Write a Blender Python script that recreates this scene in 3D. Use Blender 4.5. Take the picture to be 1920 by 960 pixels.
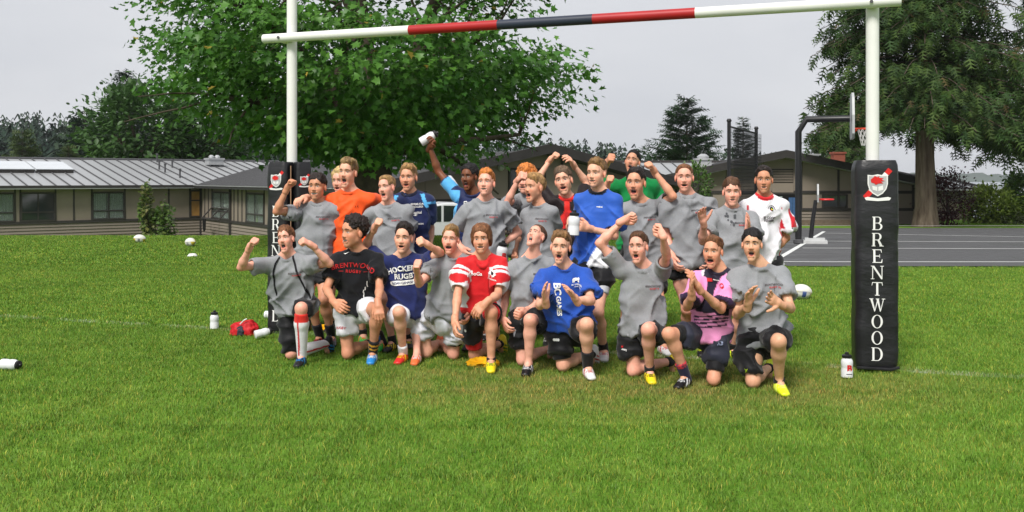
import bpy, bmesh, math, random
import numpy as np
from mathutils import Vector, Matrix
from mathutils.bvhtree import BVHTree

for _o in list(bpy.data.objects):
    bpy.data.objects.remove(_o)
SC = bpy.context.scene
COL = SC.collection
R = math.radians
random.seed(7)

# ------------------------------------------------------------------ camera
FPX, HOR, EYE = 1785.0, 335.0, 1.57          # focal length in photo pixels, horizon row, eye height
cam = bpy.data.cameras.new('camera')
cam.sensor_width = 36.0
cam.lens = 36.0 * FPX / 1920.0
cam.shift_y = -(480.0 - HOR) / 1920.0
cam.clip_start = 0.1
cam.clip_end = 20000
camo = bpy.data.objects.new('camera', cam)
camo.location = (0, 0, EYE)
camo.rotation_euler = (R(90), 0, 0)
COL.objects.link(camo)
SC.camera = camo

# ------------------------------------------------------------------ world, sun, exposure
SUN_EL, SUN_AZ = R(48), R(203)               # azimuth measured clockwise from +Y: high, behind the camera's left shoulder
w = bpy.data.worlds.new('World')
SC.world = w
w.use_nodes = True
nt = w.node_tree
nt.nodes.clear()
N = nt.nodes.new
wo = N('ShaderNodeOutputWorld'); bg = N('ShaderNodeBackground')
sky = N('ShaderNodeTexSky'); sky.sky_type = 'NISHITA'; sky.sun_disc = False
sky.sun_elevation = SUN_EL; sky.sun_rotation = SUN_AZ
sky.air_density = 1.0; sky.dust_density = 3.0
hs = N('ShaderNodeHueSaturation'); hs.inputs['Saturation'].default_value = 0.25
nt.links.new(sky.outputs[0], hs.inputs['Color'])
tc = N('ShaderNodeTexCoord')
mp = N('ShaderNodeMapping'); mp.inputs['Scale'].default_value = (1.0, 1.0, 3.2)
nt.links.new(tc.outputs['Generated'], mp.inputs['Vector'])
nz = N('ShaderNodeTexNoise'); nz.inputs['Scale'].default_value = 2.2; nz.inputs['Detail'].default_value = 5
nz.inputs['Roughness'].default_value = 0.5
nt.links.new(mp.outputs[0], nz.inputs['Vector'])
cr = N('ShaderNodeValToRGB')
cr.color_ramp.elements[0].position = 0.3; cr.color_ramp.elements[0].color = (7.2, 7.45, 8.05, 1)
cr.color_ramp.elements[1].position = 0.7; cr.color_ramp.elements[1].color = (8.9, 9.05, 9.45, 1)
nt.links.new(nz.outputs['Fac'], cr.inputs['Fac'])
mx = N('ShaderNodeMix'); mx.data_type = 'RGBA'; mx.inputs['Factor'].default_value = 0.88     # closed cloud deck over the clear sky
nt.links.new(hs.outputs[0], mx.inputs['A']); nt.links.new(cr.outputs[0], mx.inputs['B'])
nt.links.new(mx.outputs['Result'], bg.inputs['Color'])
bg.inputs['Strength'].default_value = 0.051
nt.links.new(bg.outputs[0], wo.inputs[0])
sun = bpy.data.lights.new('sun', 'SUN')
sun.energy = 2.2; sun.angle = R(18); sun.color = (1.0, 0.96, 0.9)
suno = bpy.data.objects.new('sun', sun)
_d = Vector((math.sin(SUN_AZ) * math.cos(SUN_EL), math.cos(SUN_AZ) * math.cos(SUN_EL), math.sin(SUN_EL)))
suno.rotation_euler = (-_d).to_track_quat('-Z', 'Y').to_euler()
suno.location = _d * 60
COL.objects.link(suno)
SC.view_settings.view_transform = 'Standard'
SC.view_settings.look = 'None'
SC.view_settings.exposure = 0.85
SC.view_settings.gamma = 1.0
SC.view_settings.use_curve_mapping = False
SC.render.engine = 'CYCLES'
SC.cycles.use_denoising = True
SC.cycles.max_bounces = 6
SC.cycles.transparent_max_bounces = 6

# ------------------------------------------------------------------ helpers
def lin(r, g=None, b=None):
    """sRGB 0-255 to linear."""
    if g is None: r, g, b = r
    f = lambda c: (c / 255 / 12.92) if c <= 10.31 else ((c / 255 + 0.055) / 1.055) ** 2.4
    return (f(r), f(g), f(b))

def at(px, py, Y):
    """A point in the place: photo pixel and distance along the view."""
    return np.array([(px - 960.0) / FPX * Y, Y, EYE - (py - HOR) / FPX * Y])

def tag(o, label=None, cat=None, group=None, kind=None):
    if label: o['label'] = label
    if cat: o['category'] = cat
    if group: o['group'] = group
    if kind: o['kind'] = kind
    return o

def link(o, parent=None):
    COL.objects.link(o)
    if parent is not None: o.parent = parent
    return o

def empty(name, loc=(0, 0, 0), rz=0.0):
    o = bpy.data.objects.new(name, None)
    o.location = loc; o.rotation_euler = (0, 0, rz)
    o.empty_display_size = 0.2
    return link(o)

def mesh_np(name, v, faces, smooth=True, cols=None, mats=(), midx=None):
    """Mesh from a numpy vertex array and an (n,3|4) face array or a list of faces."""
    me = bpy.data.meshes.new(name)
    v = np.asarray(v, dtype=np.float32)
    if isinstance(faces, np.ndarray):
        n, k = faces.shape
        me.vertices.add(len(v)); me.vertices.foreach_set('co', v.ravel())
        me.loops.add(n * k); me.loops.foreach_set('vertex_index', faces.astype(np.int32).ravel())
        me.polygons.add(n)
        me.polygons.foreach_set('loop_start', np.arange(0, n * k, k, dtype=np.int32))
        me.update(calc_edges=True)
    else:
        me.from_pydata([tuple(map(float, p)) for p in v], [], [tuple(map(int, f)) for f in faces])
        me.update()
    if smooth:
        me.polygons.foreach_set('use_smooth', np.ones(len(me.polygons), dtype=bool))
    if cols is not None:
        a = me.color_attributes.new('Col', 'FLOAT_COLOR', 'POINT')
        c = np.ones((len(v), 4), dtype=np.float32); c[:, :3] = cols
        a.data.foreach_set('color', c.ravel())
    for m in mats: me.materials.append(m)
    if midx is not None: me.polygons.foreach_set('material_index', np.asarray(midx, dtype=np.int32))
    return me

def obj(name, me, parent=None, loc=None):
    o = bpy.data.objects.new(name, me)
    if loc is not None: o.location = loc
    return link(o, parent)

class MB:
    """Collects boxes, prisms and tubes; build() links them as one mesh object."""
    def __init__(s): s.v = []; s.f = []; s.m = []
    def add(s, vs, fs, m=0):
        b = len(s.v); s.v += [tuple(map(float, p)) for p in vs]
        s.f += [tuple(b + i for i in f) for f in fs]; s.m += [m] * len(fs); return s
    def box(s, c, d, rot=None, m=0):
        hx, hy, hz = d[0] / 2, d[1] / 2, d[2] / 2
        P = [Vector((x, y, z)) for x in (-hx, hx) for y in (-hy, hy) for z in (-hz, hz)]
        if rot is not None: P = [rot @ p for p in P]
        c = Vector(c)
        return s.add([p + c for p in P], [(0, 1, 3, 2), (4, 6, 7, 5), (0, 4, 5, 1), (2, 3, 7, 6), (0, 2, 6, 4), (1, 5, 7, 3)], m)
    def hull(s, q, off, m=0):
        """A slab: polygon q (3-D points, in order) extruded by the vector off."""
        n = len(q); off = Vector(off); q = [Vector(p) for p in q]
        return s.add(q + [p + off for p in q], [tuple(range(n))[::-1], tuple(range(n, 2 * n))] +
                     [(i, (i + 1) % n, n + (i + 1) % n, n + i) for i in range(n)], m)
    def tube(s, pts, r, n=10, m=0, cap=True):
        pts = [Vector(p) for p in pts]
        rs = r if isinstance(r, (list, tuple)) else [r] * len(pts)
        rings = []; prev = None
        for i, p in enumerate(pts):
            t = (pts[min(i + 1, len(pts) - 1)] - pts[max(i - 1, 0)]).normalized()
            a = prev if prev is not None else (Vector((0, 0, 1)) if abs(t.z) < .9 else Vector((1, 0, 0)))
            x = (a - t * a.dot(t)).normalized(); prev = x; y = t.cross(x)
            rings.append([p + (x * math.cos(k * 2 * math.pi / n) + y * math.sin(k * 2 * math.pi / n)) * rs[i] for k in range(n)])
        vs = [q for g in rings for q in g]; fs = []
        for i in range(len(rings) - 1):
            for k in range(n):
                fs.append((i * n + k, i * n + (k + 1) % n, (i + 1) * n + (k + 1) % n, (i + 1) * n + k))
        if cap:
            fs.append(tuple(range(n))[::-1]); fs.append(tuple((len(rings) - 1) * n + k for k in range(n)))
        return s.add(vs, fs, m)
    def lathe(s, prof, c=(0, 0, 0), n=20, rot=None, m=0):
        """prof: list of (radius, height) about local z."""
        vs = []; c = Vector(c)
        for (r, z) in prof:
            for k in range(n):
                p = Vector((r * math.cos(k * 2 * math.pi / n), r * math.sin(k * 2 * math.pi / n), z))
                vs.append((rot @ p if rot is not None else p) + c)
        fs = []
        for i in range(len(prof) - 1):
            for k in range(n):
                fs.append((i * n + k, i * n + (k + 1) % n, (i + 1) * n + (k + 1) % n, (i + 1) * n + k))
        fs.append(tuple(range(n))[::-1]); fs.append(tuple((len(prof) - 1) * n + k for k in range(n)))
        return s.add(vs, fs, m)
    def mesh(s, name, mats, smooth=False):
        me = bpy.data.meshes.new(name); me.from_pydata(s.v, [], s.f)
        for m in (mats if isinstance(mats, (list, tuple)) else [mats]): me.materials.append(m)
        me.polygons.foreach_set('material_index', np.array(s.m, dtype=np.int32))
        bm = bmesh.new(); bm.from_mesh(me); bmesh.ops.recalc_face_normals(bm, faces=bm.faces); bm.to_mesh(me); bm.free()
        if smooth:
            me.polygons.foreach_set('use_smooth', np.ones(len(me.polygons), dtype=bool))
            if smooth != 'all' and hasattr(me, 'set_sharp_from_angle'): me.set_sharp_from_angle(angle=R(40))
        me.update(); return me
    def build(s, name, mats, parent=None, smooth=False, loc=None):
        return obj(name, s.mesh(name, mats, smooth), parent, loc)

# ------------------------------------------------------------------ noise
_rng = np.random.RandomState(3)
_LAT = _rng.rand(32, 32, 32).astype(np.float32)
def vnoise(p):
    """Value noise -1..1 at an (n,3) array."""
    p = np.asarray(p, dtype=np.float32); i = np.floor(p).astype(np.int64); f = p - i; f = f * f * (3 - 2 * f)
    i0 = i & 31; i1 = (i + 1) & 31
    def L(a, b, c): return _LAT[a[:, 0], b[:, 1], c[:, 2]]
    x, y, z = f[:, 0], f[:, 1], f[:, 2]
    c00 = L(i0, i0, i0) * (1 - x) + L(i1, i0, i0) * x
    c10 = L(i0, i1, i0) * (1 - x) + L(i1, i1, i0) * x
    c01 = L(i0, i0, i1) * (1 - x) + L(i1, i0, i1) * x
    c11 = L(i0, i1, i1) * (1 - x) + L(i1, i1, i1) * x
    return ((c00 * (1 - y) + c10 * y) * (1 - z) + (c01 * (1 - y) + c11 * y) * z) * 2 - 1
def fbm(p, o=3):
    s = 0; a = 1.0; t = 0
    for _ in range(o):
        s = s + a * vnoise(p); t += a; a *= .5; p = np.asarray(p) * 2.03 + 7.1
    return s / t

# ------------------------------------------------------------------ materials
def mat(name, col=(.5, .5, .5), rough=.7, spec=.3, metal=0.0):
    m = bpy.data.materials.new(name); m.use_nodes = True
    b = m.node_tree.nodes['Principled BSDF']
    b.inputs['Base Color'].default_value = (*col, 1); b.inputs['Roughness'].default_value = rough
    b.inputs['Specular IOR Level'].default_value = spec; b.inputs['Metallic'].default_value = metal
    return m
def nodes(m):
    t = m.node_tree; return t, t.nodes['Principled BSDF'], t.nodes.new, t.links.new
def noise_node(m, scale, detail=4, coord='Object', rough=.55, stretch=None):
    t, b, N, L = nodes(m)
    if coord == 'World':
        g = N('ShaderNodeNewGeometry'); src = g.outputs['Position']
    else:
        c = N('ShaderNodeTexCoord'); src = c.outputs[coord]
    if stretch:
        mp = N('ShaderNodeMapping'); mp.inputs['Scale'].default_value = stretch; L(src, mp.inputs['Vector']); src = mp.outputs[0]
    n = N('ShaderNodeTexNoise'); n.inputs['Scale'].default_value = scale; n.inputs['Detail'].default_value = detail
    n.inputs['Roughness'].default_value = rough
    L(src, n.inputs['Vector']); return n.outputs['Fac']
def ramp(m, src, stops):
    t, b, N, L = nodes(m)
    r = N('ShaderNodeValToRGB'); e = r.color_ramp.elements
    while len(e) < len(stops): e.new(0.5)
    for k, (p, c) in enumerate(stops):
        e[k].position = p; e[k].color = (*c, 1) if len(c) == 3 else c
    L(src, r.inputs['Fac']); return r.outputs['Color']
def mixc(m, fac, a, b_, mode='MIX'):
    t, b, N, L = nodes(m)
    x = N('ShaderNodeMix'); x.data_type = 'RGBA'; x.blend_type = mode
    for v, s in ((fac, 'Factor'), (a, 'A'), (b_, 'B')):
        i = x.inputs[s] if s == 'Factor' else x.inputs[6 if s == 'A' else 7]
        if isinstance(v, (int, float)): i.default_value = v
        elif isinstance(v, tuple): i.default_value = (*v, 1) if len(v) == 3 else v
        else: L(v, i)
    return x.outputs[2]
def bump(m, src, strength=.3, dist=.01):
    t, b, N, L = nodes(m)
    n = N('ShaderNodeBump'); n.inputs['Strength'].default_value = strength; n.inputs['Distance'].default_value = dist
    L(src, n.inputs['Height']); L(n.outputs[0], b.inputs['Normal'])
def base(m, src):
    t, b, N, L = nodes(m); L(src, b.inputs['Base Color'])
def vcol(m, name='Col'):
    t, b, N, L = nodes(m); a = N('ShaderNodeVertexColor'); a.layer_name = name; return a.outputs['Color']
def simple(name, col, rough=.7, spec=.3, var=.12, scale=6.0, bmp=0.0, bscale=60.0, metal=0.0, coord='Object'):
    """A colour with uneven tone and fine relief."""
    m = mat(name, col, rough, spec, metal)
    f = noise_node(m, scale, 5, coord)
    base(m, ramp(m, f, [(.25, tuple(c * (1 - var) for c in col)), (.75, tuple(min(1, c * (1 + var)) for c in col))]))
    if bmp: bump(m, noise_node(m, bscale, 4, coord), bmp, .01)
    return m

def text_mesh(body, size, bold=.0, spacing=1.0, shear=0.0, width=1.0):
    cu = bpy.data.curves.new('text', 'FONT'); cu.body = body; cu.size = size; cu.align_x = 'CENTER'; cu.align_y = 'CENTER'
    cu.offset = bold; cu.space_character = spacing; cu.shear = shear; cu.resolution_u = 3
    o = bpy.data.objects.new('text', cu)
    me = bpy.data.meshes.new_from_object(o)
    bpy.data.objects.remove(o); bpy.data.curves.remove(cu)
    v = np.array([p.co[:] for p in me.vertices]); f = [tuple(p.vertices) for p in me.polygons]
    bpy.data.meshes.remove(me)
    if len(v): v[:, 0] *= width
    return v, f

# ================================================================== terrain, lawn, court, lake
def sstep(a, b, x): t = np.clip((x - a) / (b - a), 0, 1); return t * t * (3 - 2 * t)
def gz(X, Y):
    """Height of the ground."""
    X = np.asarray(X, float); Y = np.asarray(Y, float)
    r = -.02 * np.maximum(0, Y - 16) * (Y < 60) + (-.88) * (Y >= 60) - 9 * sstep(58, 95, Y) * sstep(15, 30, X + (Y - 58) * .0)
    l = .06 * sstep(14, 22, Y) - 1.75 * sstep(24, 38, Y)
    t = sstep(1.5, 5.5, X + (Y - 25) * .05)
    z = l * (1 - t) + r * t
    far = 16 * sstep(150, 420, Y) * sstep(60, -60, X - Y * .05) - 4.0 * sstep(70, 130, Y) * (1 - sstep(15, 30, X))
    return z + far

LINE_A = ground_A = at(60, 597, EYE * FPX / (597 - HOR)); LINE_B = at(1900, 708, EYE * FPX / (708 - HOR))
LINE_D = (LINE_B - LINE_A) / np.linalg.norm(LINE_B - LINE_A); LINE_N = np.array([-LINE_D[1], LINE_D[0], 0])
def lawn_colour(m, blades):
    """Green turf with drier and worn patches; a faint old goal line in white."""
    t, b, N, L = nodes(m)
    n1 = noise_node(m, .55, 5, 'World', .6); n2 = noise_node(m, 3.2, 4, 'World', .6); n3 = noise_node(m, 24, 3, 'World', .6)
    c = ramp(m, n1, [(.3, (.08, .19, .017)), (.55, (.125, .268, .025)), (.75, (.205, .32, .044))])
    c = mixc(m, .55, c, ramp(m, n2, [(.3, (.07, .165, .015)), (.7, (.18, .3, .04))]))
    dry = ramp(m, n3, [(.5, (0, 0, 0)), (.72, (1, 1, 1))])
    g = N('ShaderNodeNewGeometry'); sp = N('ShaderNodeSeparateXYZ'); L(g.outputs['Position'], sp.inputs[0])
    def math_(op, a, b_=None, c_=None):
        q = N('ShaderNodeMath'); q.operation = op
        for i, v in enumerate((a, b_, c_)):
            if v is None: continue
            if isinstance(v, (int, float)): q.inputs[i].default_value = v
            else: L(v, q.inputs[i])
        return q.outputs[0]
    # trodden ground in front of and under the team
    dx = math_('MULTIPLY', math_('SUBTRACT', sp.outputs[0], 1.0), .34); dy = math_('MULTIPLY', math_('SUBTRACT', sp.outputs[1], 7.3), .75)
    rr = math_('ADD', math_('MULTIPLY', dx, dx), math_('MULTIPLY', dy, dy))
    worn = math_('MAXIMUM', 0.0, math_('SUBTRACT', 1.0, rr))
    worn = math_('MULTIPLY', worn, ramp(m, n2, [(.36, (.15, .15, .15)), (.6, (1, 1, 1))]))
    c = mixc(m, math_('MULTIPLY', dry, .3), c, (.34, .31, .09))
    c = mixc(m, math_('MULTIPLY', worn, .75), c, (.25, .215, .07))
    # goal line
    dl = math_('ABSOLUTE', math_('ADD', math_('MULTIPLY', math_('SUBTRACT', sp.outputs[0], float(LINE_A[0])), float(LINE_N[0])),
                                 math_('MULTIPLY', math_('SUBTRACT', sp.outputs[1], float(LINE_A[1])), float(LINE_N[1]))))
    ln = math_('MULTIPLY', math_('LESS_THAN', dl, .045), ramp(m, n2, [(.42, (.0, .0, .0)), (.7, (.42, .42, .42))]))
    c = mixc(m, ln, c, (.6, .62, .58))
    if blades:
        a = N('ShaderNodeVertexColor'); a.layer_name = 'Col'; c = mixc(m, 1.0, c, a.outputs['Color'], 'MULTIPLY')
    base(m, c); return c
M_LAWN = mat('lawn_soil', rough=.95, spec=.05); lawn_colour(M_LAWN, False); bump(M_LAWN, noise_node(M_LAWN, 60, 5, 'World'), .8, .03)
M_BLADE = mat('grass_blade', rough=.55, spec=.25); lawn_colour(M_BLADE, True)

xs = np.unique(np.concatenate([np.arange(-40, 40.1, 1.0), np.arange(-120, -40, 5), np.arange(40, 121, 5), np.linspace(-900, -120, 20), np.linspace(120, 900, 20)]))
ys = np.unique(np.concatenate([np.arange(-20, 4, 4), np.arange(4, 60, .8), np.arange(60, 140, 4), np.linspace(140, 520, 20)]))
GX, GY = np.meshgrid(xs, ys, indexing='ij'); GZ = gz(GX, GY)
nx_, ny_ = GX.shape; ids = np.arange(nx_ * ny_).reshape(nx_, ny_)
gm = mesh_np('ground', np.stack([GX.ravel(), GY.ravel(), GZ.ravel()], 1), np.stack([ids[:-1, :-1].ravel(), ids[1:, :-1].ravel(), ids[1:, 1:].ravel(), ids[:-1, 1:].ravel()], 1), True, None, [M_LAWN])
ground = tag(obj('ground', gm), 'wide green sports lawn with drier trodden patches', 'lawn', kind='structure')

# ---- grass blades: tiles of blades set over the near lawn
def grass_tile(n, h0, h1, w, seed, lean=.6):
    r = np.random.RandomState(seed)
    p = r.rand(n, 2) * 1.12 - .56; h = r.uniform(h0, h1, n); a = r.rand(n) * 2 * np.pi; b = r.rand(n) * 2 * np.pi
    ln = h * r.uniform(.15, lean, n)
    clump = fbm(np.concatenate([p * 9, np.zeros((n, 1)) + seed], 1), 2); h = h * (1 + .35 * clump)
    dx, dy = np.cos(a) * w / 2, np.sin(a) * w / 2
    z0 = np.full(n, -.004)
    v0 = np.stack([p[:, 0] - dx, p[:, 1] - dy, z0], 1); v1 = np.stack([p[:, 0] + dx, p[:, 1] + dy, z0], 1)
    mx_, my_ = np.cos(b) * ln, np.sin(b) * ln
    v2 = np.stack([p[:, 0] + dx * .7 + mx_ * .4, p[:, 1] + dy * .7 + my_ * .4, h * .6], 1); v3 = np.stack([p[:, 0] - dx * .7 + mx_ * .4, p[:, 1] - dy * .7 + my_ * .4, h * .6], 1)
    v4 = np.stack([p[:, 0] + mx_, p[:, 1] + my_, h], 1)
    V = np.stack([v0, v1, v2, v3, v4], 1).reshape(-1, 3)
    i = np.arange(n) * 5
    F = np.concatenate([np.stack([i, i + 1, i + 2], 1), np.stack([i, i + 2, i + 3], 1), np.stack([i + 3, i + 2, i + 4], 1)])
    k = r.uniform(.65, 1.45, n); yel = r.rand(n) < .14
    c = np.stack([k, k, k], 1); c[yel] = np.stack([k[yel] * 2.3, k[yel] * 1.35, k[yel] * 1.5], 1)
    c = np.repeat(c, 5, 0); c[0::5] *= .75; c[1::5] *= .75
    me = mesh_np('grass_tile', V, F, False, c, [M_BLADE]); return bpy.data.objects.new('grass_tile', me)
def grass_field(name, pts, tiles, label):
    me = bpy.data.meshes.new(name); me.from_pydata(pts, [], []); o = obj(name, me); tag(o, label, 'grass', kind='stuff')
    ng = bpy.data.node_groups.new(name, 'GeometryNodeTree')
    ng.interface.new_socket('Geometry', in_out='INPUT', socket_type='NodeSocketGeometry'); ng.interface.new_socket('Geometry', in_out='OUTPUT', socket_type='NodeSocketGeometry')
    N = ng.nodes.new; L = ng.links.new
    gi, go = N('NodeGroupInput'), N('NodeGroupOutput'); ip = N('GeometryNodeInstanceOnPoints'); jn = N('GeometryNodeJoinGeometry')
    for t in tiles:
        oi = N('GeometryNodeObjectInfo'); oi.inputs['Object'].default_value = t; oi.inputs['As Instance'].default_value = True; L(oi.outputs['Geometry'], jn.inputs[0])
    L(gi.outputs[0], ip.inputs['Points']); L(jn.outputs[0], ip.inputs['Instance']); ip.inputs['Pick Instance'].default_value = True
    rv = N('FunctionNodeRandomValue'); rv.data_type = 'INT'; rv.inputs['Min'].default_value = 0; rv.inputs['Max'].default_value = len(tiles) - 1
    L(rv.outputs[2], ip.inputs['Instance Index'])
    rr = N('FunctionNodeRandomValue'); rr.data_type = 'INT'; rr.inputs['Min'].default_value = 0; rr.inputs['Max'].default_value = 3; rr.inputs['Seed'].default_value = 5
    mu = N('ShaderNodeMath'); mu.operation = 'MULTIPLY'; mu.inputs[1].default_value = math.pi / 2; L(rr.outputs[2], mu.inputs[0])
    cx = N('ShaderNodeCombineXYZ'); L(mu.outputs[0], cx.inputs[2]); L(cx.outputs[0], ip.inputs['Rotation'])
    L(ip.outputs[0], go.inputs[0])
    md = o.modifiers.new('grass', 'NODES'); md.node_group = ng
    return o
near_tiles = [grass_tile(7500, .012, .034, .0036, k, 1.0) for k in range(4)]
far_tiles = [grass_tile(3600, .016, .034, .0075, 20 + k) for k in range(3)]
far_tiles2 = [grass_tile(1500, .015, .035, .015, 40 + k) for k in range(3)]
def in_court(x, y): return x > 4.6 and 16.9 < y < 39
def tile_pts(y0, y1, pad):
    out = []
    for iy in range(int(y0), int(y1)):
        w_ = (iy + 1) * 960 / FPX + pad
        for ix in range(-int(w_) - 1, int(w_) + 2):
            x, y = ix + .5, iy + .5
            if in_court(x, y): continue
            out.append((x, y, float(gz(x, y)) + .002))
    return out
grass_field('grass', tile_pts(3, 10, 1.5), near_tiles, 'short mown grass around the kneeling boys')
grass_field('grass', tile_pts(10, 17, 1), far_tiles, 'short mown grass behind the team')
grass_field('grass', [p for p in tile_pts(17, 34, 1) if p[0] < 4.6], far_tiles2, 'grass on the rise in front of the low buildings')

# ---- lake and far shore
M_WATER = mat('lake_water', (.22, .25, .3), .25, .5)
bump(M_WATER, noise_node(M_WATER, .25, 3, 'World', stretch=(1, .25, 1)), .12, .5)
mb = MB(); mb.add([(-9000, 62, -6.5), (9000, 62, -6.5), (9000, 6000, -6.5), (-9000, 6000, -6.5)], [(0, 1, 2, 3)])
tag(mb.build('lake', M_WATER), 'calm pale lake beyond the trees', 'lake', kind='structure')
M_HILL = simple('hill_forest', (.035, .06, .04), .95, .05, .3, .012)
V = []; F = []; n = 90
for i in range(n + 1):
    x = 620 + 1150 * i / n; e = max(0, 1 - abs((i - 32) / 34.0) ** 2.2) if i < 66 else 0
    h = -6.5 + 27 * e * (.8 + .25 * float(fbm(np.array([[i * .21, 3, 1]]))[0])) + (5 if e > .02 else 0) * float(vnoise(np.array([[i * 1.7, 0, 5]]))[0])
    V += [(x, 2300, -7), (x, 2300 + 90, max(-7.2, h)), (x, 2560, -7)]
for i in range(n):
    a = i * 3; F += [(a, a + 3, a + 4, a + 1), (a + 1, a + 4, a + 5, a + 2)]
hill = tag(obj('hill', mesh_np('hill', V, F, True, None, [M_HILL])), 'low wooded island far across the lake', 'hill', kind='structure')

# ---- court
M_ASPH = mat('court_asphalt', (.06, .062, .068), .75, .35)
_f = noise_node(M_ASPH, .5, 5, 'World', .6); _f2 = noise_node(M_ASPH, 90, 3, 'World')
base(M_ASPH, mixc(M_ASPH, .35, ramp(M_ASPH, _f, [(.3, (.075, .076, .078)), (.7, (.12, .121, .124))]), ramp(M_ASPH, _f2, [(.3, (.03, .03, .033)), (.7, (.12, .12, .125))])))
_t, _b, _N, _L = nodes(M_ASPH); _L(ramp(M_ASPH, _f, [(.42, (.9, .9, .9)), (.66, (.35, .35, .35))]), _b.inputs['Roughness'])   # damp patches
bump(M_ASPH, noise_node(M_ASPH, 120, 3, 'World'), .4, .01)
M_PAINT = simple('court_paint', lin(214, 216, 214), .8, .2, .12, 3, coord='World')
M_KERB = simple('concrete', (.32, .31, .29), .9, .15, .15, 2, .3, 40)
def strip(name, quad, m, lift, sub=24, kind='structure', thick=0):
    """A sheet that follows the ground, over a world-space quad a b c d."""
    a, b, c, d = (np.array(q, float) for q in quad); V = []; n2 = max(2, sub // 2)
    for i in range(sub + 1):
        for j in range(n2 + 1):
            u, v = i / sub, j / n2; p = (a * (1 - u) + b * u) * (1 - v) + (d * (1 - u) + c * u) * v
            V.append((p[0], p[1], float(gz(p[0], p[1])) + lift))
    idx = np.arange((sub + 1) * (n2 + 1)).reshape(sub + 1, n2 + 1)
    Q = np.stack([idx[:-1, :-1].ravel(), idx[1:, :-1].ravel(), idx[1:, 1:].ravel(), idx[:-1, 1:].ravel()], 1)
    o = obj(name, mesh_np(name, V, Q, True, None, [m])); return o
court = tag(strip('court', [(4.9, 16.9), (34, 16.9), (34, 38.2), (4.9, 38.2)], M_ASPH, .035, 40), 'dark asphalt ball court, damp in places', 'court', kind='structure')
def gp(px, py, lift=.04):
    """Ground point under a photo pixel (iterated on the slope)."""
    z = 0.0
    for _ in range(12):
        Y = (EYE - z) * FPX / (py - HOR); X = (px - 960) / FPX * Y; z = float(gz(X, Y)) + lift
    return np.array([X, Y, z])
def court_line(p, q, w_=.06):
    a, b = gp(*p), gp(*q); d = (b - a); d[2] = 0; d /= np.linalg.norm(d); n = np.array([-d[1], d[0], 0]) * w_
    o = strip('court_line', [(a - n)[:2], (b - n)[:2], (b + n)[:2], (a + n)[:2]], M_PAINT, .041, 16); o.parent = court; return o
court_line((1438, 496), (1545, 434)); court_line((1450, 490), (2100, 491)); court_line((1505, 465), (2100, 467)); court_line((1530, 452), (2050, 454)); court_line((1545, 437), (1920, 444))
kb = strip('kerb', [(4.9, 38.2), (34, 38.2), (34, 38.7), (4.9, 38.7)], M_KERB, .12, 40); kb['kind'] = 'structure'; tag(kb, 'pale concrete edging along the far side of the court', 'kerb')

# ================================================================== buildings
M_ROOFL = simple('metal_roof_pale', (.42, .43, .44), .38, .5, .06, .6, metal=.35, coord='World')
M_ROOFD = simple('metal_roof_dark', (.05, .05, .053), .6, .3, .1, .6, metal=.2, coord='World')  # much darker tone than the pale roofs, gabled wing only
M_SEAML = simple('roof_seam_dark', (.07, .07, .075), .5, .4, .1)
M_SEAMD = simple('roof_seam_grey', (.13, .13, .135), .4, .45, .1)
M_FASC = simple('fascia_dark_brown', (.035, .032, .031), .6, .3, .15, 3)
M_PANEL = simple('wall_panel_taupe', (.225, .188, .156), .85, .15, .08, 1.5, .15, 30)
M_TRIM = simple('trim_dark', (.04, .036, .034), .7, .25, .15, 3)
M_SID = mat('lap_siding_taupe', (.17, .15, .13), .8, .2)
_t, _b, _N, _L = nodes(M_SID)
_g = _N('ShaderNodeNewGeometry'); _s = _N('ShaderNodeSeparateXYZ'); _L(_g.outputs['Position'], _s.inputs[0])
_m = _N('ShaderNodeMath'); _m.operation = 'MULTIPLY'; _m.inputs[1].default_value = 1 / .14; _L(_s.outputs[2], _m.inputs[0])
_fr = _N('ShaderNodeMath'); _fr.operation = 'FRACT'; _L(_m.outputs[0], _fr.inputs[0])
base(M_SID, mixc(M_SID, .5, ramp(M_SID, noise_node(M_SID, 1.2, 4, 'World'), [(.3, (.185, .156, .131)), (.7, (.245, .208, .177))]), (.215, .182, .154)))
M_GLASS = mat('window_glass', (.02, .025, .028), .06, .8)
M_CURT = simple('curtain', (.62, .68, .62), .9, .1, .2, 9)
M_CURT.node_tree.nodes['Principled BSDF'].inputs['Roughness'].default_value = .9
M_BRICK = simple('brick_red', (.28, .09, .06), .9, .1, .25, 20)
M_GALV = simple('galvanised', (.5, .51, .52), .4, .5, .12, 3, metal=.5)
M_AMBER = simple('door_glass_amber', (.32, .17, .05), .3, .5, .25, 3)
Z = Vector((0, 0, 1))

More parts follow.
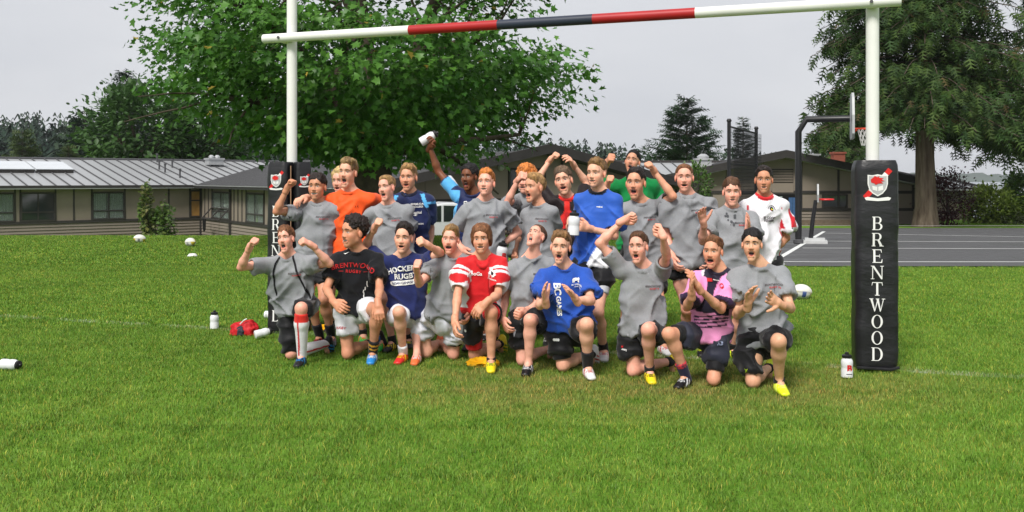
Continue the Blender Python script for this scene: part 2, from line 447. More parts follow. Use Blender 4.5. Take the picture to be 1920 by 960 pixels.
class Wall:
    """A wall line from a to b (2-D); u along, d out of the wall."""
    def __init__(s, root, a, b, z0, z1, out):
        s.r = root; s.a = Vector((a[0], a[1], 0)); s.b = Vector((b[0], b[1], 0)); s.u = (s.b - s.a).normalized(); s.L = (s.b - s.a).length
        s.n = Vector((s.u.y, -s.u.x, 0)); s.n = s.n if s.n.dot(Vector((out[0], out[1], 0))) > 0 else -s.n; s.z0, s.z1 = z0, z1
    def p(s, t, z, o=0): return s.a + s.u * t + s.n * o + Z * z
    def box(s, name, t0, t1, z0, z1, o0, o1, m, parent=None):
        mb = MB(); q = [s.p(t0, z0, o0), s.p(t1, z0, o0), s.p(t1, z1, o0), s.p(t0, z1, o0)]
        mb.hull(q, s.n * (o1 - o0)); return mb.build(name, m, parent or s.r)
    def window(s, t, w_, z0, z1, curtain=True, mull=1, low=.3, awn=False):
        f = MB(); fw = .075
        def bar(t0, t1, a, b, o=.05): f.hull([s.p(t0, a, -.02), s.p(t1, a, -.02), s.p(t1, b, -.02), s.p(t0, b, -.02)], s.n * (o + .02))
        bar(t - w_ / 2, t + w_ / 2, z0, z0 + fw, .065); bar(t - w_ / 2, t + w_ / 2, z1 - fw, z1); bar(t - w_ / 2, t - w_ / 2 + fw, z0 + fw, z1 - fw); bar(t + w_ / 2 - fw, t + w_ / 2, z0 + fw, z1 - fw)
        zl = z0 + (z1 - z0) * low
        bar(t - w_ / 2 + fw, t + w_ / 2 - fw, zl - .03, zl + .03, .045)
        for k in range(mull): 
            x = t - w_ / 2 + w_ * (k + 1) / (mull + 1); bar(x - .028, x + .028, z0 + fw, z1 - fw, .04)
        o = f.build('window', M_TRIM, s.r)
        s.box('pane', t - w_ / 2 + fw, t + w_ / 2 - fw, zl + .03, z1 - fw, .012, .02, M_GLASSC if curtain else M_GLASS, o)
        s.box('pane', t - w_ / 2 + fw, t + w_ / 2 - fw, z0 + fw, zl - .03, .012, .02, M_GLASSC if curtain else M_GLASS, o)
        if curtain:
            for (a, b) in ((t - w_ / 2 + fw, t - w_ * .06), (t + w_ * .06, t + w_ / 2 - fw)):
                c = MB(); n = 12
                for i in range(n):
                    x0, x1 = a + (b - a) * i / n, a + (b - a) * (i + 1) / n; e = .0 if i % 2 else .035
                    c.add([s.p(x0, z0 + fw, -.05 - e), s.p(x1, z0 + fw, -.05 - (.035 - e)), s.p(x1, z1 - fw, -.05 - (.035 - e)), s.p(x0, z1 - fw, -.05 - e)], [(0, 1, 2, 3)])
                c.build('curtain', M_CURT, o)
        return o
    def siding(s, zs):
        mb = MB(); z = zs - .07
        while z > s.z0 - .5:
            mb.hull([s.p(0, z, -.1), s.p(0, z, -.012), s.p(0, z - .15, .03), s.p(0, z - .15, -.1)], s.u * s.L); z -= .15
        mb.build('siding', M_SID, s.r)
    def facade(s, zs, openings, step, sid=True):
        """Upper panels between battens, the sill band, lap siding below; openings: (t, w, z0, z1) cut through the panels."""
        ts = [0.0]; cuts = sorted(openings)
        edges = []
        x = 0.0
        for (t, w_, a, b) in cuts:
            if t - w_ / 2 > x: edges.append((x, t - w_ / 2, None))
            edges.append((t - w_ / 2, t + w_ / 2, (a, b))); x = t + w_ / 2
        if x < s.L: edges.append((x, s.L, None))
        for (x0, x1, op) in edges:
            if op is None:
                n = max(1, round((x1 - x0) / step))
                for i in range(n):
                    a, b = x0 + (x1 - x0) * i / n, x0 + (x1 - x0) * (i + 1) / n
                    s.box('panel', a + .002, b - .002, zs, s.z1, -.12, 0, M_PANEL)
                    s.box('batten', a - .035, a + .035, zs + .06, s.z1, 0, .03, M_TRIM)
                s.box('batten', x1 - .035, x1 + .035, zs + .06, s.z1, 0, .031, M_TRIM)
            else:
                if op[0] > zs + .02: s.box('panel', x0, x1, zs, op[0], -.12, 0, M_PANEL)
                if op[1] < s.z1 - .02: s.box('panel', x0, x1, op[1], s.z1, -.12, 0, M_PANEL)
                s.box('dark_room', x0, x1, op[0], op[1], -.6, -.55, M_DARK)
        s.box('sill_band', -.02, s.L + .02, zs - .07, zs + .06, -.02, .05, M_TRIM)
        s.siding(zs)
        s.box('gutter', -.3, s.L + .3, s.z1 + .0, s.z1 + .13, .42, .56, M_FASC)
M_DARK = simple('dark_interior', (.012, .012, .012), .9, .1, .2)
M_GLASSC = mat('window_glass_clear', (.5, .55, .53), .05, .6)
_t, _b, _N, _L = nodes(M_GLASSC); _b.inputs['Transmission Weight'].default_value = .85; _b.inputs['IOR'].default_value = 1.2
def roof(root, a, b, c, d, m, seam_m, step, name='roof', th=.1, skip=None):
    """Sloping roof: a-b along the eave, d-c along the ridge; seams run up the slope."""
    a, b, c, d = (Vector(q) for q in (a, b, c, d))
    mb = MB(); mb.hull([a, b, c, d], (0, 0, -th)); r = mb.build(name, m, root)
    L = (b - a).length; e = (b - a).normalized(); xd, xc = (d - a).dot(e), (c - a).dot(e)
    up = (b - a).cross(d - a).normalized(); up = up if up.z > 0 else -up
    x0, x1 = min(0, xd), max(L, xc); n = max(1, int((x1 - x0) / step))
    for i in range(n + 1):
        x = x0 + .02 + (x1 - x0 - .04) * i / n
        p = a.lerp(d, x / xd) if x < 0 else (b.lerp(c, (x - L) / (xc - L)) if x > L else a + e * x)      # eave or valley
        q = a.lerp(d, x / xd) if x < xd else (b.lerp(c, (x - L) / (xc - L)) if x > xc else d.lerp(c, (x - xd) / (xc - xd)))   # ridge or hip
        sb = MB(); w_ = e * .022
        sb.hull([p - w_ + up * .001, p + w_ + up * .001, q + w_ + up * .001, q - w_ + up * .001], up * .055); sb.build('roof_seam', seam_m, r)
    return r

# ---- the pale-roofed wing on the left
dA = Vector((math.cos(R(40)), math.sin(R(40)), 0)); nA = Vector((-dA.y, dA.x, 0))     # nA: uphill, away from the camera
dB = Vector((math.cos(R(-56.5)), math.sin(R(-56.5)), 0)); nB = Vector((-dB.y, dB.x, 0))
CORN = Vector((-16.3, 50.0, 0)); ZE, ZS, ZR, ZF = 1.12, -.5, 2.63, -1.75
wingA = empty('long_building', CORN[:]); wingA.location = (0, 0, 0)
tag(wingA, 'low taupe building with pale standing-seam roof and curtained windows beside the trees', 'building')
A0 = CORN - dA * 15.5
W = Wall(wingA, A0, CORN, ZF, ZE, (0, -1))
def tA(px):     # distance along wall A of a photo column
    r = (px - 960) / FPX; # A0 + dA t : x = r*y
    return (r * A0.y - A0.x) / (dA.x - r * dA.y)
wz0, wz1 = ZS + .05, ZE - .2
opsA = []
for (p0, p1) in ((-45, 28), (38, 104), (172, 234)): opsA.append(((tA(p0) + tA(p1)) / 2, tA(p1) - tA(p0), wz0, wz1))
dr0, dr1 = tA(354), tA(378)
opsA.append(((dr0 + dr1) / 2, dr1 - dr0 - .1, ZS + .06, ZE - .15))
W.facade(ZS, opsA, .95)
for k, (t, w_, a, b) in enumerate(opsA[:3]): W.window(t, w_, a, b, k != 1, 1 if k else 0, .32)
t, w_, a, b = opsA[3]
dw = W.window(t, w_, a, b, False, 0, .62); 
for q in dw.children: q.data.materials[0] = M_AMBER
W.box('corner_post', W.L - .12, W.L + .12, ZF - .5, ZE, -.05, .06, M_TRIM)
e0 = A0 - dA * 8 - nA * .55; e1 = CORN - nA * .55 + dA * .6
roof(wingA, e0 + Z * (ZE + .06), e1 + Z * (ZE + .06), CORN + nA * 7 + dA * 7.84 + Z * ZR, A0 - dA * 8 + nA * 7 + Z * ZR, M_ROOFL, M_SEAML, .62)
mb = MB(); q0, q1 = A0 - dA * 8 + nA * 7, CORN + nA * 7 + dA * 7.84
mb.tube([q0 + Z * (ZR + .03), q1 + Z * (ZR + .03)], .07, 6); mb.build('ridge_cap', M_SEAML, wingA)
# slope position helper: along t, up s (0 eave .. 1 ridge)
def onA(t, s_): p = A0 + dA * t - nA * .55 + nA * 7.55 * s_; return Vector((p.x, p.y, ZE + .06 + (ZR - ZE - .06) * s_))
sl = math.atan2(ZR - ZE, 7.5); rotA = Matrix.Rotation(R(40), 3, 'Z') @ Matrix.Rotation(sl, 3, 'X')
for k in range(4):
    m_ = MB(); m_.box((0, 0, .16), (1.75, 2.1, .12), None); m_.box((0, -1.03, .09), (1.75, .05, .2), None, 1)
    o = m_.build('skylight', [simple('skylight_glass', (.6, .63, .66), .15, .6, .05, 2) if k == 0 else bpy.data.materials['skylight_glass'], M_FASC], None)
    o.location = onA(tA(-38) + k * 1.85 - 1.6, .6); o.rotation_euler = rotA.to_euler(); o.parent = wingA
def pipe(root, p, h=.45, r=.05):
    mb = MB(); mb.tube([p, p + Z * h], r, 8); mb.tube([p + Z * h, p + Z * (h + .1)], r * 1.5, 8); mb.build('vent_pipe', M_SEAML, root)
for (px, s_) in ((233, .93), (252, .62), (276, .7), (277, .5), (315, .3)):
    t0 = tA(px); pipe(wingA, onA(t0 + (.3 if s_ > .5 else .1) + s_ * 3.9, s_), .4)
m_ = MB(); m_.box((0, 0, .3), (1.2, .9, .4)); m_.box((0, 0, .58), (1.35, 1.05, .14)); m_.lathe([(.2, 0), (.24, .12), (.1, .25)], (-.25, 0, .65), 10); m_.lathe([(.2, 0), (.24, .12), (.1, .25)], (.25, 0, .65), 10)
for x in (-.5, .5): m_.box((x, -.4, .05), (.08, .08, .4), None, 1)
o = m_.build('roof_vent', [M_GALV, M_SEAML], wingA); o.location = onA(tA(375) + 3.0, .78); o.rotation_euler = (0, 0, R(40)); o.scale = (.72, .72, .72)

# ---- the dark-roofed wing running to the right, with its gable end
wingB = empty('gabled_building'); tag(wingB, 'dark-roofed wing with a taupe gable end behind the standing boys', 'building')
LB = 20.95
B1 = CORN + dB * LB
WB = Wall(wingB, CORN, B1, ZF, ZE, (-.75, -.66))
def tB(px): r = (px - 960) / FPX; return (r * CORN.y - CORN.x) / (dB.x - r * dB.y)
opsB = [((tB(398) + tB(432)) / 2, tB(432) - tB(398), wz0, wz1), ((tB(462) + tB(496)) / 2, tB(496) - tB(462), wz0, wz1), ((tB(600) + tB(628)) / 2, 1.8, wz0, wz1)]
WB.facade(ZS, opsB, .62)
for k, (t, w_, a, b) in enumerate(opsB): WB.window(t, w_, a, b, True, 1, .3)
t, w_, a, b = opsB[0]
sb = MB()                                           # the top-hung sash pushed open, a cloth over its edge
p0, p1 = WB.p(t - w_ / 2 + .1, a + .55, .06), WB.p(t + w_ / 2 - .1, a + .55, .06); q0, q1 = WB.p(t - w_ / 2 + .1, a + .02, .55), WB.p(t + w_ / 2 - .1, a + .02, .55)
for (x, y) in ((p0, p1), (q0, q1), (p0, q0), (p1, q1), ((p0 + p1) / 2, (q0 + q1) / 2)): sb.tube([x, y], .035, 6)
sb.build('open_sash', M_TRIM, wingB)
cb = MB(); cb.hull([q0 + dB * .25, q0 + dB * .75, q0 + dB * .68 - Z * .55, q0 + dB * .45 - Z * .65, q0 + dB * .33 - Z * .5], WB.n * .05); tag(cb.build('hanging_cloth', M_DARK), 'dark cloth hung over an open window sash', 'cloth')
WB.box('downpipe', tB(432) + .1, tB(432) + .2, ZF - .4, ZE, .02, .12, M_TRIM)
eB0 = CORN - nB * .55 - dB * .6; eB1 = B1 - nB * .55 + dB * .7
rB = roof(wingB, eB0 + Z * (ZE + .06), eB1 + Z * (ZE + .06), B1 + nB * 7 + dB * .7 + Z * ZR, CORN + nB * 7 - dB * 7.84 + Z * ZR, M_ROOFD, M_SEAMD, .42)
roof(wingB, B1 + nB * 14.55 + dB * .7 + Z * (ZE + .06), CORN + nB * 14.55 + Z * (ZE + .06), CORN + nB * 7 + Z * ZR, B1 + nB * 7 + dB * .7 + Z * ZR, M_ROOFD, M_SEAMD, .6)
ec = MB()
for i in range(int(LB / .42)): 
    p = eB0 + dB * (.3 + i * .42); ec.box(p + Z * (ZE + .1) - nB * .02, (.3, .06, .035), Matrix.Rotation(R(-56.5), 3, 'Z'))
_ec = ec.build('eave_clip', M_GALV, wingB); _ec['kind'] = 'stuff'
GW = Wall(wingB, B1, B1 + nB * 14, ZF, ZE, dB)
gl = MB()
def gable(root, Wl, zr, zs, skip=(), m=M_PANEL):
    """Gable wall above the eave height plus battens and bands."""
    L = Wl.L; n = max(4, round(L / 1.9)); 
    for i in range(n):
        a, b = L * i / n, L * (i + 1) / n
        ha = Wl.z1 + (zr - Wl.z1) * (1 - abs(a / L * 2 - 1)); hb = Wl.z1 + (zr - Wl.z1) * (1 - abs(b / L * 2 - 1)); tops = [Wl.p(b - .01, hb), Wl.p(a + .01, ha)]
        if a < L / 2 < b: tops = [Wl.p(b - .01, hb), Wl.p(L / 2, zr), Wl.p(a + .01, ha)]
        mb = MB(); mb.hull([Wl.p(a + .01, zs), Wl.p(b - .01, zs)] + tops, Wl.n * -.12); mb.build('panel', m, root)
        Wl.box('batten', b - .05, b + .05, zs, min(ha, hb), 0, .035, M_TRIM)
    Wl.box('band', 0, L, Wl.z1 - .42, Wl.z1 - .28, 0, .045, M_TRIM); Wl.box('sill_band', 0, L, zs - .07, zs + .06, -.02, .05, M_TRIM); Wl.siding(zs)
    for q in (0, 1):                                # barge boards
        e = -.75; a = Wl.p(e if q == 0 else L - e, Wl.z1 - .09, .55); pk = Wl.p(L / 2, zr + .02, .55)
        mb = MB(); mb.hull([a - Z * .02, pk - Z * .02, pk + Z * .34, a + Z * .3], Wl.n * .16); mb.build('barge_board', M_FASC, root)
        mb = MB(); mb.hull([a - Wl.n * .6 + Z * .02, pk - Wl.n * .6 + Z * .02, pk + Z * .02, a + Z * .02], Z * .06); mb.build('soffit', M_FASC, root)
gable(wingB, GW, ZR - .1, ZS)
def tG(W_, px): r = (px - 960) / FPX; return (r * W_.a.y - W_.a.x) / (W_.u.x - r * W_.u.y)
GW.window(tG(GW, 988), 1.7, ZE - .4, ZE + .85, False, 0, .1)
GW.window(tG(GW, 800), 1.6, ZS + .1, ZE - .45, False, 1, .3)
lm = MB(); lm.lathe([(.02, 0), (.13, .02), (.14, .06), (.09, .12), (.02, .14)], (0, 0, 0), 16); o = lm.build('wall_lamp', simple('lamp_white', (.36, .36, .35), .4, .4)); o.parent = wingB
o.location = GW.p(tG(GW, 938), 1.57 + (335 - 314) / FPX * 36, .002); o.rotation_euler = Vector((GW.n)).to_track_quat('Z', 'Y').to_euler()
sg = MB(); c0 = GW.p(tG(GW, 982), 1.57 - (352 - 335) / FPX * 36.5, .06)
sg.hull([c0 + GW.u * a + Z * b for a, b in ((-.32, -.13), (.32, -.13), (.32, .13), (-.32, .13))], GW.n * .03); sign = tag(sg.build('wall_sign', simple('sign_white', (.75, .75, .73), .5, .3)), 'small white name plate with a black edge on the gable wall', 'sign')
for (x0, x1, y0, y1) in ((-.32, .32, .11, .13), (-.32, .32, -.13, -.11), (-.32, -.3, -.11, .11), (.3, .32, -.11, .11)):
    b_ = MB(); b_.hull([c0 + GW.u * a + Z * b for a, b in ((x0, y0), (x1, y0), (x1, y1), (x0, y1))], GW.n * .036); b_.build('sign_edge', M_FASC, sign)

# ---- low link roof between the two gables
link_b = empty('link_building'); tag(link_b, 'low link block with a pale metal roof between the two gables', 'building')
l0, l1 = at(1120, 338, 49), at(1400, 338, 49); l0[2] = l1[2] = 1.42
WL = Wall(link_b, l0[:2], l1[:2], -1.0, 1.36, (0, -1)); 
WL.facade(.0, [(2.0, 1.6, .1, 1.1)], 1.1); WL.window(2.0, 1.6, .1, 1.1, False, 1)
roof(link_b, (l0[0] - 1, 48.4, 1.44), (l1[0] + 1, 48.4, 1.44), (l1[0] + 1, 55, 2.5), (l0[0] - 1, 55, 2.5), M_ROOFL, M_SEAML, .62)
mb = MB(); mb.tube([(l0[0] - 1, 55, 2.53), (l1[0] + 1, 55, 2.53)], .09, 6); mb.build('ridge_cap', M_FASC, link_b)
m_ = MB(); m_.box((0, 0, .25), (.8, .7, .5)); m_.box((0, 0, .56), (.95, .85, .1)); m_.lathe([(.3, 0), (.34, .12), (.12, .26)], (0, 0, .6), 10); o = m_.build('roof_vent', M_GALV, link_b); o.location = at(1318, 318, 52)
for px in (1206, 1225): pipe(link_b, Vector(at(px, 328, 50.5)), .4)

# ---- the right-hand gabled building
hallD = empty('gabled_hall'); tag(hallD, 'taupe gabled building with louvred vent and open doorway behind the basketball court', 'building')
ZD, ZRD, ZSD, ZFD = 1.28, 2.55, .12, -.9
d0, d1 = at(1222, 345, 45), at(1712, 345, 45)
WD = Wall(hallD, d0[:2], d1[:2], ZFD, ZD, (0, -1)); gable(hallD, WD, ZRD, ZSD)
roof(hallD, (d0[0] - .75, 44.4, ZD - .05), (d0[0] - .75, 60, ZD - .05), ((d0[0] + d1[0]) / 2, 60, ZRD + .1), ((d0[0] + d1[0]) / 2, 44.4, ZRD + .1), M_ROOFL, M_SEAML, .6)
roof(hallD, (d1[0] + .75, 60, ZD - .05), (d1[0] + .75, 44.4, ZD - .05), ((d0[0] + d1[0]) / 2, 44.4, ZRD + .1), ((d0[0] + d1[0]) / 2, 60, ZRD + .1), M_ROOFL, M_SEAML, .6)
tD = lambda px: tG(WD, px)
WD.window((tD(1541) + tD(1589)) / 2, tD(1589) - tD(1541), ZSD + .07, ZD - .45, False, 0, .0)
WD.window((tD(1330) + tD(1290)) / 2, 1.3, ZSD + .07, ZD - .45, False, 1, .3)
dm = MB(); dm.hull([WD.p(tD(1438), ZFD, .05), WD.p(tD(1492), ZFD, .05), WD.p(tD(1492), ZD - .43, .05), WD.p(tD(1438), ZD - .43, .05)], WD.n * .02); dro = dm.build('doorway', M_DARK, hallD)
WD.box('door_frame', tD(1434), tD(1438), ZFD, ZD - .38, 0, .09, M_TRIM, dro); WD.box('door_frame', tD(1492), tD(1496), ZFD, ZD - .38, 0, .09, M_TRIM, dro); WD.box('door_frame', tD(1438), tD(1492), ZD - .45, ZD - .38, 0, .09, M_TRIM, dro)
WD.box('pane', tD(1446), tD(1466), ZD - .75, ZD - .55, .072, .078, simple('pale_pane', (.35, .4, .38), .2, .5), dro)  # pane in a plain pale grey-green
for k in range(2):
    cu = MB(); t0 = tD(1476 + k * 8)
    for i in range(6): cu.hull([WD.p(t0 + i * .03, ZFD + .35, .08 + .02 * (i % 2)), WD.p(t0 + i * .03 + .03, ZFD + .35, .08 + .02 * (i % 2)), WD.p(t0 + i * .03 + .03 + .05, ZD - .6, .08 + .02 * (i % 2)), WD.p(t0 + i * .03 + .05, ZD - .6, .08 + .02 * (i % 2))], WD.n * .02)
    cu.build('curtain', simple('curtain_blue', lin(70, 100, 140), .9, .1, .2, 20) if k == 0 else bpy.data.materials['curtain_blue'], dro)
lv = WD.box('vent_panel', tD(1447), tD(1487), ZD + .1, ZD + .75, .0, .04, M_FASC)
for i in range(8): WD.box('slat', tD(1448), tD(1486), ZD + .13 + i * .075, ZD + .165 + i * .075, .04, .08, M_PANEL, lv)
WD.box('panel', tD(1447), tD(1487), ZD - .36, ZD + .08, .046, .07, M_PANEL)
mb = MB(); mb.box((0, 0, .2), (.62, .6, 1.0)); mb.box((0, 0, .74), (.74, .72, .1)); o = mb.build('chimney', M_BRICK, hallD); o.location = at(1571, 303, 54) - np.array([0, 0, .25])
m_ = MB(); m_.box((0, 0, .15), (.7, .6, .35)); m_.box((0, 0, .36), (.85, .75, .08)); o = m_.build('roof_vent', M_GALV, hallD); o.location = at(1520, 303, 50)
# ---- far right block
hallE = empty('end_block'); tag(hallE, 'small taupe block with pale roof edge beyond the big cedar trunk', 'building')
for (pa, pb, Y0, ze, zr, ret) in ((1700, 1745, 50, 1.25, 2.1, 6), (1752, 1822, 54, .95, 1.75, 5)):
    a, b = at(pa, 340, Y0), at(pb, 340, Y0); We = Wall(hallE, a[:2], b[:2], -1.3, ze, (0, -1)); We.facade(-.3, [], .8)
    Wr_ = Wall(hallE, b[:2], (b[0] + .4, b[1] + ret), -1.3, ze, (1, 0)); Wr_.facade(-.3, [], .9)
    roof(hallE, (a[0] - .3, Y0 - .6, ze + .05), (b[0] + .6, Y0 - .6, ze + .05), (b[0] - .2, Y0 + ret, zr), (a[0] - .3, Y0 + ret, zr), M_ROOFL, M_SEAML, .5)
    mb = MB(); mb.tube([(a[0] - .3, Y0 + ret, zr + .03), (b[0] - .2, Y0 + ret, zr + .03)], .08, 6); mb.tube([(b[0] + .6, Y0 - .6, ze + .1), (b[0] - .2, Y0 + ret, zr + .05)], .07, 6); mb.build('roof_edge', M_FASC, hallE)

# ================================================================== trees
M_BARK = simple('bark_grey_brown', (.085, .068, .052), .95, .1, .45, 5, .9, 14)
M_BARKC = mat('cedar_bark', (.2, .15, .11), .95, .08)
_f = noise_node(M_BARKC, 7, 5, 'Object', .6, (1, 1, .12)); base(M_BARKC, ramp(M_BARKC, _f, [(.3, (.085, .06, .045)), (.7, (.26, .205, .155))])); bump(M_BARKC, _f, 1.0, .06)
def leafmat(name, trans=.25, rough=.5):
    m = mat(name, rough=rough, spec=.3); c = vcol(m); base(m, c)
    t, b, N, L = nodes(m); tr = N('ShaderNodeBsdfTranslucent'); L(c, tr.inputs['Color']); mx_ = N('ShaderNodeMixShader'); mx_.inputs[0].default_value = trans
    L(b.outputs[0], mx_.inputs[1]); L(tr.outputs[0], mx_.inputs[2]); L(mx_.outputs[0], t.nodes['Material Output'].inputs['Surface']); return m
M_LEAF = leafmat('broad_leaf', .3, .42); M_NEED = leafmat('needle_spray', .12, .7)
def lobed():
    """Five-lobed leaf, stalk at the origin, 1 unit long."""
    o = [(0, 0), (.44, .08), (.3, .27), (.54, .52), (.22, .55), (.0, 1.0), (-.22, .55), (-.54, .52), (-.3, .27), (-.44, .08)]
    v = [(0, .38, -.05)] + [(x, y, .1 * abs(x) + (.06 if abs(x) > .4 else 0)) for x, y in o]; f = [(0, i + 1, (i + 1) % len(o) + 1) for i in range(len(o))]
    return np.array(v), np.array(f)
def oval():
    v = [(0, 0, 0), (.28, .35, .05), (.2, .75, .04), (0, 1, 0), (-.2, .75, .04), (-.28, .35, .05)]
    return np.array(v), np.array([(0, 1, 2), (0, 2, 3), (0, 3, 4), (0, 4, 5)])
def frond(n=3, w_=.46):
    v = [(0, 0, 0), (0, 1, -.1)]; f = []
    for i in range(n):
        y = .05 + .8 * i / n; L_ = w_ * (1 - .55 * i / n)
        for q in (-1, 1):
            b = len(v); v += [(0, y, -.1 * y), (0, y + .16, -.1 * y), (q * L_, y + .3, -.1 * y - .08)]; f.append((b, b + 1, b + 2) if q > 0 else (b + 1, b, b + 2))
    b = len(v); v += [(-.05, .1, 0), (.05, .1, 0)]; f.append((b, b + 1, 1))
    return np.array(v), np.array(f)
def scatter_mesh(name, T, P, D, U_, size, col, m):
    """Copies of template T at P, pointing along D with face normal near U_."""
    v, f = T; n = len(P)
    D = D / (np.linalg.norm(D, axis=1, keepdims=True) + 1e-9); X = np.cross(D, U_); X /= (np.linalg.norm(X, axis=1, keepdims=True) + 1e-9); Nn = np.cross(X, D)
    V = P[:, None, :] + size[:, None, None] * (v[None, :, 0:1] * X[:, None, :] + v[None, :, 1:2] * D[:, None, :] + v[None, :, 2:3] * Nn[:, None, :])
    F = (f[None] + (np.arange(n) * len(v))[:, None, None]).reshape(-1, 3)
    return mesh_np(name, V.reshape(-1, 3), F, False, np.repeat(col, len(v), 0), [m])
def tint(r, n, cols, spread=.25):
    """Leaf colours: mixtures of the given ones."""
    a = np.array(cols); w_ = r.dirichlet(np.ones(len(a)) * .7, n); return (w_ @ a) * r.uniform(1 - spread, 1 + spread, (n, 1))
def limb(mb, p, d, L, r0, rng, depth, tips, sag=.0, split=3, wob=.25):
    pts = [Vector(p)]; rs = [r0]; d = Vector(d).normalized(); n = 5
    for i in range(n):
        d = (d + Vector((rng.uniform(-wob, wob), rng.uniform(-wob, wob), rng.uniform(-wob, wob) - sag))).normalized()
        pts.append(pts[-1] + d * L / n); rs.append(r0 * (1 - .7 * (i + 1) / n))
        if depth and i >= 1:
            for _ in range(split if i == n - 1 else 1):
                a = Vector((rng.uniform(-1, 1), rng.uniform(-1, 1), rng.uniform(-.5, .7))); nd = (d * .7 + a.normalized() * .8).normalized()
                limb(mb, pts[-1], nd, L * rng.uniform(.45, .65), rs[-1] * .7, rng, depth - 1, tips, sag, split, wob)
    mb.tube(pts, rs, 6 if depth == 0 else 9); tips.append(pts[-1])

# ---- the big broadleaf tree behind the team
maple = empty('maple_tree', (-3.0, 20.5, float(gz(-3, 20.5)))); tag(maple, 'big leafy broadleaf tree spreading over the building behind the team', 'tree')
rng = random.Random(4); tb = MB(); tips = []
tb.tube([(0, 0, -.2), (.02, 0, .5), (-.02, .03, 1.3), (.03, 0, 2.0)], [.55, .44, .4, .42], 14)
for (d, L, r0) in (((-.35, 0, 1), 4.5, .3), ((.3, .1, 1), 5.0, .28), ((.05, .3, 1), 6, .25)):
    limb(tb, (.02, 0, 1.8), d, L, r0, rng, 2, tips, 0, 2, .16)
for k in range(9):
    a = k * 2 * math.pi / 9 + .3; limb(tb, (.05 * math.cos(a), .05 * math.sin(a), 1.9 + .16 * k), (math.cos(a), math.sin(a), .35), 3.2, .13, rng, 1, tips, -.01, 2, .2)
tb.build('trunk', M_BARK, maple, 'all')
r = np.random.RandomState(11)
NC = 880; C_ = []
while len(C_) < NC:
    q = r.normal(size=3); q /= np.linalg.norm(q); rad = r.uniform(.25, 1) ** .42
    c = np.array([q[0] * 4.38, q[1] * 4.4, (q[2] * 5.2 if q[2] > 0 else q[2] * 2.75)]) * rad + np.array([-.1, 0, 4.35])
    lump = float(fbm(np.array([q * 2.6 + 3]), 2)[0]); c = np.array([0, 0, 4.0]) + (c - np.array([0, 0, 4.0])) * np.array([1 + .26 * lump] * 2 + [1 + .1 * lump])
    if float(fbm(np.array([c * .75 + 9]), 2)[0]) < -.16: continue
    if c[2] < 1.62 + .35 * float(vnoise(np.array([[c[0], c[1], 1]]))[0]) + (.35 if abs(c[0]) < 1.6 else 0): continue
    C_.append(c)
C_ = np.array(C_); nl = 44
P = np.repeat(C_, nl, 0); off = np.clip(r.normal(size=P.shape), -1.8, 1.8) * np.array([.44, .44, .13]); P = P + off
outw = P - np.array([0, 0, 3.9]); outw /= np.linalg.norm(outw, axis=1, keepdims=True)
D = outw * .7 + r.normal(size=P.shape) * .6 + np.array([0, 0, -.55]); Un = np.array([0, 0, 1.]) + outw * .5 + r.normal(size=P.shape) * .45
cl = np.repeat(tint(r, NC, [(.035, .115, .018), (.07, .2, .028), (.125, .28, .04)], .18), nl, 0)
col = cl * .75 + .25 * tint(r, len(P), [(.04, .12, .018), (.12, .28, .045), (.08, .2, .028)], .2)
yl = r.rand(len(P)) < .006; col[yl] = np.array([.4, .3, .05])
me = scatter_mesh('crown', lobed(), P, D, Un, r.uniform(.085, .185, len(P)), col, M_LEAF); cw = obj('crown', me, maple); cw['kind'] = 'stuff'

# ---- cedar on the right, and its neighbour
def cedar(name, loc, H, rad, zlow, seed, label, n_br, trunk_r, side_low=None, col=None, per=16, size=(.35, .75), spread=1.0):
    root = empty(name, loc); tag(root, label, 'tree', None); rg = random.Random(seed); r = np.random.RandomState(seed)
    tb = MB(); tb.tube([(0, 0, -.5), (0, 0, .15), (.03, 0, .9), (.0, .05, 3), (0, 0, H * .5), (0, 0, H)], [trunk_r * 1.75, trunk_r * 1.3, trunk_r * 1.04, trunk_r * .9, trunk_r * .55, .03], 16)
    P = []; D = []
    for k in range(n_br):
        t = ((k + rg.random()) / n_br) ** 1.45; z = zlow + (H - zlow) * t; a = rg.uniform(0, 2 * math.pi); L = rad * (1 - t) ** .75 * rg.uniform(.75, 1.1) + .25
        zl = z
        if side_low is not None: zl = z - side_low * max(0, math.cos(a)) * (1 - t) ** 3
        dr = Vector((math.cos(a), math.sin(a), 0)); pts = []
        for i in range(6):
            s_ = i / 5; pts.append(dr * L * s_ + Vector((0, 0, zl + .35 * L * s_ * (1 - s_) * .6 - .17 * L * s_ * s_)))
        tb.tube(pts, [.035 * (1 - .8 * i / 5) + .008 for i in range(6)], 5, 1, cap=False)
        m = int(per * (.35 + L / rad)); 
        for j in range(m):
            s_ = rg.uniform(.18, 1.0); x = s_ * 5; i = min(4, int(x)); p = pts[i].lerp(pts[i + 1], x - i)
            lat = Vector((-dr.y, dr.x, 0)) * rg.gauss(0, .3 * L * (1.1 - s_) * spread)
            P.append((p + lat + Vector((0, 0, rg.uniform(-.38, .12))))[:]); D.append((dr * rg.uniform(.1, 1) + lat * .8 / max(.3, L) + Vector((rg.uniform(-.4, .4), rg.uniform(-.4, .4), rg.uniform(-1.6, -.3))))[:])
    tb.build('trunk', [M_BARKC, M_BARK], root, 'all')
    P, D = np.array(P), np.array(D); n = len(P); Un = np.array([0, 0, 1.]) + r.normal(size=(n, 3)) * .5
    c = tint(r, n, col or [(.012, .036, .007), (.026, .068, .011), (.06, .1, .016)], .25)
    br = r.rand(n) < .02; c[br] = np.array([.1, .075, .028])
    o = obj('crown', scatter_mesh('crown', frond(), P, D, Un, r.uniform(size[0], size[1], n), c, M_NEED), root); o['kind'] = 'stuff'
    return root
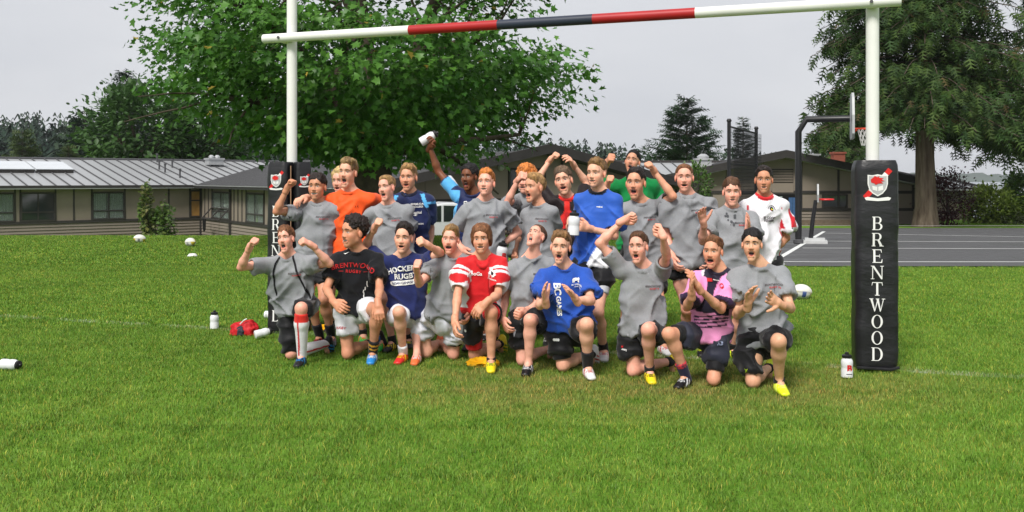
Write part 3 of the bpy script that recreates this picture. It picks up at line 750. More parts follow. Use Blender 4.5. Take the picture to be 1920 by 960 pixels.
cx_, cy_ = at(1735, 420, 41)[:2]
cedar('cedar_tree', (cx_, cy_, float(gz(cx_, cy_))), 30, 4.7, 4.7, 5, 'huge dark cedar with a thick pale trunk at the court edge', 560, .42, 1.0, None, 50, (.3, .62))
cx_, cy_ = at(2052, 420, 45)[:2]
cedar('cedar_tree', (cx_, cy_, float(gz(cx_, cy_))), 26, 4.6, 3.9, 15, 'dark cedar boughs hanging in from the right edge of the picture', 240, .4, None, None, 46, (.32, .66))
cx_, cy_ = at(1572, 300, 66)[:2]
cedar('cedar_tree', (cx_, cy_, -1), 8.4, 3.0, 1.2, 9, 'second cedar rising behind the hall roof beside the basketball hoop', 210, .3, None, None, 40, (.3, .6))

def fir(name, loc, H, rad, seed, label, layers=26, col=None, group=None, size=(.4, .8), z0=.08, up=.25, per=5, jag=.35):
    """An open conifer: whorls of upswept branches carrying sprays."""
    root = empty(name, loc); tag(root, label, 'tree', group); rg = random.Random(seed); r = np.random.RandomState(seed)
    tb = MB(); tb.tube([(0, 0, -.5), (0, 0, H * .5), (0, 0, H)], [.02 * H, .011 * H, .01], 8); P = []; D = []
    for k in range(layers):
        t = k / layers; z = H * (z0 + (1 - z0) * t)
        for b in range(7):
            a = rg.uniform(0, 2 * math.pi); L = rad * (1 - t) ** .85 * rg.uniform(1 - jag, 1.12) + .1
            dr = Vector((math.cos(a), math.sin(a), up * rg.uniform(.2, 1.4))); e = Vector((0, 0, z)) + dr * L
            tb.tube([(0, 0, z), e[:]], [.012 + .004 * L, .006], 4, cap=False)
            for j in range(max(2, int(per * L / rad * 2))):
                s_ = rg.uniform(.2, 1.02); lat = Vector((-dr.y, dr.x, 0)) * rg.gauss(0, .12 * L)
                P.append((Vector((0, 0, z)) + dr * L * s_ + lat)[:]); D.append((dr + lat * .9 + Vector((rg.uniform(-.5, .5), rg.uniform(-.5, .5), rg.uniform(-.35, .25))))[:])
    tb.build('trunk', M_BARK, root, 'all'); P, D = np.array(P), np.array(D); n = len(P)
    c = tint(r, n, col or [(.03, .06, .025), (.055, .095, .035)], .25)
    o = obj('crown', scatter_mesh('crown', frond(), P, D, np.array([0, 0, 1.]) + r.normal(size=(n, 3)) * .4, r.uniform(size[0], size[1], n), c, M_NEED), root); o['kind'] = 'stuff'
    return root
def fir_at(px, ytop, ybase, Y, rpx, seed, label, **k):
    b = at(px, ybase, Y); t = at(px, ytop, Y); fir('fir_tree', tuple(b), float(t[2] - b[2]), rpx * Y / FPX, seed, label, **k)
fir_at(1288, 183, 345, 72, 88, 21, 'open young fir above the link roof, right of the boys', layers=30, size=(.4, .85), up=.4, per=11, col=[(.016, .042, .018), (.032, .07, .026)])
fir_at(1393, 218, 345, 78, 24, 22, 'slender fir tip behind the black ball net', layers=24, size=(.3, .55), per=8, col=[(.016, .042, .018), (.032, .07, .026)])
fir_at(236, 132, 330, 105, 70, 23, 'tall thin-topped fir behind the round tree at left', layers=34, size=(.7, 1.5), col=[(.016, .036, .022), (.028, .052, .032)], jag=.5, per=9)
fir_at(158, 205, 330, 100, 48, 24, 'dark fir leaning out left of the round tree', layers=26, size=(.6, 1.3), col=[(.016, .036, .022), (.028, .052, .032)], jag=.5, per=9)
fir_at(42, 245, 330, 88, 30, 25, 'bright bushy pine standing alone before the dark wood', layers=20, size=(.5, 1.0), col=[(.05, .08, .022), (.085, .12, .035)])
fir_at(128, 272, 335, 85, 17, 26, 'small pine top just above the pale roof', layers=14, size=(.4, .7), col=[(.05, .08, .022), (.085, .12, .035)])

def bushy(name, label, base_p, cr, rr, n_cl, per, leaf, cols, seed, T=None, cat='tree', stem=True, down=0.0, sd=.14, trunk_r=.12):
    """A round tree or shrub of small leaves: crown centre cr above base, radii rr."""
    root = empty(name, base_p); tag(root, label, cat); r = np.random.RandomState(seed); rg = random.Random(seed); cr = np.array(cr, float); rr = np.array(rr, float)
    if stem:
        tb = MB(); tb.tube([(0, 0, -.3), (.02, 0, cr[2] * .4), tuple(cr * .8)], [trunk_r * 1.4, trunk_r, trunk_r * .5], 8)
        for k in range(7):
            a = rg.uniform(0, 6.28); e = cr + rr * np.array([math.cos(a) * .7, math.sin(a) * .7, rg.uniform(-.2, .7)]); s0 = cr * rg.uniform(.25, .6); tb.tube([tuple(s0), tuple((s0 + e) / 2 + np.array([0, 0, .1])), tuple(e)], [trunk_r * .6, trunk_r * .4, trunk_r * .12], 5)
        tb.build('trunk', M_BARK, root, 'all')
    q = r.normal(size=(n_cl, 3)); q /= np.linalg.norm(q, axis=1, keepdims=True); rad = r.uniform(.3, 1, (n_cl, 1)) ** .45
    lump = 1 + .22 * fbm(q * 2.4 + seed, 2)[:, None]; Cc = cr + q * rr * rad * lump
    Cc = Cc[Cc[:, 2] > .02]; P = np.repeat(Cc, per, 0) + r.normal(size=(len(Cc) * per, 3)) * rr * sd; o_ = P - cr; o_ /= np.linalg.norm(o_, axis=1, keepdims=True) + 1e-6
    P[:, 2] = np.maximum(P[:, 2], .02)
    D = o_ + r.normal(size=P.shape) * .6 + np.array([0, 0, -down]); cl = np.repeat(tint(r, len(Cc), cols, .15), per, 0); col = cl * .7 + .3 * tint(r, len(P), cols, .3)
    c = obj('crown', scatter_mesh('crown', T or oval(), P, D, np.array([0, 0, 1.]) + o_ * .6 + r.normal(size=P.shape) * .4, r.uniform(leaf * .6, leaf * 1.2, len(P)), col, M_LEAF), root); c['kind'] = 'stuff'
    return root
b = at(262, 330, 62); bushy('round_tree', 'dense round green tree behind the pale roof', tuple(b), (.3, 0, 2.6), (3.7, 3.2, 3.4), 230, 26, .42, [(.035, .085, .022), (.055, .12, .03), (.075, .15, .04)], 31, trunk_r=.25)
b = at(380, 330, 64); bushy('round_tree', 'dark round tree half hidden behind the big broadleaf crown', tuple(b), (0, 0, 2.2), (3.2, 3, 2.9), 150, 24, .42, [(.03, .07, .02), (.045, .1, .026)], 32, trunk_r=.25)
b = at(305, 452, 45.5); b[2] = float(gz(b[0], b[1]))
bushy('sapling', 'leafy young tree against the wall of the pale-roofed building', tuple(b), (0, 0, 1.0), (.6, .5, 1.05), 46, 18, .2, [(.06, .14, .025), (.11, .2, .04), (.16, .16, .05)], 33, lobed(), 'sapling', True, .5, .17, .04)
bushy('sapling', 'tall leafy shoot of the young tree by the wall', (b[0] - .7, b[1] - .3, b[2]), (.05, 0, 1.75), (.3, .3, 1.35), 36, 16, .2, [(.06, .14, .025), (.11, .2, .04), (.17, .15, .05)], 34, lobed(), 'sapling', True, .5, .17, .03)
b = gp(1776, 421); bushy('purple_shrub', 'dark purple-leaved shrub beside the cedar trunk', tuple(at(1776, 419, 43.5)), (0, 0, 1.15), (1.15, 1.1, 1.25), 130, 24, .12, [(.06, .018, .025), (.11, .03, .04), (.04, .02, .02)], 35, None, 'shrub', True, 0, .16, .05)
bushy('shrub', 'yellow-green shrub by the lake at the right', tuple(at(1858, 426, 47)), (0, 0, .95), (1.25, 1.1, 1.0), 210, 24, .19, [(.2, .29, .045), (.3, .37, .07), (.14, .22, .04)], 36, None, 'shrub', True, .1, .16, .05)
bushy('shrub', 'dark green shrub at the right edge near the lake', tuple(at(1925, 410, 48)), (0, 0, 1.1), (1.1, 1.1, 1.3), 190, 24, .19, [(.06, .13, .03), (.11, .19, .04)], 37, None, 'shrub', True, .1, .16, .05)
bushy('shrub', 'reddish shrub half seen behind the boy with hands on hips', tuple(at(958, 452, 31)), (0, 0, .7), (.6, .5, .6), 40, 20, .1, [(.08, .03, .025), (.04, .03, .02)], 38, None, 'shrub', True, 0, .18, .03)
bushy('shrub', 'fresh green shrub beside the buzz-cut boy', tuple(at(1306, 395, 34)), (0, 0, .9), (.55, .5, .75), 50, 18, .13, [(.06, .13, .025), (.1, .18, .04)], 39, None, 'shrub', True, 0, .17, .03)
bushy('shrub', 'grey-green reeds at the water beyond the yellow-green shrub', tuple(at(1905, 432, 45)), (0, 0, .35), (.8, .6, .4), 40, 16, .12, [(.08, .09, .05), (.06, .08, .03)], 40, None, 'shrub', False)

# ---- the wood on the far slope
r = np.random.RandomState(77); FT = []; FC = []; rg = random.Random(77); FV = []; nvv = 0
def forest_tree(x, y, z, H, rad, c, rg):
    V = []; Fc = []; n = 12
    for k in range(n):
        t = k / n; zz = z + H * (.05 + .95 * t); L = rad * (1 - t) ** .8 + .15
        for b in range(5):
            a = rg.uniform(0, 6.283); l = L * rg.uniform(.6, 1.15); wd = .42 * l + .1
            ca, sa = math.cos(a), math.sin(a); i = len(V)
            V += [(x - sa * wd * .4, y + ca * wd * .4, zz + H * .05), (x + sa * wd * .4, y - ca * wd * .4, zz + H * .05), (x + ca * l + sa * wd * .3, y + sa * l - ca * wd * .3, zz - l * .25), (x + ca * l - sa * wd * .3, y + sa * l + ca * wd * .3, zz - l * .2)]
            Fc.append((i, i + 1, i + 2, i + 3))
    V += [(x - .15, y, z + H * .85), (x + .15, y, z + H * .85), (x, y, z + H * 1.05)]; return V, Fc
FV = []; FF = []; FCol = []
for k in range(1150):
    Y = rg.uniform(165, 330); px = rg.uniform(-330, 1560); X = (px - 960) / FPX * Y
    sky_y = np.interp(px, [-330, 0, 150, 330, 600, 1040, 1100, 1200, 1400, 1560], [195, 208, 205, 225, 245, 252, 258, 272, 284, 290])
    ztop = 1.57 + (335 - sky_y) / FPX * Y * (1 - .5 * (330 - Y) / 165 * rg.random()) + rg.uniform(-2.6, .9); z = max(-6.5, float(gz(X, Y))) - .3; H = max(5, ztop - z)
    V, Fc = forest_tree(X, Y, z, H, H * rg.uniform(.22, .36), None, rg); b0 = len(FV); FV += V; FF += [tuple(b0 + i for i in f) for f in Fc]
    cc = np.array([(.01, .03, .017), (.015, .038, .021), (.02, .044, .019), (.026, .052, .024)][rg.randrange(4)]) * rg.uniform(.7, 1.2); FCol += [cc] * len(V)
fo = obj('forest', mesh_np('forest', np.array(FV), np.array(FF), False, np.array(FCol), [M_NEED])); tag(fo, 'dark conifer wood on the far slope behind the roofs', 'forest', kind='stuff')
# ================================================================== goal posts, pads and things on the field
M_WPAINT = simple('post_white_paint', lin(226, 226, 222), .45, .4, .06, 3, .08, 20)
M_RPAINT = simple('post_red_paint', lin(168, 30, 34), .45, .4, .1, 3)
M_BPAINT = simple('post_navy_paint', lin(44, 50, 66), .45, .4, .12, 3)
M_VINYL = mat('black_vinyl', (.012, .012, .014), .38, .45)
base(M_VINYL, ramp(M_VINYL, noise_node(M_VINYL, 5, 5), [(.3, (.009, .009, .011)), (.7, (.02, .02, .023))])); bump(M_VINYL, noise_node(M_VINYL, 9, 5, 'Object', .6, (.6, .6, 1.3)), .22, .04)
M_LET = simple('vinyl_white_print', lin(228, 228, 226), .5, .3, .05, 8); M_LETG = simple('vinyl_grey_print', lin(176, 176, 178), .5, .3, .08, 8); M_LETR = simple('vinyl_red_print', lin(206, 38, 36), .5, .3, .08, 8)
M_LETK = simple('vinyl_black_print', (.015, .015, .017), .5, .3, .08, 8)
PL, PR = ground_l, ground_r = (np.array([-2.27, 9.82, 0.0]), np.array([2.98, 7.87, 0.0]))
CB = (PR - PL) / np.linalg.norm(PR - PL); NB_ = np.array([CB[1], -CB[0], 0]); NB_ = NB_ if NB_[1] < 0 else -NB_      # towards the camera
goal = empty('goal_post', tuple((PL + PR) / 2)); tag(goal, 'white rugby goal with a red and navy banded crossbar', 'goal')
O = (PL + PR) / 2
for p in (PL, PR):
    mb = MB(); q = Vector(p - O); mb.tube([q - Vector((0, 0, .3)), q + Vector((0, 0, 3)), q + Vector((0, 0, 7.5))], .052, 20); mb.build('upright', M_WPAINT, goal, True)
off = NB_ * .105
def cbp(px):    # crossbar point for a photo column
    r_ = (px - 960) / FPX; a = PL + off; t = (r_ * a[1] - a[0]) / (CB[0] - r_ * CB[1]); return a + CB * t + np.array([0, 0, 3.01]) - O
cols = [(495, 768, M_WPAINT), (768, 934, M_RPAINT), (934, 1112, M_BPAINT), (1112, 1304, M_RPAINT), (1304, 1690, M_WPAINT)]
for (a, b, m) in cols:
    mb = MB(); mb.tube([cbp(a), cbp(b)], .047, 20); mb.build('crossbar', m, goal, True)
for px in (527, 1634):
    mb = MB(); q = Vector(cbp(px)); mb.tube([q + Vector(NB_) * .03, q + Vector(NB_) * .058], .014, 8, 1); mb.tube([q - Vector(NB_) * .11, q - Vector(NB_) * .04], .05, 10, 0); mb.build('bolt', [M_WPAINT, M_SEAML], goal)

# ---- crest and serif letters
def ring_seg(cx, cy, rx, ry, t, a0, a1, n=14, ty=None):
    o = []; i_ = []; ty = ty or t
    for k in range(n + 1):
        a = a0 + (a1 - a0) * k / n; o.append((cx + rx * math.cos(a), cy + ry * math.sin(a))); i_.append((cx + (rx - t) * math.cos(a), cy + (ry - ty) * math.sin(a)))
    return [[o[k], o[k + 1], i_[k + 1], i_[k]] for k in range(n)]
def rc(x0, y0, x1, y1): return [(x0, y0), (x1, y0), (x1, y1), (x0, y1)]
def serif(ch):
    """Polygons of a bold serif capital, 1 unit high, centred on x = 0."""
    H2 = math.pi / 2; S = []
    stem = lambda x: [rc(x - .075, .04, x + .075, .96), rc(x - .14, 0, x + .13, .05), rc(x - .14, .95, x + .13, 1)]
    if ch == 'B': S = stem(-.22) + [rc(-.16, .95, .06, 1), rc(-.16, .5, .06, .545), rc(-.16, 0, .08, .05)] + ring_seg(.05, .75, .25, .25, .13, -H2, H2, 14, .05) + ring_seg(.07, .26, .29, .26, .14, -H2, H2, 14, .05)
    if ch == 'R': S = stem(-.24) + [rc(-.18, .95, .04, 1), rc(-.18, .46, .06, .51)] + ring_seg(.03, .73, .27, .27, .14, -H2, H2, 14, .05) + [[(.0, .48), (.15, .5), (.38, .04), (.2, .02)], rc(.16, 0, .46, .05)]
    if ch == 'E': S = stem(-.2) + [rc(-.14, .94, .3, 1), rc(-.14, .47, .16, .53), rc(-.14, 0, .34, .06), [(.3, 1), (.24, .94), (.3, .76), (.33, .76)], [(.34, 0), (.27, .06), (.33, .27), (.37, .27)], [(.16, .36), (.19, .36), (.19, .64), (.16, .64)]]
    if ch == 'N': S = [rc(-.36, .04, -.3, .96), rc(.3, 0.0, .36, .96), rc(-.46, 0, -.2, .045), rc(.2, .955, .46, 1), [(-.46, 1), (-.22, 1), (.36, .1), (.36, 0), (.28, 0), (-.36, .955), (-.46, .955)]]
    if ch == 'T': S = [rc(-.075, .04, .075, .95), rc(-.16, 0, .16, .05), rc(-.36, .94, .36, 1), [(-.36, 1), (-.31, .94), (-.36, .74), (-.39, .74)], [(.36, 1), (.31, .94), (.36, .74), (.39, .74)]]
    if ch == 'W': S = [[(-.5, .97), (-.34, .97), (-.14, .1), (-.2, 0)], [(-.2, 0), (-.14, .1), (.05, .85), (0, .97)], [(-.06, .97), (.1, .97), (.26, .1), (.2, 0)], [(.2, 0), (.26, .1), (.47, .97), (.41, .97)], rc(-.56, .95, -.28, 1), rc(-.1, .95, .14, 1), rc(.32, .95, .56, 1)]
    if ch == 'O': S = ring_seg(0, .5, .4, .51, .15, 0, 2 * math.pi, 30, .05)
    if ch == 'D': S = stem(-.26) + [rc(-.2, .95, .02, 1), rc(-.2, 0, .02, .05)] + ring_seg(.0, .5, .4, .5, .15, -H2, H2, 20, .05)
    return S
def polys3(mb, polys, fn, m=0):
    for q in polys: mb.add([fn(x, y) for x, y in q], [tuple(range(len(q)))], m)
def crest(parent, fn, w_):
    """Shield with a red flame and an open book, a striped staff behind, a scroll below; fn(x, y, lift) places it."""
    s_ = w_ / 2
    sh = [(-1, 1.05), (-.5, 1.0), (0, 1.1), (.5, 1.0), (1, 1.05), (1, .1), (.85, -.45), (.5, -.9), (0, -1.2), (-.5, -.9), (-.85, -.45), (-1, .1)]
    mb = MB()
    def P(l): return lambda x, y: fn(x * s_, y * s_, l)
    for k, (t0, t1) in enumerate(((0, .22), (.22, .44), (.44, .66), (.66, .85), (.85, 1))):    # the staff
        a = np.array([-1.25, -1.35]); b = np.array([1.25, 1.6]); n_ = np.array([.2, -.17]); p, q = a + (b - a) * t0, a + (b - a) * t1
        polys3(mb, [[tuple(p - n_), tuple(q - n_), tuple(q + n_), tuple(p + n_)]], P(.002), (1 if k % 2 == 0 else 0))
    polys3(mb, [sh], P(.0035), 0); polys3(mb, [[(x * .88, y * .88) for x, y in sh]], P(.0045), 2)
    fl = [(-.65, .25), (-.7, .55), (-.4, .8), (-.3, .95), (-.05, .8), (.2, .95), (.1, .75), (.6, .7), (.35, .55), (.7, .4), (.3, .35), (.55, .15), (.1, .15), (-.2, .0), (-.35, .15)]
    polys3(mb, [fl], P(.0058), 1)
    polys3(mb, [[(-.55, -.1), (-.05, -.2), (-.05, -.65), (-.5, -.5)], [(.05, -.2), (.5, -.05), (.55, -.5), (.05, -.65)]], P(.0058), 0)
    polys3(mb, [[(-1.3, -1.35), (-1.0, -1.25), (0, -1.4), (1.0, -1.25), (1.3, -1.35), (1.15, -1.6), (0, -1.68), (-1.15, -1.6)]], P(.0058), 0)
    mb.build('crest', [M_LET, M_LETR, M_LETG], parent)
def pad_body(name, parent, c, n, wd, dp, h, z0=.03, seed=0, bul=.02):
    """A stuffed vinyl post pad: rounded, slightly creased box; n faces out."""
    n = nrm2(n); sd = np.array([-n[1], n[0], 0]); V = []; F = []; m_, k_ = 44, 36
    for i in range(m_ + 1):
        z = z0 + h * i / m_; e = min(1, (i / m_) * 18, (1 - i / m_) * 18); sq = .9 + .1 * math.sqrt(max(0, 1 - (1 - e) ** 2))
        for j in range(k_):
            a = j * 2 * math.pi / k_ + math.pi / k_; ca, sa = math.cos(a), math.sin(a); p_ = 7.0
            rr_ = (abs(ca) ** p_ + abs(sa) ** p_) ** (-1 / p_)
            x, y = ca * rr_ * wd / 2 * sq, sa * rr_ * dp / 2 * sq
            w_ = .0035 * float(vnoise(np.array([[x * 6 + seed, y * 6, z * 11]]))[0]) + .0018 * math.sin(z * 17 + 3.2 * float(vnoise(np.array([[x * 5, seed, z * 2]]))[0]))
            x *= 1 + w_ / (wd / 2); y *= 1 + (w_ * 1.6 + bul * math.sin(math.pi * i / m_) * .3) / (dp / 2)
            V.append(c + sd * x + n * y + np.array([0, 0, z]))
    for i in range(m_):
        for j in range(k_): F.append((i * k_ + j, i * k_ + (j + 1) % k_, (i + 1) * k_ + (j + 1) % k_, (i + 1) * k_ + j))
    F.append(tuple(range(k_))[::-1]); F.append(tuple(m_ * k_ + j for j in range(k_)))
    o = obj(name, mesh_np(name, V, F, True, None, [M_VINYL]), parent); o.data.set_sharp_from_angle(angle=R(60)); 
    bv = BVHTree.FromPolygons([tuple(map(float, v)) for v in V], F); return o, bv, n, sd
def nrm2(v): v = np.asarray(v, float); return v / np.linalg.norm(v)
def on_face(bv, c, n, sd, up=np.array([0, 0, 1.])):
    def fn(x, z, lift=.003):
        p = c + sd * x + up * z + n * .6; h = bv.ray_cast(Vector(p), Vector(-n), 1.2)
        q = np.array(h[0]) if h[0] is not None else p - n * .4
        return tuple(q + n * lift)
    return fn
def letters(parent, fn, word, x, ztop, step, size, m, wide=1.0):
    for k, ch in enumerate(word):
        if ch == ' ': continue
        z = ztop - k * step; mb = MB(); polys3(mb, serif(ch), lambda a, b: fn(x + a * size * wide, z + (b - .5) * size, .007)); mb.build('letter', m, parent)
# right pad
padR = empty('post_pad', tuple(PR)); tag(padR, 'tall black vinyl pad on the right post, white crest above a column of white letters', 'post pad')
nR = nrm2(np.array([-.2, -1, 0])); o, bv, n, sd = pad_body('pad_body', padR, np.array([0, -.04, 0]), nR, .335, .3, 1.7, .02, 3)
sd = -sd if sd[0] < 0 else sd
fn = on_face(bv, np.array([0, -.04, 0]), n, sd); crest(o, lambda x, y, l: fn(x - .0, y + 1.52, l), .155); letters(o, fn, 'BRENTWOOD', -.005, 1.21, .132, .108, M_LET)
n2 = np.array([sd[0], sd[1], 0]); fn2 = on_face(bv, np.array([0, -.04, 0]), n2, np.array([-n2[1], n2[0], 0])); crest(o, lambda x, y, l: fn2(x, y + 1.52, l), .1); letters(o, fn2, 'BRENTWOOD', 0, 1.21, .132, .09, M_LET)
mb = MB(); mb.tube([np.array([0, -.04, .04]) + n * .155 + sd * -.16, np.array([0, -.04, .035]) + n * .165 + sd * .1, np.array([0, -.04, .05]) + n * .14 + sd * .165], .012, 6); mb.build('hem_roll', M_VINYL, padR)
# left pad: two panels meeting at a corner
padL = empty('post_pad', tuple(PL)); tag(padL, 'black vinyl pad in two panels on the left post behind the dark-haired boy', 'post pad')
for (cx, nn, wd, dp, sz) in ((np.array([-.085, -.1, 0]), np.array([-.28, -1, 0]), .225, .2, 1.0), (np.array([.12, -.075, 0]), np.array([.45, -1, 0]), .16, .2, .7)):
    o, bv, n, sd = pad_body('pad_panel', padL, cx, nrm2(nn), wd, dp, 1.72, .02, 8 + wd * 10); sd = -sd if sd[0] < 0 else sd
    fn = on_face(bv, cx, n, sd); crest(o, lambda x, y, l: fn(x, y + 1.55, l), .115 * sz); letters(o, fn, 'BRENTWOOD', 0, 1.24, .132, .112, M_LET, sz)
mb = MB(); mb.tube([(.035, -.2, .03), (.035, -.2, 1.7)], .006, 6); mb.build('seam_piping', simple('piping_tan', lin(150, 120, 95), .7, .2), padL)

# ---- balls, bottles, bag
M_BALL = mat('ball_rubber', rough=.55, spec=.35); base(M_BALL, vcol(M_BALL)); bump(M_BALL, noise_node(M_BALL, 260, 2), .3, .003)
def ball(p, yaw, label, panel, tilt=0.0, L=.285, Wd=.19, cap=None):
    V = []; F = []; C = []; n, k = 26, 28
    for i in range(n + 1):
        t = -1 + 2 * i / n; rr_ = (Wd / 2) * (1 - abs(t) ** 2.1) ** .62 + .001
        for j in range(k):
            a = j * 2 * math.pi / k; V.append((t * L / 2, rr_ * math.cos(a), rr_ * math.sin(a))); c = lin(222, 221, 214)
            seam = abs(math.sin(2 * a)) < .1
            if seam: c = lin(170, 168, 160)
            if abs(t) > .6 and (j // 7) % 2 == 0: c = cap or lin(190, 180, 140)
            if abs(t) < .2 and math.sin(a) * .35 - math.cos(a) * -.93 < -.9: c = panel
            C.append(c)
    for i in range(n):
        for j in range(k): F.append((i * k + j, i * k + (j + 1) % k, (i + 1) * k + (j + 1) % k, (i + 1) * k + j))
    o = obj('rugby_ball', mesh_np('rugby_ball', V, F, True, np.array(C), [M_BALL])); o.location = (p[0], p[1], float(gz(p[0], p[1])) + Wd / 2 + .012); o.rotation_euler = (0, tilt, yaw)
    tag(o, label, 'rugby ball', 'rugby balls on the lawn'); return o
ball(gp(262, 456, 0), R(10), 'white rugby ball farthest away by the brow, left of the other white ball', lin(120, 120, 120), .1, cap=lin(190, 170, 60))
ball(gp(357, 463, 0), R(-25), 'white rugby ball lying just behind the white marker cone', lin(150, 150, 150), -.1, cap=lin(200, 180, 70))
ball(gp(1503, 562, 0), R(8), 'white rugby ball with a blue patch beyond the kneeling boys', lin(70, 90, 150), .12)
mb = MB(); mb.lathe([(.1, 0), (.098, .006), (.065, .045), (.045, .05), (.04, .046)], (0, 0, 0), 20); o = mb.build('marker_cone', simple('cone_white', lin(228, 228, 226), .6, .3), None, True); o.location = gp(361, 480, .01); tag(o, 'small white dome marker on the grass', 'marker')
M_BOT = mat('bottle_plastic', lin(226, 228, 230), .35, .45); base(M_BOT, ramp(M_BOT, noise_node(M_BOT, 5), [(.3, lin(214, 216, 220)), (.7, lin(234, 235, 236))]))
M_CAP = simple('cap_black', (.012, .012, .013), .4, .4)
def bottle(loc, rot, label, sc=1.0, mark=None):
    o = empty('water_bottle', loc); o.rotation_euler = rot.to_euler() if hasattr(rot, 'to_euler') else rot; tag(o, label, 'bottle', 'white team water bottles')
    sc *= .88; kr = 1.3
    prof = [(.034, 0), (.038, .004), (.0385, .06), (.036, .075), (.036, .09), (.0385, .1), (.0385, .135), (.034, .152), (.028, .162), (.028, .17)]
    mb = MB(); mb.lathe([(a * sc * kr, b * sc) for a, b in prof], (0, 0, 0), 24); b_ = mb.build('bottle_body', M_BOT, o, True)
    mb = MB(); mb.lathe([(a * sc * kr, b * sc) for a, b in [(.031, .168), (.032, .172), (.032, .188), (.024, .194), (.013, .198), (.012, .212), (.009, .215)]], (0, 0, 0), 20); mb.build('cap', M_CAP, o, True)
    if mark:
        v, f = text_mesh('B', .07 * sc, .003); V = []
        for x, y in v[:, :2]:
            a = (x * 1.15) / (.0385 * sc * kr) - math.pi / 2 + mark; rr_ = .0385 * sc * kr + .0012; V.append((rr_ * math.cos(a), rr_ * math.sin(a), .082 * sc + y))
        obj('letter', mesh_np('letter', V, f, False, None, [M_LETR]), b_)
        mb = MB()
        for k in range(8):
            a0 = mark - math.pi / 2 - .55 + k * .137; a1 = a0 + .137; rr_ = .0385 * sc * kr + .001; mb.add([(rr_ * math.cos(a0), rr_ * math.sin(a0), .03 * sc), (rr_ * math.cos(a1), rr_ * math.sin(a1), .03 * sc), (rr_ * math.cos(a1), rr_ * math.sin(a1), .036 * sc), (rr_ * math.cos(a0), rr_ * math.sin(a0), .036 * sc)], [(0, 1, 2, 3)])
        mb.build('print_rule', M_LETK, b_)
    return o
RotX = lambda a: Matrix.Rotation(a, 3, 'X'); RotY = lambda a: Matrix.Rotation(a, 3, 'Y'); RotZ = lambda a: Matrix.Rotation(a, 3, 'Z')
bottle(tuple(gp(1588, 707, .01)), (0, 0, 0), 'white bottle with a red letter B standing by the right pad', 1.04, .12)
bottle(tuple(gp(402, 616, .01)), (0, 0, .3), 'white bottle standing on the grass by the red bag', 1.0)
p = gp(5, 685, .04); bottle(tuple(p + np.array([-.005, 0, .01])), RotZ(R(-14)) @ RotY(R(90)), 'white bottle lying on its side at the far left of the lawn', 1.0)
p = gp(497, 590, .04); bottle(tuple(p), RotZ(R(-8)) @ RotY(R(90)), 'white bottle with a red B lying beside the left pad', 1.0, .01)
p = gp(478, 628, .05); bottle(tuple(p), RotZ(R(30)) @ RotY(R(80)), 'white bottle half under the red bag', .95)
# red bag: a slumped kit bag with dark panel and a strap
M_BAGR = simple('bag_red_nylon', lin(186, 28, 34), .6, .3, .15, 12, .5, 30); M_BAGD = simple('bag_charcoal', lin(52, 54, 62), .7, .2, .2, 12)
def lump(name, parent, r3, m, seed, loc=(0, 0, 0), amp=.35, fr=9):
    bm = bmesh.new(); bmesh.ops.create_icosphere(bm, subdivisions=4, radius=1.0); v = np.array([q.co[:] for q in bm.verts]); f = [tuple(x.index for x in q.verts) for q in bm.faces]; bm.free()
    n1 = 1 - np.abs(fbm(v * 1.6 + seed, 3)) * 2; v2 = v * np.array(r3) * (1 + amp * (n1[:, None] - .4)); v2[:, 2] = np.maximum(v2[:, 2], -r3[2] * .45)
    o = obj(name, mesh_np(name, v2 + np.array([0, 0, r3[2] * .45]) + np.array(loc), f, True, None, [m]), parent); return o
g0 = gp(458, 628, .0); bag = empty('kit_bag', tuple(g0)); tag(bag, 'crumpled red and charcoal bag on the grass left of the team', 'bag')
lump('bag_side', bag, (.11, .08, .085), M_BAGR, 2, (-.03, 0, 0)); lump('bag_flap', bag, (.085, .06, .1), M_BAGR, 6, (.06, -.03, .0)); lump('bag_panel', bag, (.05, .04, .06), M_BAGD, 8, (-.01, -.065, .01))
mb = MB(); mb.tube([(-.02, -.075, .12), (.02, -.09, .16), (.05, -.085, .175)], .006, 6); mb.build('piping', M_LET, bag); mb = MB(); mb.tube([(.12, 0, .02), (.2, -.02, .012), (.28, .03, .02), (.34, .02, .015)], .008, 6); mb.build('strap', M_CAP, bag)
M_YB = simple('yellow_mesh_cloth', lin(240, 176, 28), .85, .15, .15, 30, .6, 60)
bib = tag(lump('training_bib', None, (.1, .07, .04), M_YB, 12, (0, 0, 0), .9), 'yellow bib crumpled on the grass under the boy in red', 'bib', 'crumpled yellow bibs'); bib.location = gp(905, 686, .0)
bib = tag(lump('training_bib', None, (.07, .05, .04), M_YB, 17, (0, 0, 0), .9), 'yellow bib on the grass behind the boy with red and white socks', 'bib', 'crumpled yellow bibs'); bib.location = gp(606, 622, .0)

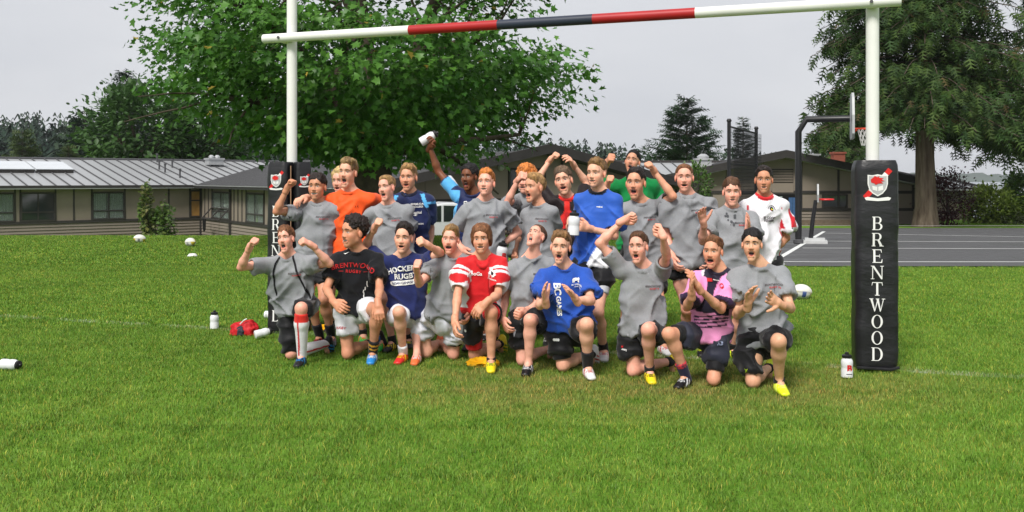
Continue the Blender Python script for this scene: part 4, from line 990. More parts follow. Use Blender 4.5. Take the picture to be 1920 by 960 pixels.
# ---- basketball hoop, toddler hoop, net frame
M_POLE = simple('pole_black_paint', (.014, .014, .016), .4, .45, .2, 5)
M_RIM = simple('rim_orange', lin(226, 74, 40), .4, .4, .1, 5); M_NET = simple('net_cord', (.62, .62, .6), .9, .1, .1, 5); M_BB = simple('backboard', (.42, .43, .44), .4, .4, .1, 4)
hb = gp(1497, 457, .035); hoop = empty('basketball_hoop', tuple(hb), R(-17)); tag(hoop, 'tall black gooseneck basketball hoop at the court edge', 'basketball hoop'); Yh = hb[1]; sc_ = Yh / FPX
zt = lambda py: EYE - (py - HOR) * sc_ - hb[2]; xt = lambda px: (px - 1497) * sc_
mb = MB(); mb.tube([(0, 0, 0), (0, 0, zt(247)), (xt(1512), 0, zt(224)), (xt(1588), 0, zt(224))], .085, 14); mb.build('pole', M_POLE, hoop, True)
mb = MB(); mb.lathe([(.1, 0), (.13, .02), (.13, .1), (.1, .12)], (0, 0, 0), 14); mb.build('pole_sleeve', M_SEAML, hoop)
bbz0, bbz1 = zt(262), zt(178); V = []; F = []; k = 20
fan = [(-.55, bbz0), (.55, bbz0), (.68, bbz0 + .12), (.7, (bbz0 + bbz1) / 2), (.55, bbz1 - .14), (.3, bbz1), (-.3, bbz1), (-.55, bbz1 - .14), (-.7, (bbz0 + bbz1) / 2), (-.68, bbz0 + .12)]
mb = MB(); mb.hull([(xt(1590), y, z) for y, z in fan], (.06, .0, 0)); mb.build('backboard', M_BB, hoop)
cx, cz = xt(1596) + .3, zt(243)
mb = MB(); mb.tube([(cx + .23 * math.cos(a), .23 * math.sin(a), cz) for a in np.linspace(0, 2 * math.pi, 25)], .014, 8); mb.tube([(xt(1594), .08, cz), (cx - .2, .08, cz)], .02, 6); mb.tube([(xt(1594), -.08, cz), (cx - .2, -.08, cz)], .02, 6); mb.tube([(xt(1594), -.0, cz - .1), (cx - .2, -.0, cz)], .015, 6); mb.build('rim', M_RIM, hoop)
mb = MB()
for q in (-1, 1):
    for i in range(12):
        pts = []
        for j in range(6):
            t = j / 5; a = i * 2 * math.pi / 12 + q * t * 1.0; rr_ = .23 - .1 * t; pts.append((cx + rr_ * math.cos(a), rr_ * math.sin(a), cz - .02 - .42 * t))
        mb.tube(pts, .007, 4, cap=False)
o = mb.build('net', M_NET, hoop); o['kind'] = 'stuff'
tb_ = gp(1520, 456, .035); th_oop = empty('toddler_hoop', tuple(tb_), R(-16)); tag(th_oop, 'small portable hoop with a pale base standing on the court', 'basketball hoop'); s_ = tb_[1] / FPX
mb = MB(); mb.hull([(-.22, -.3, 0), (.42, -.3, 0), (.42, .3, 0), (-.22, .3, 0)], (0, 0, .08)); mb.hull([(-.15, -.22, .08), (.36, -.22, .08), (.36, .22, .08), (-.15, .22, .08)], (0, 0, .06)); mb.build('base', simple('base_grey_plastic', (.5, .51, .51), .5, .3, .1), th_oop)
mb = MB(); mb.tube([(0, 0, .1), (.05, 0, .6), (.13, 0, 1.15)], [.06, .055, .05], 10); mb.build('pole', M_POLE, th_oop, True)
mb = MB(); mb.hull([(.16, y, z) for y, z in ((-.3, 1.1), (.3, 1.1), (.34, 1.3), (.24, 1.58), (-.24, 1.58), (-.34, 1.3))], (.04, 0, 0)); mb.build('backboard', M_BB, th_oop)
mb = MB(); mb.tube([(.4 + .18 * math.cos(a), .18 * math.sin(a), 1.17) for a in np.linspace(0, 2 * math.pi, 21)], .022, 8); mb.tube([(.18, 0, 1.17), (.24, 0, 1.17)], .03, 8); mb.build('rim', simple('rim_red', lin(216, 40, 44), .4, .4, .1), th_oop)
fa, fb = at(1367, 340, 29.5), at(1418, 340, 33.5); netf = empty('ball_net_frame', (fa[0], fa[1], float(gz(fa[0], fa[1])))); tag(netf, 'black framed ball-stop net on two tall posts behind the boys', 'net frame'); o0 = np.array(netf.location)
zt1, zt2 = EYE + (HOR - 228) / FPX * fa[1] - o0[2], EYE + (HOR - 242) / FPX * fb[1] - o0[2]; fbx = fb - o0; fbx[2] = 0
for (q, zz) in ((np.zeros(3), zt1), (fbx, zt2)): mb = MB(); mb.tube([q + np.array([0, 0, -.4]), q + np.array([0, 0, zz])], .06, 10); mb.lathe([(.075, 0), (.085, .03), (.05, .09)], tuple(q + np.array([0, 0, zz])), 10); mb.build('post', M_POLE, netf, True)
mb = MB(); mb.tube([(0, 0, zt1 - .15), fbx + np.array([0, 0, zt2 - .15])], .03, 8); mb.tube([(0, 0, zt1 - 1.3), fbx + np.array([0, 0, zt2 - 1.3])], .02, 8); mb.build('rail', M_POLE, netf)
mb = MB()
nv = 22
for layer in (0, .7):
    oy = np.array([layer * .5, layer, 0])
    for i in range(nv + 1):
        t = i / nv; q = fbx * t + oy; zz = zt1 + (zt2 - zt1) * t - .15; mb.box(tuple(q + np.array([0, 0, zz / 2])), (.012, .012, zz))
    for j in range(30):
        z0_ = (zt1 - .2) * j / 30; z1_ = (zt2 - .2) * j / 30; mb.tube([oy + np.array([0, 0, z0_]), fbx + oy + np.array([0, 0, z1_])], .007, 4)
o = mb.build('netting', M_POLE, netf); o['kind'] = 'stuff'

# ---- parked car seen between the standing boys
car = empty('parked_car', (-2.55, 31.0, float(gz(-2.5, 31)) ), R(14)); tag(car, 'white car parked by the gable wall, glimpsed between the boys', 'car')
M_CARW = simple('car_white_paint', (.72, .73, .74), .25, .5, .04, 2); M_TYRE = simple('tyre_rubber', (.015, .015, .015), .85, .15)
side_ = [(-2.1, .35), (-2.12, .75), (-1.95, .95), (-1.25, 1.0), (-.55, 1.52), (.3, 1.62), (1.35, 1.58), (1.95, 1.05), (2.1, .9), (2.12, .35)]
mb = MB(); mb.hull([(x, -.85, z) for x, z in side_], (0, 1.7, 0)); ob = mb.build('body', M_CARW, car); bmod = ob.modifiers.new('b', 'BEVEL'); bmod.width = .07; bmod.segments = 3
for y in (-.862, .852):
    for q in ([(-1.12, 1.02), (-.52, 1.45), (.1, 1.53), (.1, 1.02)], [(.18, 1.02), (.18, 1.53), (1.2, 1.5), (1.6, 1.05)]):
        mb = MB(); mb.hull([(x, y, z) for x, z in q], (0, .01, 0)); mb.build('window', M_GLASS, car)
for x in (-1.35, 1.35):
    for y in (-.86, .68):
        mb = MB(); mb.tube([(x, y, .33), (x, y + .18, .33)], .33, 20); w_ = mb.build('wheel', M_TYRE, car); mb = MB(); mb.tube([(x, y - .005, .33), (x, y + .185, .33)], .19, 14); mb.build('rim', M_GALV, w_)
for y in (-.6, .6): mb = MB(); mb.box((-2.1, y, .72), (.08, .32, .16)); mb.build('headlight', M_BB, car)
# ---- log edging in front of the hall
for k, (pa, pb, py) in enumerate(((1350, 1480, 424), (1495, 1595, 424), (1500, 1590, 428))):
    a, b = at(pa, py, 43.6 - k * .3), at(pb, py, 43.6 - k * .3); za = float(gz(a[0], a[1])); mb = MB(); mb.box(((a[0] + b[0]) / 2, a[1], za + .12), (b[0] - a[0], .16, .24)); mb.box(((a[0] + b[0]) / 2, a[1] - .2, za + .05), (b[0] - a[0], .16, .12))
    tag(mb.build('timber_edging', simple('weathered_timber', (.14, .11, .08), .9, .1, .25, 8) if k == 0 else bpy.data.materials['weathered_timber']), ('weathered timber edging left of the hoop pole', 'upper timber edging right of the hoop pole', 'lower timber edging right of the hoop pole')[k], 'timber edging')
# ================================================================== people
def nrm(v):
    v = np.asarray(v, dtype=float); return v / max(1e-9, np.linalg.norm(v))
class Field:
    """A distance field on a grid; smooth unions of limbs, skinned by surface nets."""
    def __init__(s, lo, hi, h):
        s.h = h; s.lo = np.asarray(lo, float)
        n = np.ceil((np.asarray(hi) - s.lo) / h).astype(int) + 1
        s.ax = [(s.lo[i] + h * np.arange(n[i])).astype(np.float32) for i in range(3)]
        s.d = np.full(tuple(n), .12, dtype=np.float32)
    def win(s, lo, hi):
        sl = []
        for i in range(3):
            a = int(max(0, math.floor((lo[i] - s.lo[i]) / s.h))); b = int(min(len(s.ax[i]), math.ceil((hi[i] - s.lo[i]) / s.h) + 1))
            if b <= a: return None
            sl.append(slice(a, b))
        return tuple(sl), s.ax[0][sl[0]][:, None, None], s.ax[1][sl[1]][None, :, None], s.ax[2][sl[2]][None, None, :]
    def put(s, sl, d, k, op):
        o = s.d[sl]
        if op == 'u':
            r = np.minimum(o, d)
            if k > 0: r = r - np.square(np.maximum(k - np.abs(o - d), 0)) / (4 * k)
        elif op == 's':
            d = -d; r = np.maximum(o, d)
            if k > 0: r = r + np.square(np.maximum(k - np.abs(o - d), 0)) / (4 * k)
        else:
            r = np.maximum(o, d)
        s.d[sl] = r
    def cone(s, a, b, ra, rb, k=.02, op='u'):
        a = np.asarray(a, float); b = np.asarray(b, float); m = max(ra, rb) + k + 3 * s.h
        W = s.win(np.minimum(a, b) - m, np.maximum(a, b) + m)
        if W is None: return
        sl, X, Y, Z = W; ab = b - a; L = float(ab @ ab) + 1e-9
        px, py, pz = X - a[0], Y - a[1], Z - a[2]
        t = np.clip((px * ab[0] + py * ab[1] + pz * ab[2]) / L, 0, 1)
        d = np.sqrt(np.square(px - ab[0] * t) + np.square(py - ab[1] * t) + np.square(pz - ab[2] * t)) - (ra + (rb - ra) * t)
        s.put(sl, d.astype(np.float32), k, op)
    def econe(s, a, b, ra, rb, side, k=.03, op='u'):
        """Elliptic cone: ra, rb = (half width along side, half depth)."""
        a = np.asarray(a, float); b = np.asarray(b, float); m = max(ra + rb) + k + 3 * s.h
        W = s.win(np.minimum(a, b) - m, np.maximum(a, b) + m)
        if W is None: return
        sl, X, Y, Z = W; ab = b - a; L = float(ab @ ab) + 1e-9; u = ab / math.sqrt(L)
        sd = nrm(np.asarray(side, float) - u * float(np.dot(side, u))); fr = np.cross(sd, u)
        px, py, pz = X - a[0], Y - a[1], Z - a[2]
        tr = (px * ab[0] + py * ab[1] + pz * ab[2]) / L; t = np.clip(tr, 0, 1)
        e = (tr - t) * math.sqrt(L)
        S = px * sd[0] + py * sd[1] + pz * sd[2]; F = px * fr[0] + py * fr[1] + pz * fr[2]
        rs = ra[0] + (rb[0] - ra[0]) * t; rf = ra[1] + (rb[1] - ra[1]) * t; rm = np.minimum(rs, rf)
        k0 = np.sqrt(np.square(S / rs) + np.square(F / rf) + np.square(e / rm))
        k1 = np.sqrt(np.square(S / rs ** 2) + np.square(F / rf ** 2) + np.square(e / rm ** 2)) + 1e-6
        s.put(sl, (k0 * (k0 - 1) / k1).astype(np.float32), k, op)
    def ell(s, c, A, r, k=.01, op='u'):
        """Ellipsoid: centre c, axes A (rows), radii r."""
        c = np.asarray(c, float); m = max(r) + k + 3 * s.h
        W = s.win(c - m, c + m)
        if W is None: return
        sl, X, Y, Z = W; px, py, pz = X - c[0], Y - c[1], Z - c[2]; q = 0; g = 0
        for i in range(3):
            t = (px * A[i][0] + py * A[i][1] + pz * A[i][2]); q = q + np.square(t / r[i]); g = g + np.square(t / r[i] ** 2)
        k0 = np.sqrt(q); k1 = np.sqrt(g) + 1e-6
        s.put(sl, (k0 * (k0 - 1) / k1).astype(np.float32), k, op)
    def cut(s, p, n, lo=None, hi=None):
        """Remove what lies on the n side of the plane through p, inside a window."""
        p = np.asarray(p, float)
        W = s.win(lo if lo is not None else [a[0] for a in s.ax], hi if hi is not None else [a[-1] for a in s.ax])
        if W is None: return
        sl, X, Y, Z = W
        s.put(sl, ((X - p[0]) * n[0] + (Y - p[1]) * n[1] + (Z - p[2]) * n[2]).astype(np.float32), 0, 'c')
    def cutball(s, c, r, p, n):
        """Plane cut acting only within a ball (so a sleeve's cut leaves the rest alone)."""
        c = np.asarray(c, float)
        W = s.win(c - r, c + r)
        if W is None: return
        sl, X, Y, Z = W
        pl = (X - p[0]) * n[0] + (Y - p[1]) * n[1] + (Z - p[2]) * n[2]
        rr = np.sqrt(np.square(X - c[0]) + np.square(Y - c[1]) + np.square(Z - c[2])) - r
        s.put(sl, np.minimum(pl, -rr).astype(np.float32), 0, 'c')
    def skin(s):
        d = s.d; h = s.h; sg = d < 0
        nx, ny, nz = d.shape
        c = [sg[i:nx - 1 + i, j:ny - 1 + j, k:nz - 1 + k] for i in (0, 1) for j in (0, 1) for k in (0, 1)]
        cnt = np.zeros(c[0].shape, dtype=np.int8)
        for q in c: cnt += q
        act = (cnt > 0) & (cnt < 8)
        I = np.argwhere(act)
        idx = np.full(act.shape, -1, dtype=np.int32); idx[act] = np.arange(len(I))
        i, j, k = I[:, 0], I[:, 1], I[:, 2]
        v = {(a, b, e): d[i + a, j + b, k + e] for a in (0, 1) for b in (0, 1) for e in (0, 1)}
        m = sum(v.values()) / 8
        g = np.stack([sum(v[1, b, e] - v[0, b, e] for b in (0, 1) for e in (0, 1)),
                      sum(v[a, 1, e] - v[a, 0, e] for a in (0, 1) for e in (0, 1)),
                      sum(v[a, b, 1] - v[a, b, 0] for a in (0, 1) for b in (0, 1))], 1) / (4 * h)
        gg = np.square(g).sum(1) + 1e-6
        st = np.clip(-(m / gg)[:, None] * g, -.55 * h, .55 * h)
        P = s.lo[None, :] + (I + .5) * h + st
        nr = g / np.sqrt(gg)[:, None]
        F = []
        for ax in range(3):
            sh = [nx, ny, nz]; sh[ax] -= 1
            A = np.take(sg, range(0, sh[ax]), axis=ax); B = np.take(sg, range(1, sh[ax] + 1), axis=ax)
            E = np.argwhere(A != B)
            o1, o2 = [(1, 2), (2, 0), (0, 1)][ax]
            ok = (E[:, o1] > 0) & (E[:, o2] > 0) & (E[:, o1] < d.shape[o1] - 1) & (E[:, o2] < d.shape[o2] - 1)
            E = E[ok]
            if len(E) == 0: continue
            fl = sg[E[:, 0], E[:, 1], E[:, 2]]
            def cell(a, b):
                q = E.copy(); q[:, o1] -= a; q[:, o2] -= b; return idx[q[:, 0], q[:, 1], q[:, 2]]
            Q = np.stack([cell(1, 1), cell(0, 1), cell(0, 0), cell(1, 0)], 1)
            Q[~fl] = Q[~fl][:, ::-1]
            F.append(Q)
        F = np.concatenate(F); F = F[(F >= 0).all(1)]
        return P, F, nr
def relax(P, F, n=1, w=.5):
    for _ in range(n):
        a = np.zeros_like(P); c = np.zeros(len(P))
        for i in range(4):
            for j in (1, 3):
                np.add.at(a, F[:, i], P[F[:, (i + j) % 4]]); np.add.at(c, F[:, i], 1)
        P = P * (1 - w) + w * a / np.maximum(c, 1)[:, None]
    return P

# ---- materials shared by all the people; their colours come from the meshes
M_SKIN = mat('skin', rough=.5, spec=.35)
_c = vcol(M_SKIN); _f = noise_node(M_SKIN, 30, 4)
base(M_SKIN, mixc(M_SKIN, 1.0, _c, ramp(M_SKIN, _f, [(.3, (.9, .86, .85)), (.7, (1.06, 1.06, 1.06))]), 'MULTIPLY'))
bump(M_SKIN, noise_node(M_SKIN, 120, 3), .12, .004)
def cloth(name, rough, speck, bscale, bstr):
    m = mat(name, rough=rough, spec=.18); c = vcol(m)
    f = noise_node(m, 260, 3); g = noise_node(m, 9, 4)
    c = mixc(m, 1.0, c, ramp(m, f, [(.35, (1 - speck,) * 3), (.65, (1 + speck,) * 3)]), 'MULTIPLY')
    c = mixc(m, 1.0, c, ramp(m, g, [(.3, (.9,) * 3), (.7, (1.07,) * 3)]), 'MULTIPLY')
    base(m, c); bump(m, noise_node(m, bscale, 5, rough=.6), bstr, .02)
    nodes(m)[1].inputs['Sheen Weight'].default_value = .15
    return m
M_COT = cloth('cotton_jersey', .9, .13, 11, .3)
M_SYN = cloth('sports_polyester', .6, .05, 10, .25)
M_HAIR = mat('hair', rough=.5, spec=.35)
_c = vcol(M_HAIR); _f = noise_node(M_HAIR, 70, 4, stretch=(1, 1, .25))
base(M_HAIR, mixc(M_HAIR, 1.0, _c, ramp(M_HAIR, _f, [(.3, (.45, .43, .42)), (.55, (1, 1, 1)), (.75, (1.5, 1.45, 1.35))]), 'MULTIPLY'))
bump(M_HAIR, noise_node(M_HAIR, 110, 3, stretch=(1, 1, .3)), .9, .012)
M_SHOE = mat('boot_synthetic', rough=.4, spec=.45)
_c = vcol(M_SHOE); base(M_SHOE, _c); bump(M_SHOE, noise_node(M_SHOE, 60, 3), .25, .006)
def printmat(name, col):
    return simple(name, col, .75, .2, .1, 30)
P_WHITE = printmat('print_white', lin(232, 232, 230)); P_RED = printmat('print_red', lin(190, 40, 42))
P_DARK = printmat('print_dark', lin(70, 62, 64)); P_BLACK = printmat('print_black', lin(25, 24, 28))
P_YEL = printmat('print_yellow_green', lin(190, 220, 40)); P_ORANGE_DK = printmat('print_dark_orange', lin(150, 55, 25))

SKINS = {'fair': lin(234, 179, 152), 'pink': lin(236, 175, 153), 'tan': lin(220, 162, 132), 'olive': lin(207, 149, 118), 'brown': lin(120, 74, 50), 'asian': lin(222, 172, 140)}
GREY = lin(141, 143, 147)

def joined(lst):
    V = []; F = []
    for v, f in lst:
        b = sum(len(x) for x in V); V.append(np.asarray(v)); F += [tuple(b + i for i in q) for q in f]
    return np.concatenate(V), F

def project(bvh, v2, o, s, u, f, lift=.0075, reach=.35):
    """Lay flat print (x, y) on a garment: o on the surface side, s right, u up, f towards the viewer of the print."""
    out = []; last = None
    for (x, y) in v2[:, :2]:
        p = o + s * x + u * y + f * reach
        hit = bvh.ray_cast(Vector(p), Vector(-f), reach * 2)
        if hit[0] is None:
            q = Vector(p - f * (reach if last is None else last))
        else:
            last = hit[3]; q = hit[0] + Vector(f) * lift
        out.append(q[:])
    return np.array(out)

def ray(px, py):
    return np.array([(px - 960) / FPX, 1.0, -(py - HOR) / FPX])
CAMP = np.array([0, 0, EYE])
def reach_px(px, py, parent, L, sign):
    """The point on the pixel's ray at distance L from parent; sign 'f' nearer the camera, 'b' farther."""
    r = ray(px, py); n = np.linalg.norm(r); u = r / n; t0 = float((parent - CAMP) @ u); c = CAMP + u * t0; dist = np.linalg.norm(parent - c)
    if dist >= L: return parent + nrm(c - parent) * L if dist > L * 1.12 else c
    dt = math.sqrt(L * L - dist * dist)
    return CAMP + u * (t0 - dt if sign == 'f' else t0 + dt)
def ground_px(px, py, z):
    return at(px, py, (EYE - z) * FPX / (py - HOR))
def knee_px(px, py, hip, ank, th, sh):
    r = ray(px, py); best = None
    for Y in np.linspace(min(hip[1], ank[1]) - .5, max(hip[1], ank[1]) + .3, 81):
        p = CAMP + r * Y; e = (np.linalg.norm(p - hip) - th) ** 2 * 1 + (np.linalg.norm(p - ank) - sh) ** 2
        if best is None or e < best[0]: best = (e, p)
    return best[1]
def ik(a, c, l1, l2, pole):
    d = c - a; L = np.linalg.norm(d); L = min(L, (l1 + l2) * .999); u = nrm(d)
    x = (l1 * l1 - l2 * l2 + L * L) / (2 * L); h = math.sqrt(max(0, l1 * l1 - x * x))
    p = pole - u * float(pole @ u); return a + u * x + nrm(p) * h

def hand_field(wr, d, n, kind, s):
    """A hand with palm and five fingers: wr wrist, d direction of the palm, n out of the palm."""
    d = nrm(d); n = nrm(n - d * float(n @ d)); x = np.cross(d, n)        # x: from little finger to index for one side; mirrored by caller through n
    F = Field(wr - .17 * s - .03, wr + .17 * s + .03, .0058)
    P = lambda a, b, c: wr + (d * a + x * b + n * c) * s
    F.cone(P(-.03, 0, 0), P(.02, 0, 0), .027 * s, .027 * s, .01)
    F.econe(P(.015, 0, 0), P(.075, 0, 0), (.03 * s, .017 * s), (.038 * s, .015 * s), x, .012)
    curl = {'fist': (82, 95, 60), 'open': (8, 14, 10), 'relax': (22, 32, 24), 'grip': (42, 55, 40), 'spread': (10, 18, 14), 'drape': (30, 18, 12)}[kind]
    for i, (bx, ln) in enumerate(((.029, .072), (.010, .08), (-.010, .075), (-.028, .06))):
        p = P(.085 - abs(bx + .002) * .22, bx, .0); spread = bx * (5 if kind == 'spread' else 1.8 if kind != 'fist' else 0)
        ang = 0; seg = [ln * .45, ln * .3, ln * .25]
        for j in range(3):
            ang += R(curl[j] + (i * 4 if kind in ('relax', 'drape') else 0))
            dirn = nrm(d * math.cos(ang) + n * math.sin(ang) + x * spread)
            q = p + dirn * seg[j] * s
            F.cone(p, q, (.0098 - j * .0012) * s, (.0092 - j * .0014) * s, .004)
            p = q
    tb = P(.025, .03, .008)
    if kind == 'fist': t1, t2 = P(.06, .036, .03), P(.075, .006, .04)
    elif kind == 'grip': t1, t2 = P(.06, .05, .025), P(.085, .045, .05)
    elif kind in ('open', 'spread'): t1, t2 = P(.055, .062, .012), P(.085, .085, .014)
    else: t1, t2 = P(.06, .045, .018), P(.088, .046, .03)
    F.cone(tb, t1, .0135 * s, .0115 * s, .01); F.cone(t1, t2, .0108 * s, .0085 * s, .004)
    return F.skin()

def head_field(o, A, neck, s, sp):
    """Head with a face. A rows: right, forward, up. sp: mouth opening, smile, nose, jaw ..."""
    r_, f_, u_ = A
    P = lambda x, y, z: o + (r_ * x + f_ * y + u_ * z) * s
    F = Field(o - .175 * s, o + .165 * s, .0049)
    op = sp.get('open', 0); wd = sp.get('wide', 1.0); jaw = sp.get('jaw', 1.0)
    E = lambda c, r, k=.02, op_='u': F.ell(P(*c), A, [q * s for q in r], k * s, op_)
    C = lambda a, b, ra, rb, k=.015, op_='u': F.cone(P(*a), P(*b), ra * s, rb * s, k * s, op_)
    E((0, -.016, .042), (.077 * wd, .095, .084))
    E((0, .024, -.014), (.0575 * wd, .068, .082), .03)
    dz = -.03 * op
    C((-.035 * wd * jaw, .006, -.056), (-.007, .064, -.094 + dz), .0235, .0205, .03)
    C((.035 * wd * jaw, .006, -.056), (.007, .064, -.094 + dz), .0235, .0205, .03)
    for q in (-1, 1):
        E((q * .036 * wd, .06, -.024), (.026, .028, .026), .025); E((q * .029 * wd, .047, -.052), (.022, .026, .026), .03)
        C((q * .014, .089, .03), (q * .045, .072, .028), .012, .011, .018)
    E((0, .075, .055), (.045, .025, .035), .03)
    for q in (-1, 1): E((q * .031, .103, .008), (.019, .017, .012), .012, 's')
    for q in (-1, 1): E((q * .031, .0765, .006), (.0155, .0135, .0125), .003)
    ns = sp.get('nose', 1.0)
    C((0, .088, .016), (0, .102 * (.98 + .02 * ns), -.026), .0075, .0112 * ns, .014)
    for q in (-1, 1): E((q * .0125 * ns, .0965, -.031), (.008, .011, .008), .008)
    # lips, then the mouth opening
    mw = .024 + .006 * sp.get('smile', 0); ml = -.062 - .013 * op
    hh = .004 + .0205 * op + .003 * sp.get('smile', 0); mw *= (1 - .06 * op)
    C((-mw * .7, .083, ml + hh + .003), (mw * .7, .083, ml + hh + .003), .0075, .0075, .012)
    C((-mw * .7, .086, ml - hh - .003), (mw * .7, .086, ml - hh - .003), .0095, .0095, .01)
    if op > .05 or sp.get('smile', 0) > .3:
        E((0, .1, ml), (mw * (1 - .15 * op), .034, max(.006, hh)), .004, 's')
    for q in (-1, 1):
        E((q * .078 * wd, -.006, -.006), (.009, .019, .03), .008)
    # neck
    F.cone(P(0, -.024, -.05), neck, .046 * s * sp.get('neck', 1), .05 * s * sp.get('neck', 1), .025)
    V, Q, nr = F.skin()
    L = (V - o) / s; x = L @ r_; y = L @ f_; z = L @ u_
    sk = np.array(SKINS[sp['skin']]); c = np.tile(sk, (len(V), 1))
    n1 = fbm(np.stack([x, y, z], 1) * 18 + sp.get('seed', 0))
    def blend(mask, col, a=1.0):
        m = np.clip(mask, 0, 1)[:, None] * a; return c * (1 - m) + np.array(col) * m
    red = sk * np.array([1.06, .72, .68])
    for q in (-1, 1):
        c = blend(1.2 - np.sqrt(((x - q * .042) / .024) ** 2 + ((z + .03) / .022) ** 2) + n1 * .3, red, .55 if sp['skin'] != 'brown' else .15)
        c = blend((1.3 - np.sqrt(((x - q * .078) / .014) ** 2 + (z / .034) ** 2)) * (np.abs(x) > .066), red, .6)
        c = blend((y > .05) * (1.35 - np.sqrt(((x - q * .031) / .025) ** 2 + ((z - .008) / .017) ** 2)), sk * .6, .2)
    c = blend((1.2 - np.sqrt((x / .016) ** 2 + ((z + .026) / .014) ** 2)) * (y > .08), red, .45)
    front = y > .05
    lipc = np.array(sk) * np.array([.86, .58, .56])
    e_in = np.sqrt((x / (mw * (1 - .15 * op))) ** 2 + ((z - ml) / max(.006, hh)) ** 2)
    c = blend(front * (y > .06) * (1.75 - e_in) * 3 * (e_in > .9) * (np.abs(z - ml) < hh + .013), lipc, .75)
    if op > .05 or sp.get('smile', 0) > .3:
        ins = (e_in < 1.02) & front & (np.abs(z - ml) < max(.006, hh) + .002)
        c[ins] = np.array(lin(32, 9, 11))
        c[ins & (z > ml + hh * (.5 if op > .15 else -.5))] = np.array(lin(205, 196, 186))
        c[ins & (z < ml - hh * .55) & (op > .3)] = np.array(lin(150, 72, 70))
    else:
        c[front & (np.abs(z - ml) < .0028) & (np.abs(x) < mw * .9) & (y > .07)] = lipc * .35
    sq = sp.get('squint', .4)
    for q in (-1, 1):
        ex = (x - q * .031) / .0145; ez = (z - .0055) / (.0074 * (1 - .35 * sq))
        m = front & (ex ** 2 + ez ** 2 < 1)
        c[m] = np.array(lin(188, 176, 168))
        gx = q * .031 + sp.get('gaze', 0) * .006
        c[m & ((x - gx) ** 2 + (z - .006) ** 2 < .0062 ** 2)] = np.array(lin(52, 40, 34))
        c[front & (np.abs(ex) < 1.15) & (z > .0055 + .0055 * (1 - .35 * sq)) & (z < .0165) & (ex ** 2 + ((z - .0055) / .0125) ** 2 < 1.15)] = sk * .3
        bz = .032 - ((np.abs(x) - .026) / .03) ** 2 * .011 - .003 * sq
        m = front & (np.abs(z - bz) < .0038) & (np.abs(x) > .011) & (np.abs(x) < .05) & (x * q > 0)
        c[m] = np.array(sp['brow'])
    hairband = (z > .05) | (y < -.0)
    return V, Q, c

def hair_field(o, A, s, sp):
    r_, f_, u_ = A; st = sp['style']; wd = sp.get('wide', 1.0)
    P = lambda x, y, z: o + (r_ * x + f_ * y + u_ * z) * s
    F = Field(o - .19 * s, o + .2 * s, .0072)
    E = lambda c, r, k=.015, op='u': F.ell(P(*c), A, [q * s for q in r], k * s, op)
    #            top, side, front volume, hairline front z, slope
    T = {'short': (.014, .0055, .012, .058, .8), 'crop': (.005, .004, .002, .064, .8), 'quiff': (.017, .0045, .026, .06, .8),
         'curly': (.028, .017, .016, .054, .8), 'bowl': (.018, .017, .012, .042, 1.0), 'afro': (.024, .012, .012, .062, .8),
         'fringe': (.016, .007, .017, .047, .76), 'long': (.024, .026, .014, .05, 1.2)}[st]
    E((0, -.018, .044 + T[0] * .5), (.076 * wd + T[1], .096 + T[1] * .7, .082 + T[0] * .75))
    E((0, .035, .098 + T[0] * .3), (.055, .045, .02 + T[2]), .03)
    if st == 'quiff':
        E((.01, .06, .112), (.05, .03, .03), .02)
    if st in ('bowl', 'long'):
        for q in (-1, 1): E((q * .072 * wd, -.012, -.005), (.022, .055, .06), .02)
        E((0, -.085, -.03), (.065, .03, .07), .02)
    if st in ('bowl', 'fringe'):
        E((0, .07, .075), (.055, .024, .026), .02)
    hl, sl = T[3], T[4]
    n = nrm(f_ * sl - u_)                 # cut below the hairline plane through the forehead
    F.cut(P(0, .09, hl), n)
    if st not in ('bowl', 'long'):        # clear the ears and temples
        for q in (-1, 1): E((q * .086 * wd, .03, .012), (.026, .045, .04), .006, 's')
    V, Q, nr = F.skin(); V = relax(V, Q, 1)
    L = (V - o) / s; q = np.stack([L @ r_, L @ f_, L @ u_], 1); sd = sp.get('seed', 0) * 3.7
    amp = {'crop': .0012, 'short': .006, 'quiff': .008, 'curly': .011, 'bowl': .004, 'afro': .006, 'fringe': .007, 'long': .008}[st]
    fr = {'curly': 65, 'afro': 90}.get(st, 45)
    ani = np.array([1, .55, .5]) if st not in ('curly', 'afro') else np.array([1, 1, 1])
    V = V + nr * (fbm(q * fr * ani + sd, 3) * amp * 1.6 + np.maximum(0, vnoise(q * 30 * ani + sd + 9)) * amp)[:, None] * s
    hc = np.array(sp['hair']); k = np.clip(fbm(q * 38 * ani + sd + 4, 3) * .9 + .5, 0, 1)[:, None]
    tip = np.array(sp.get('tip', tuple(min(1, h * 1.7) for h in sp['hair'])))
    top = np.clip((q[:, 2:3] - .06) / .07, 0, 1) * .6 + .25
    c = hc * (.6 + .35 * k) * (1 - k * top) + tip * (k * top)
    return V, Q, c

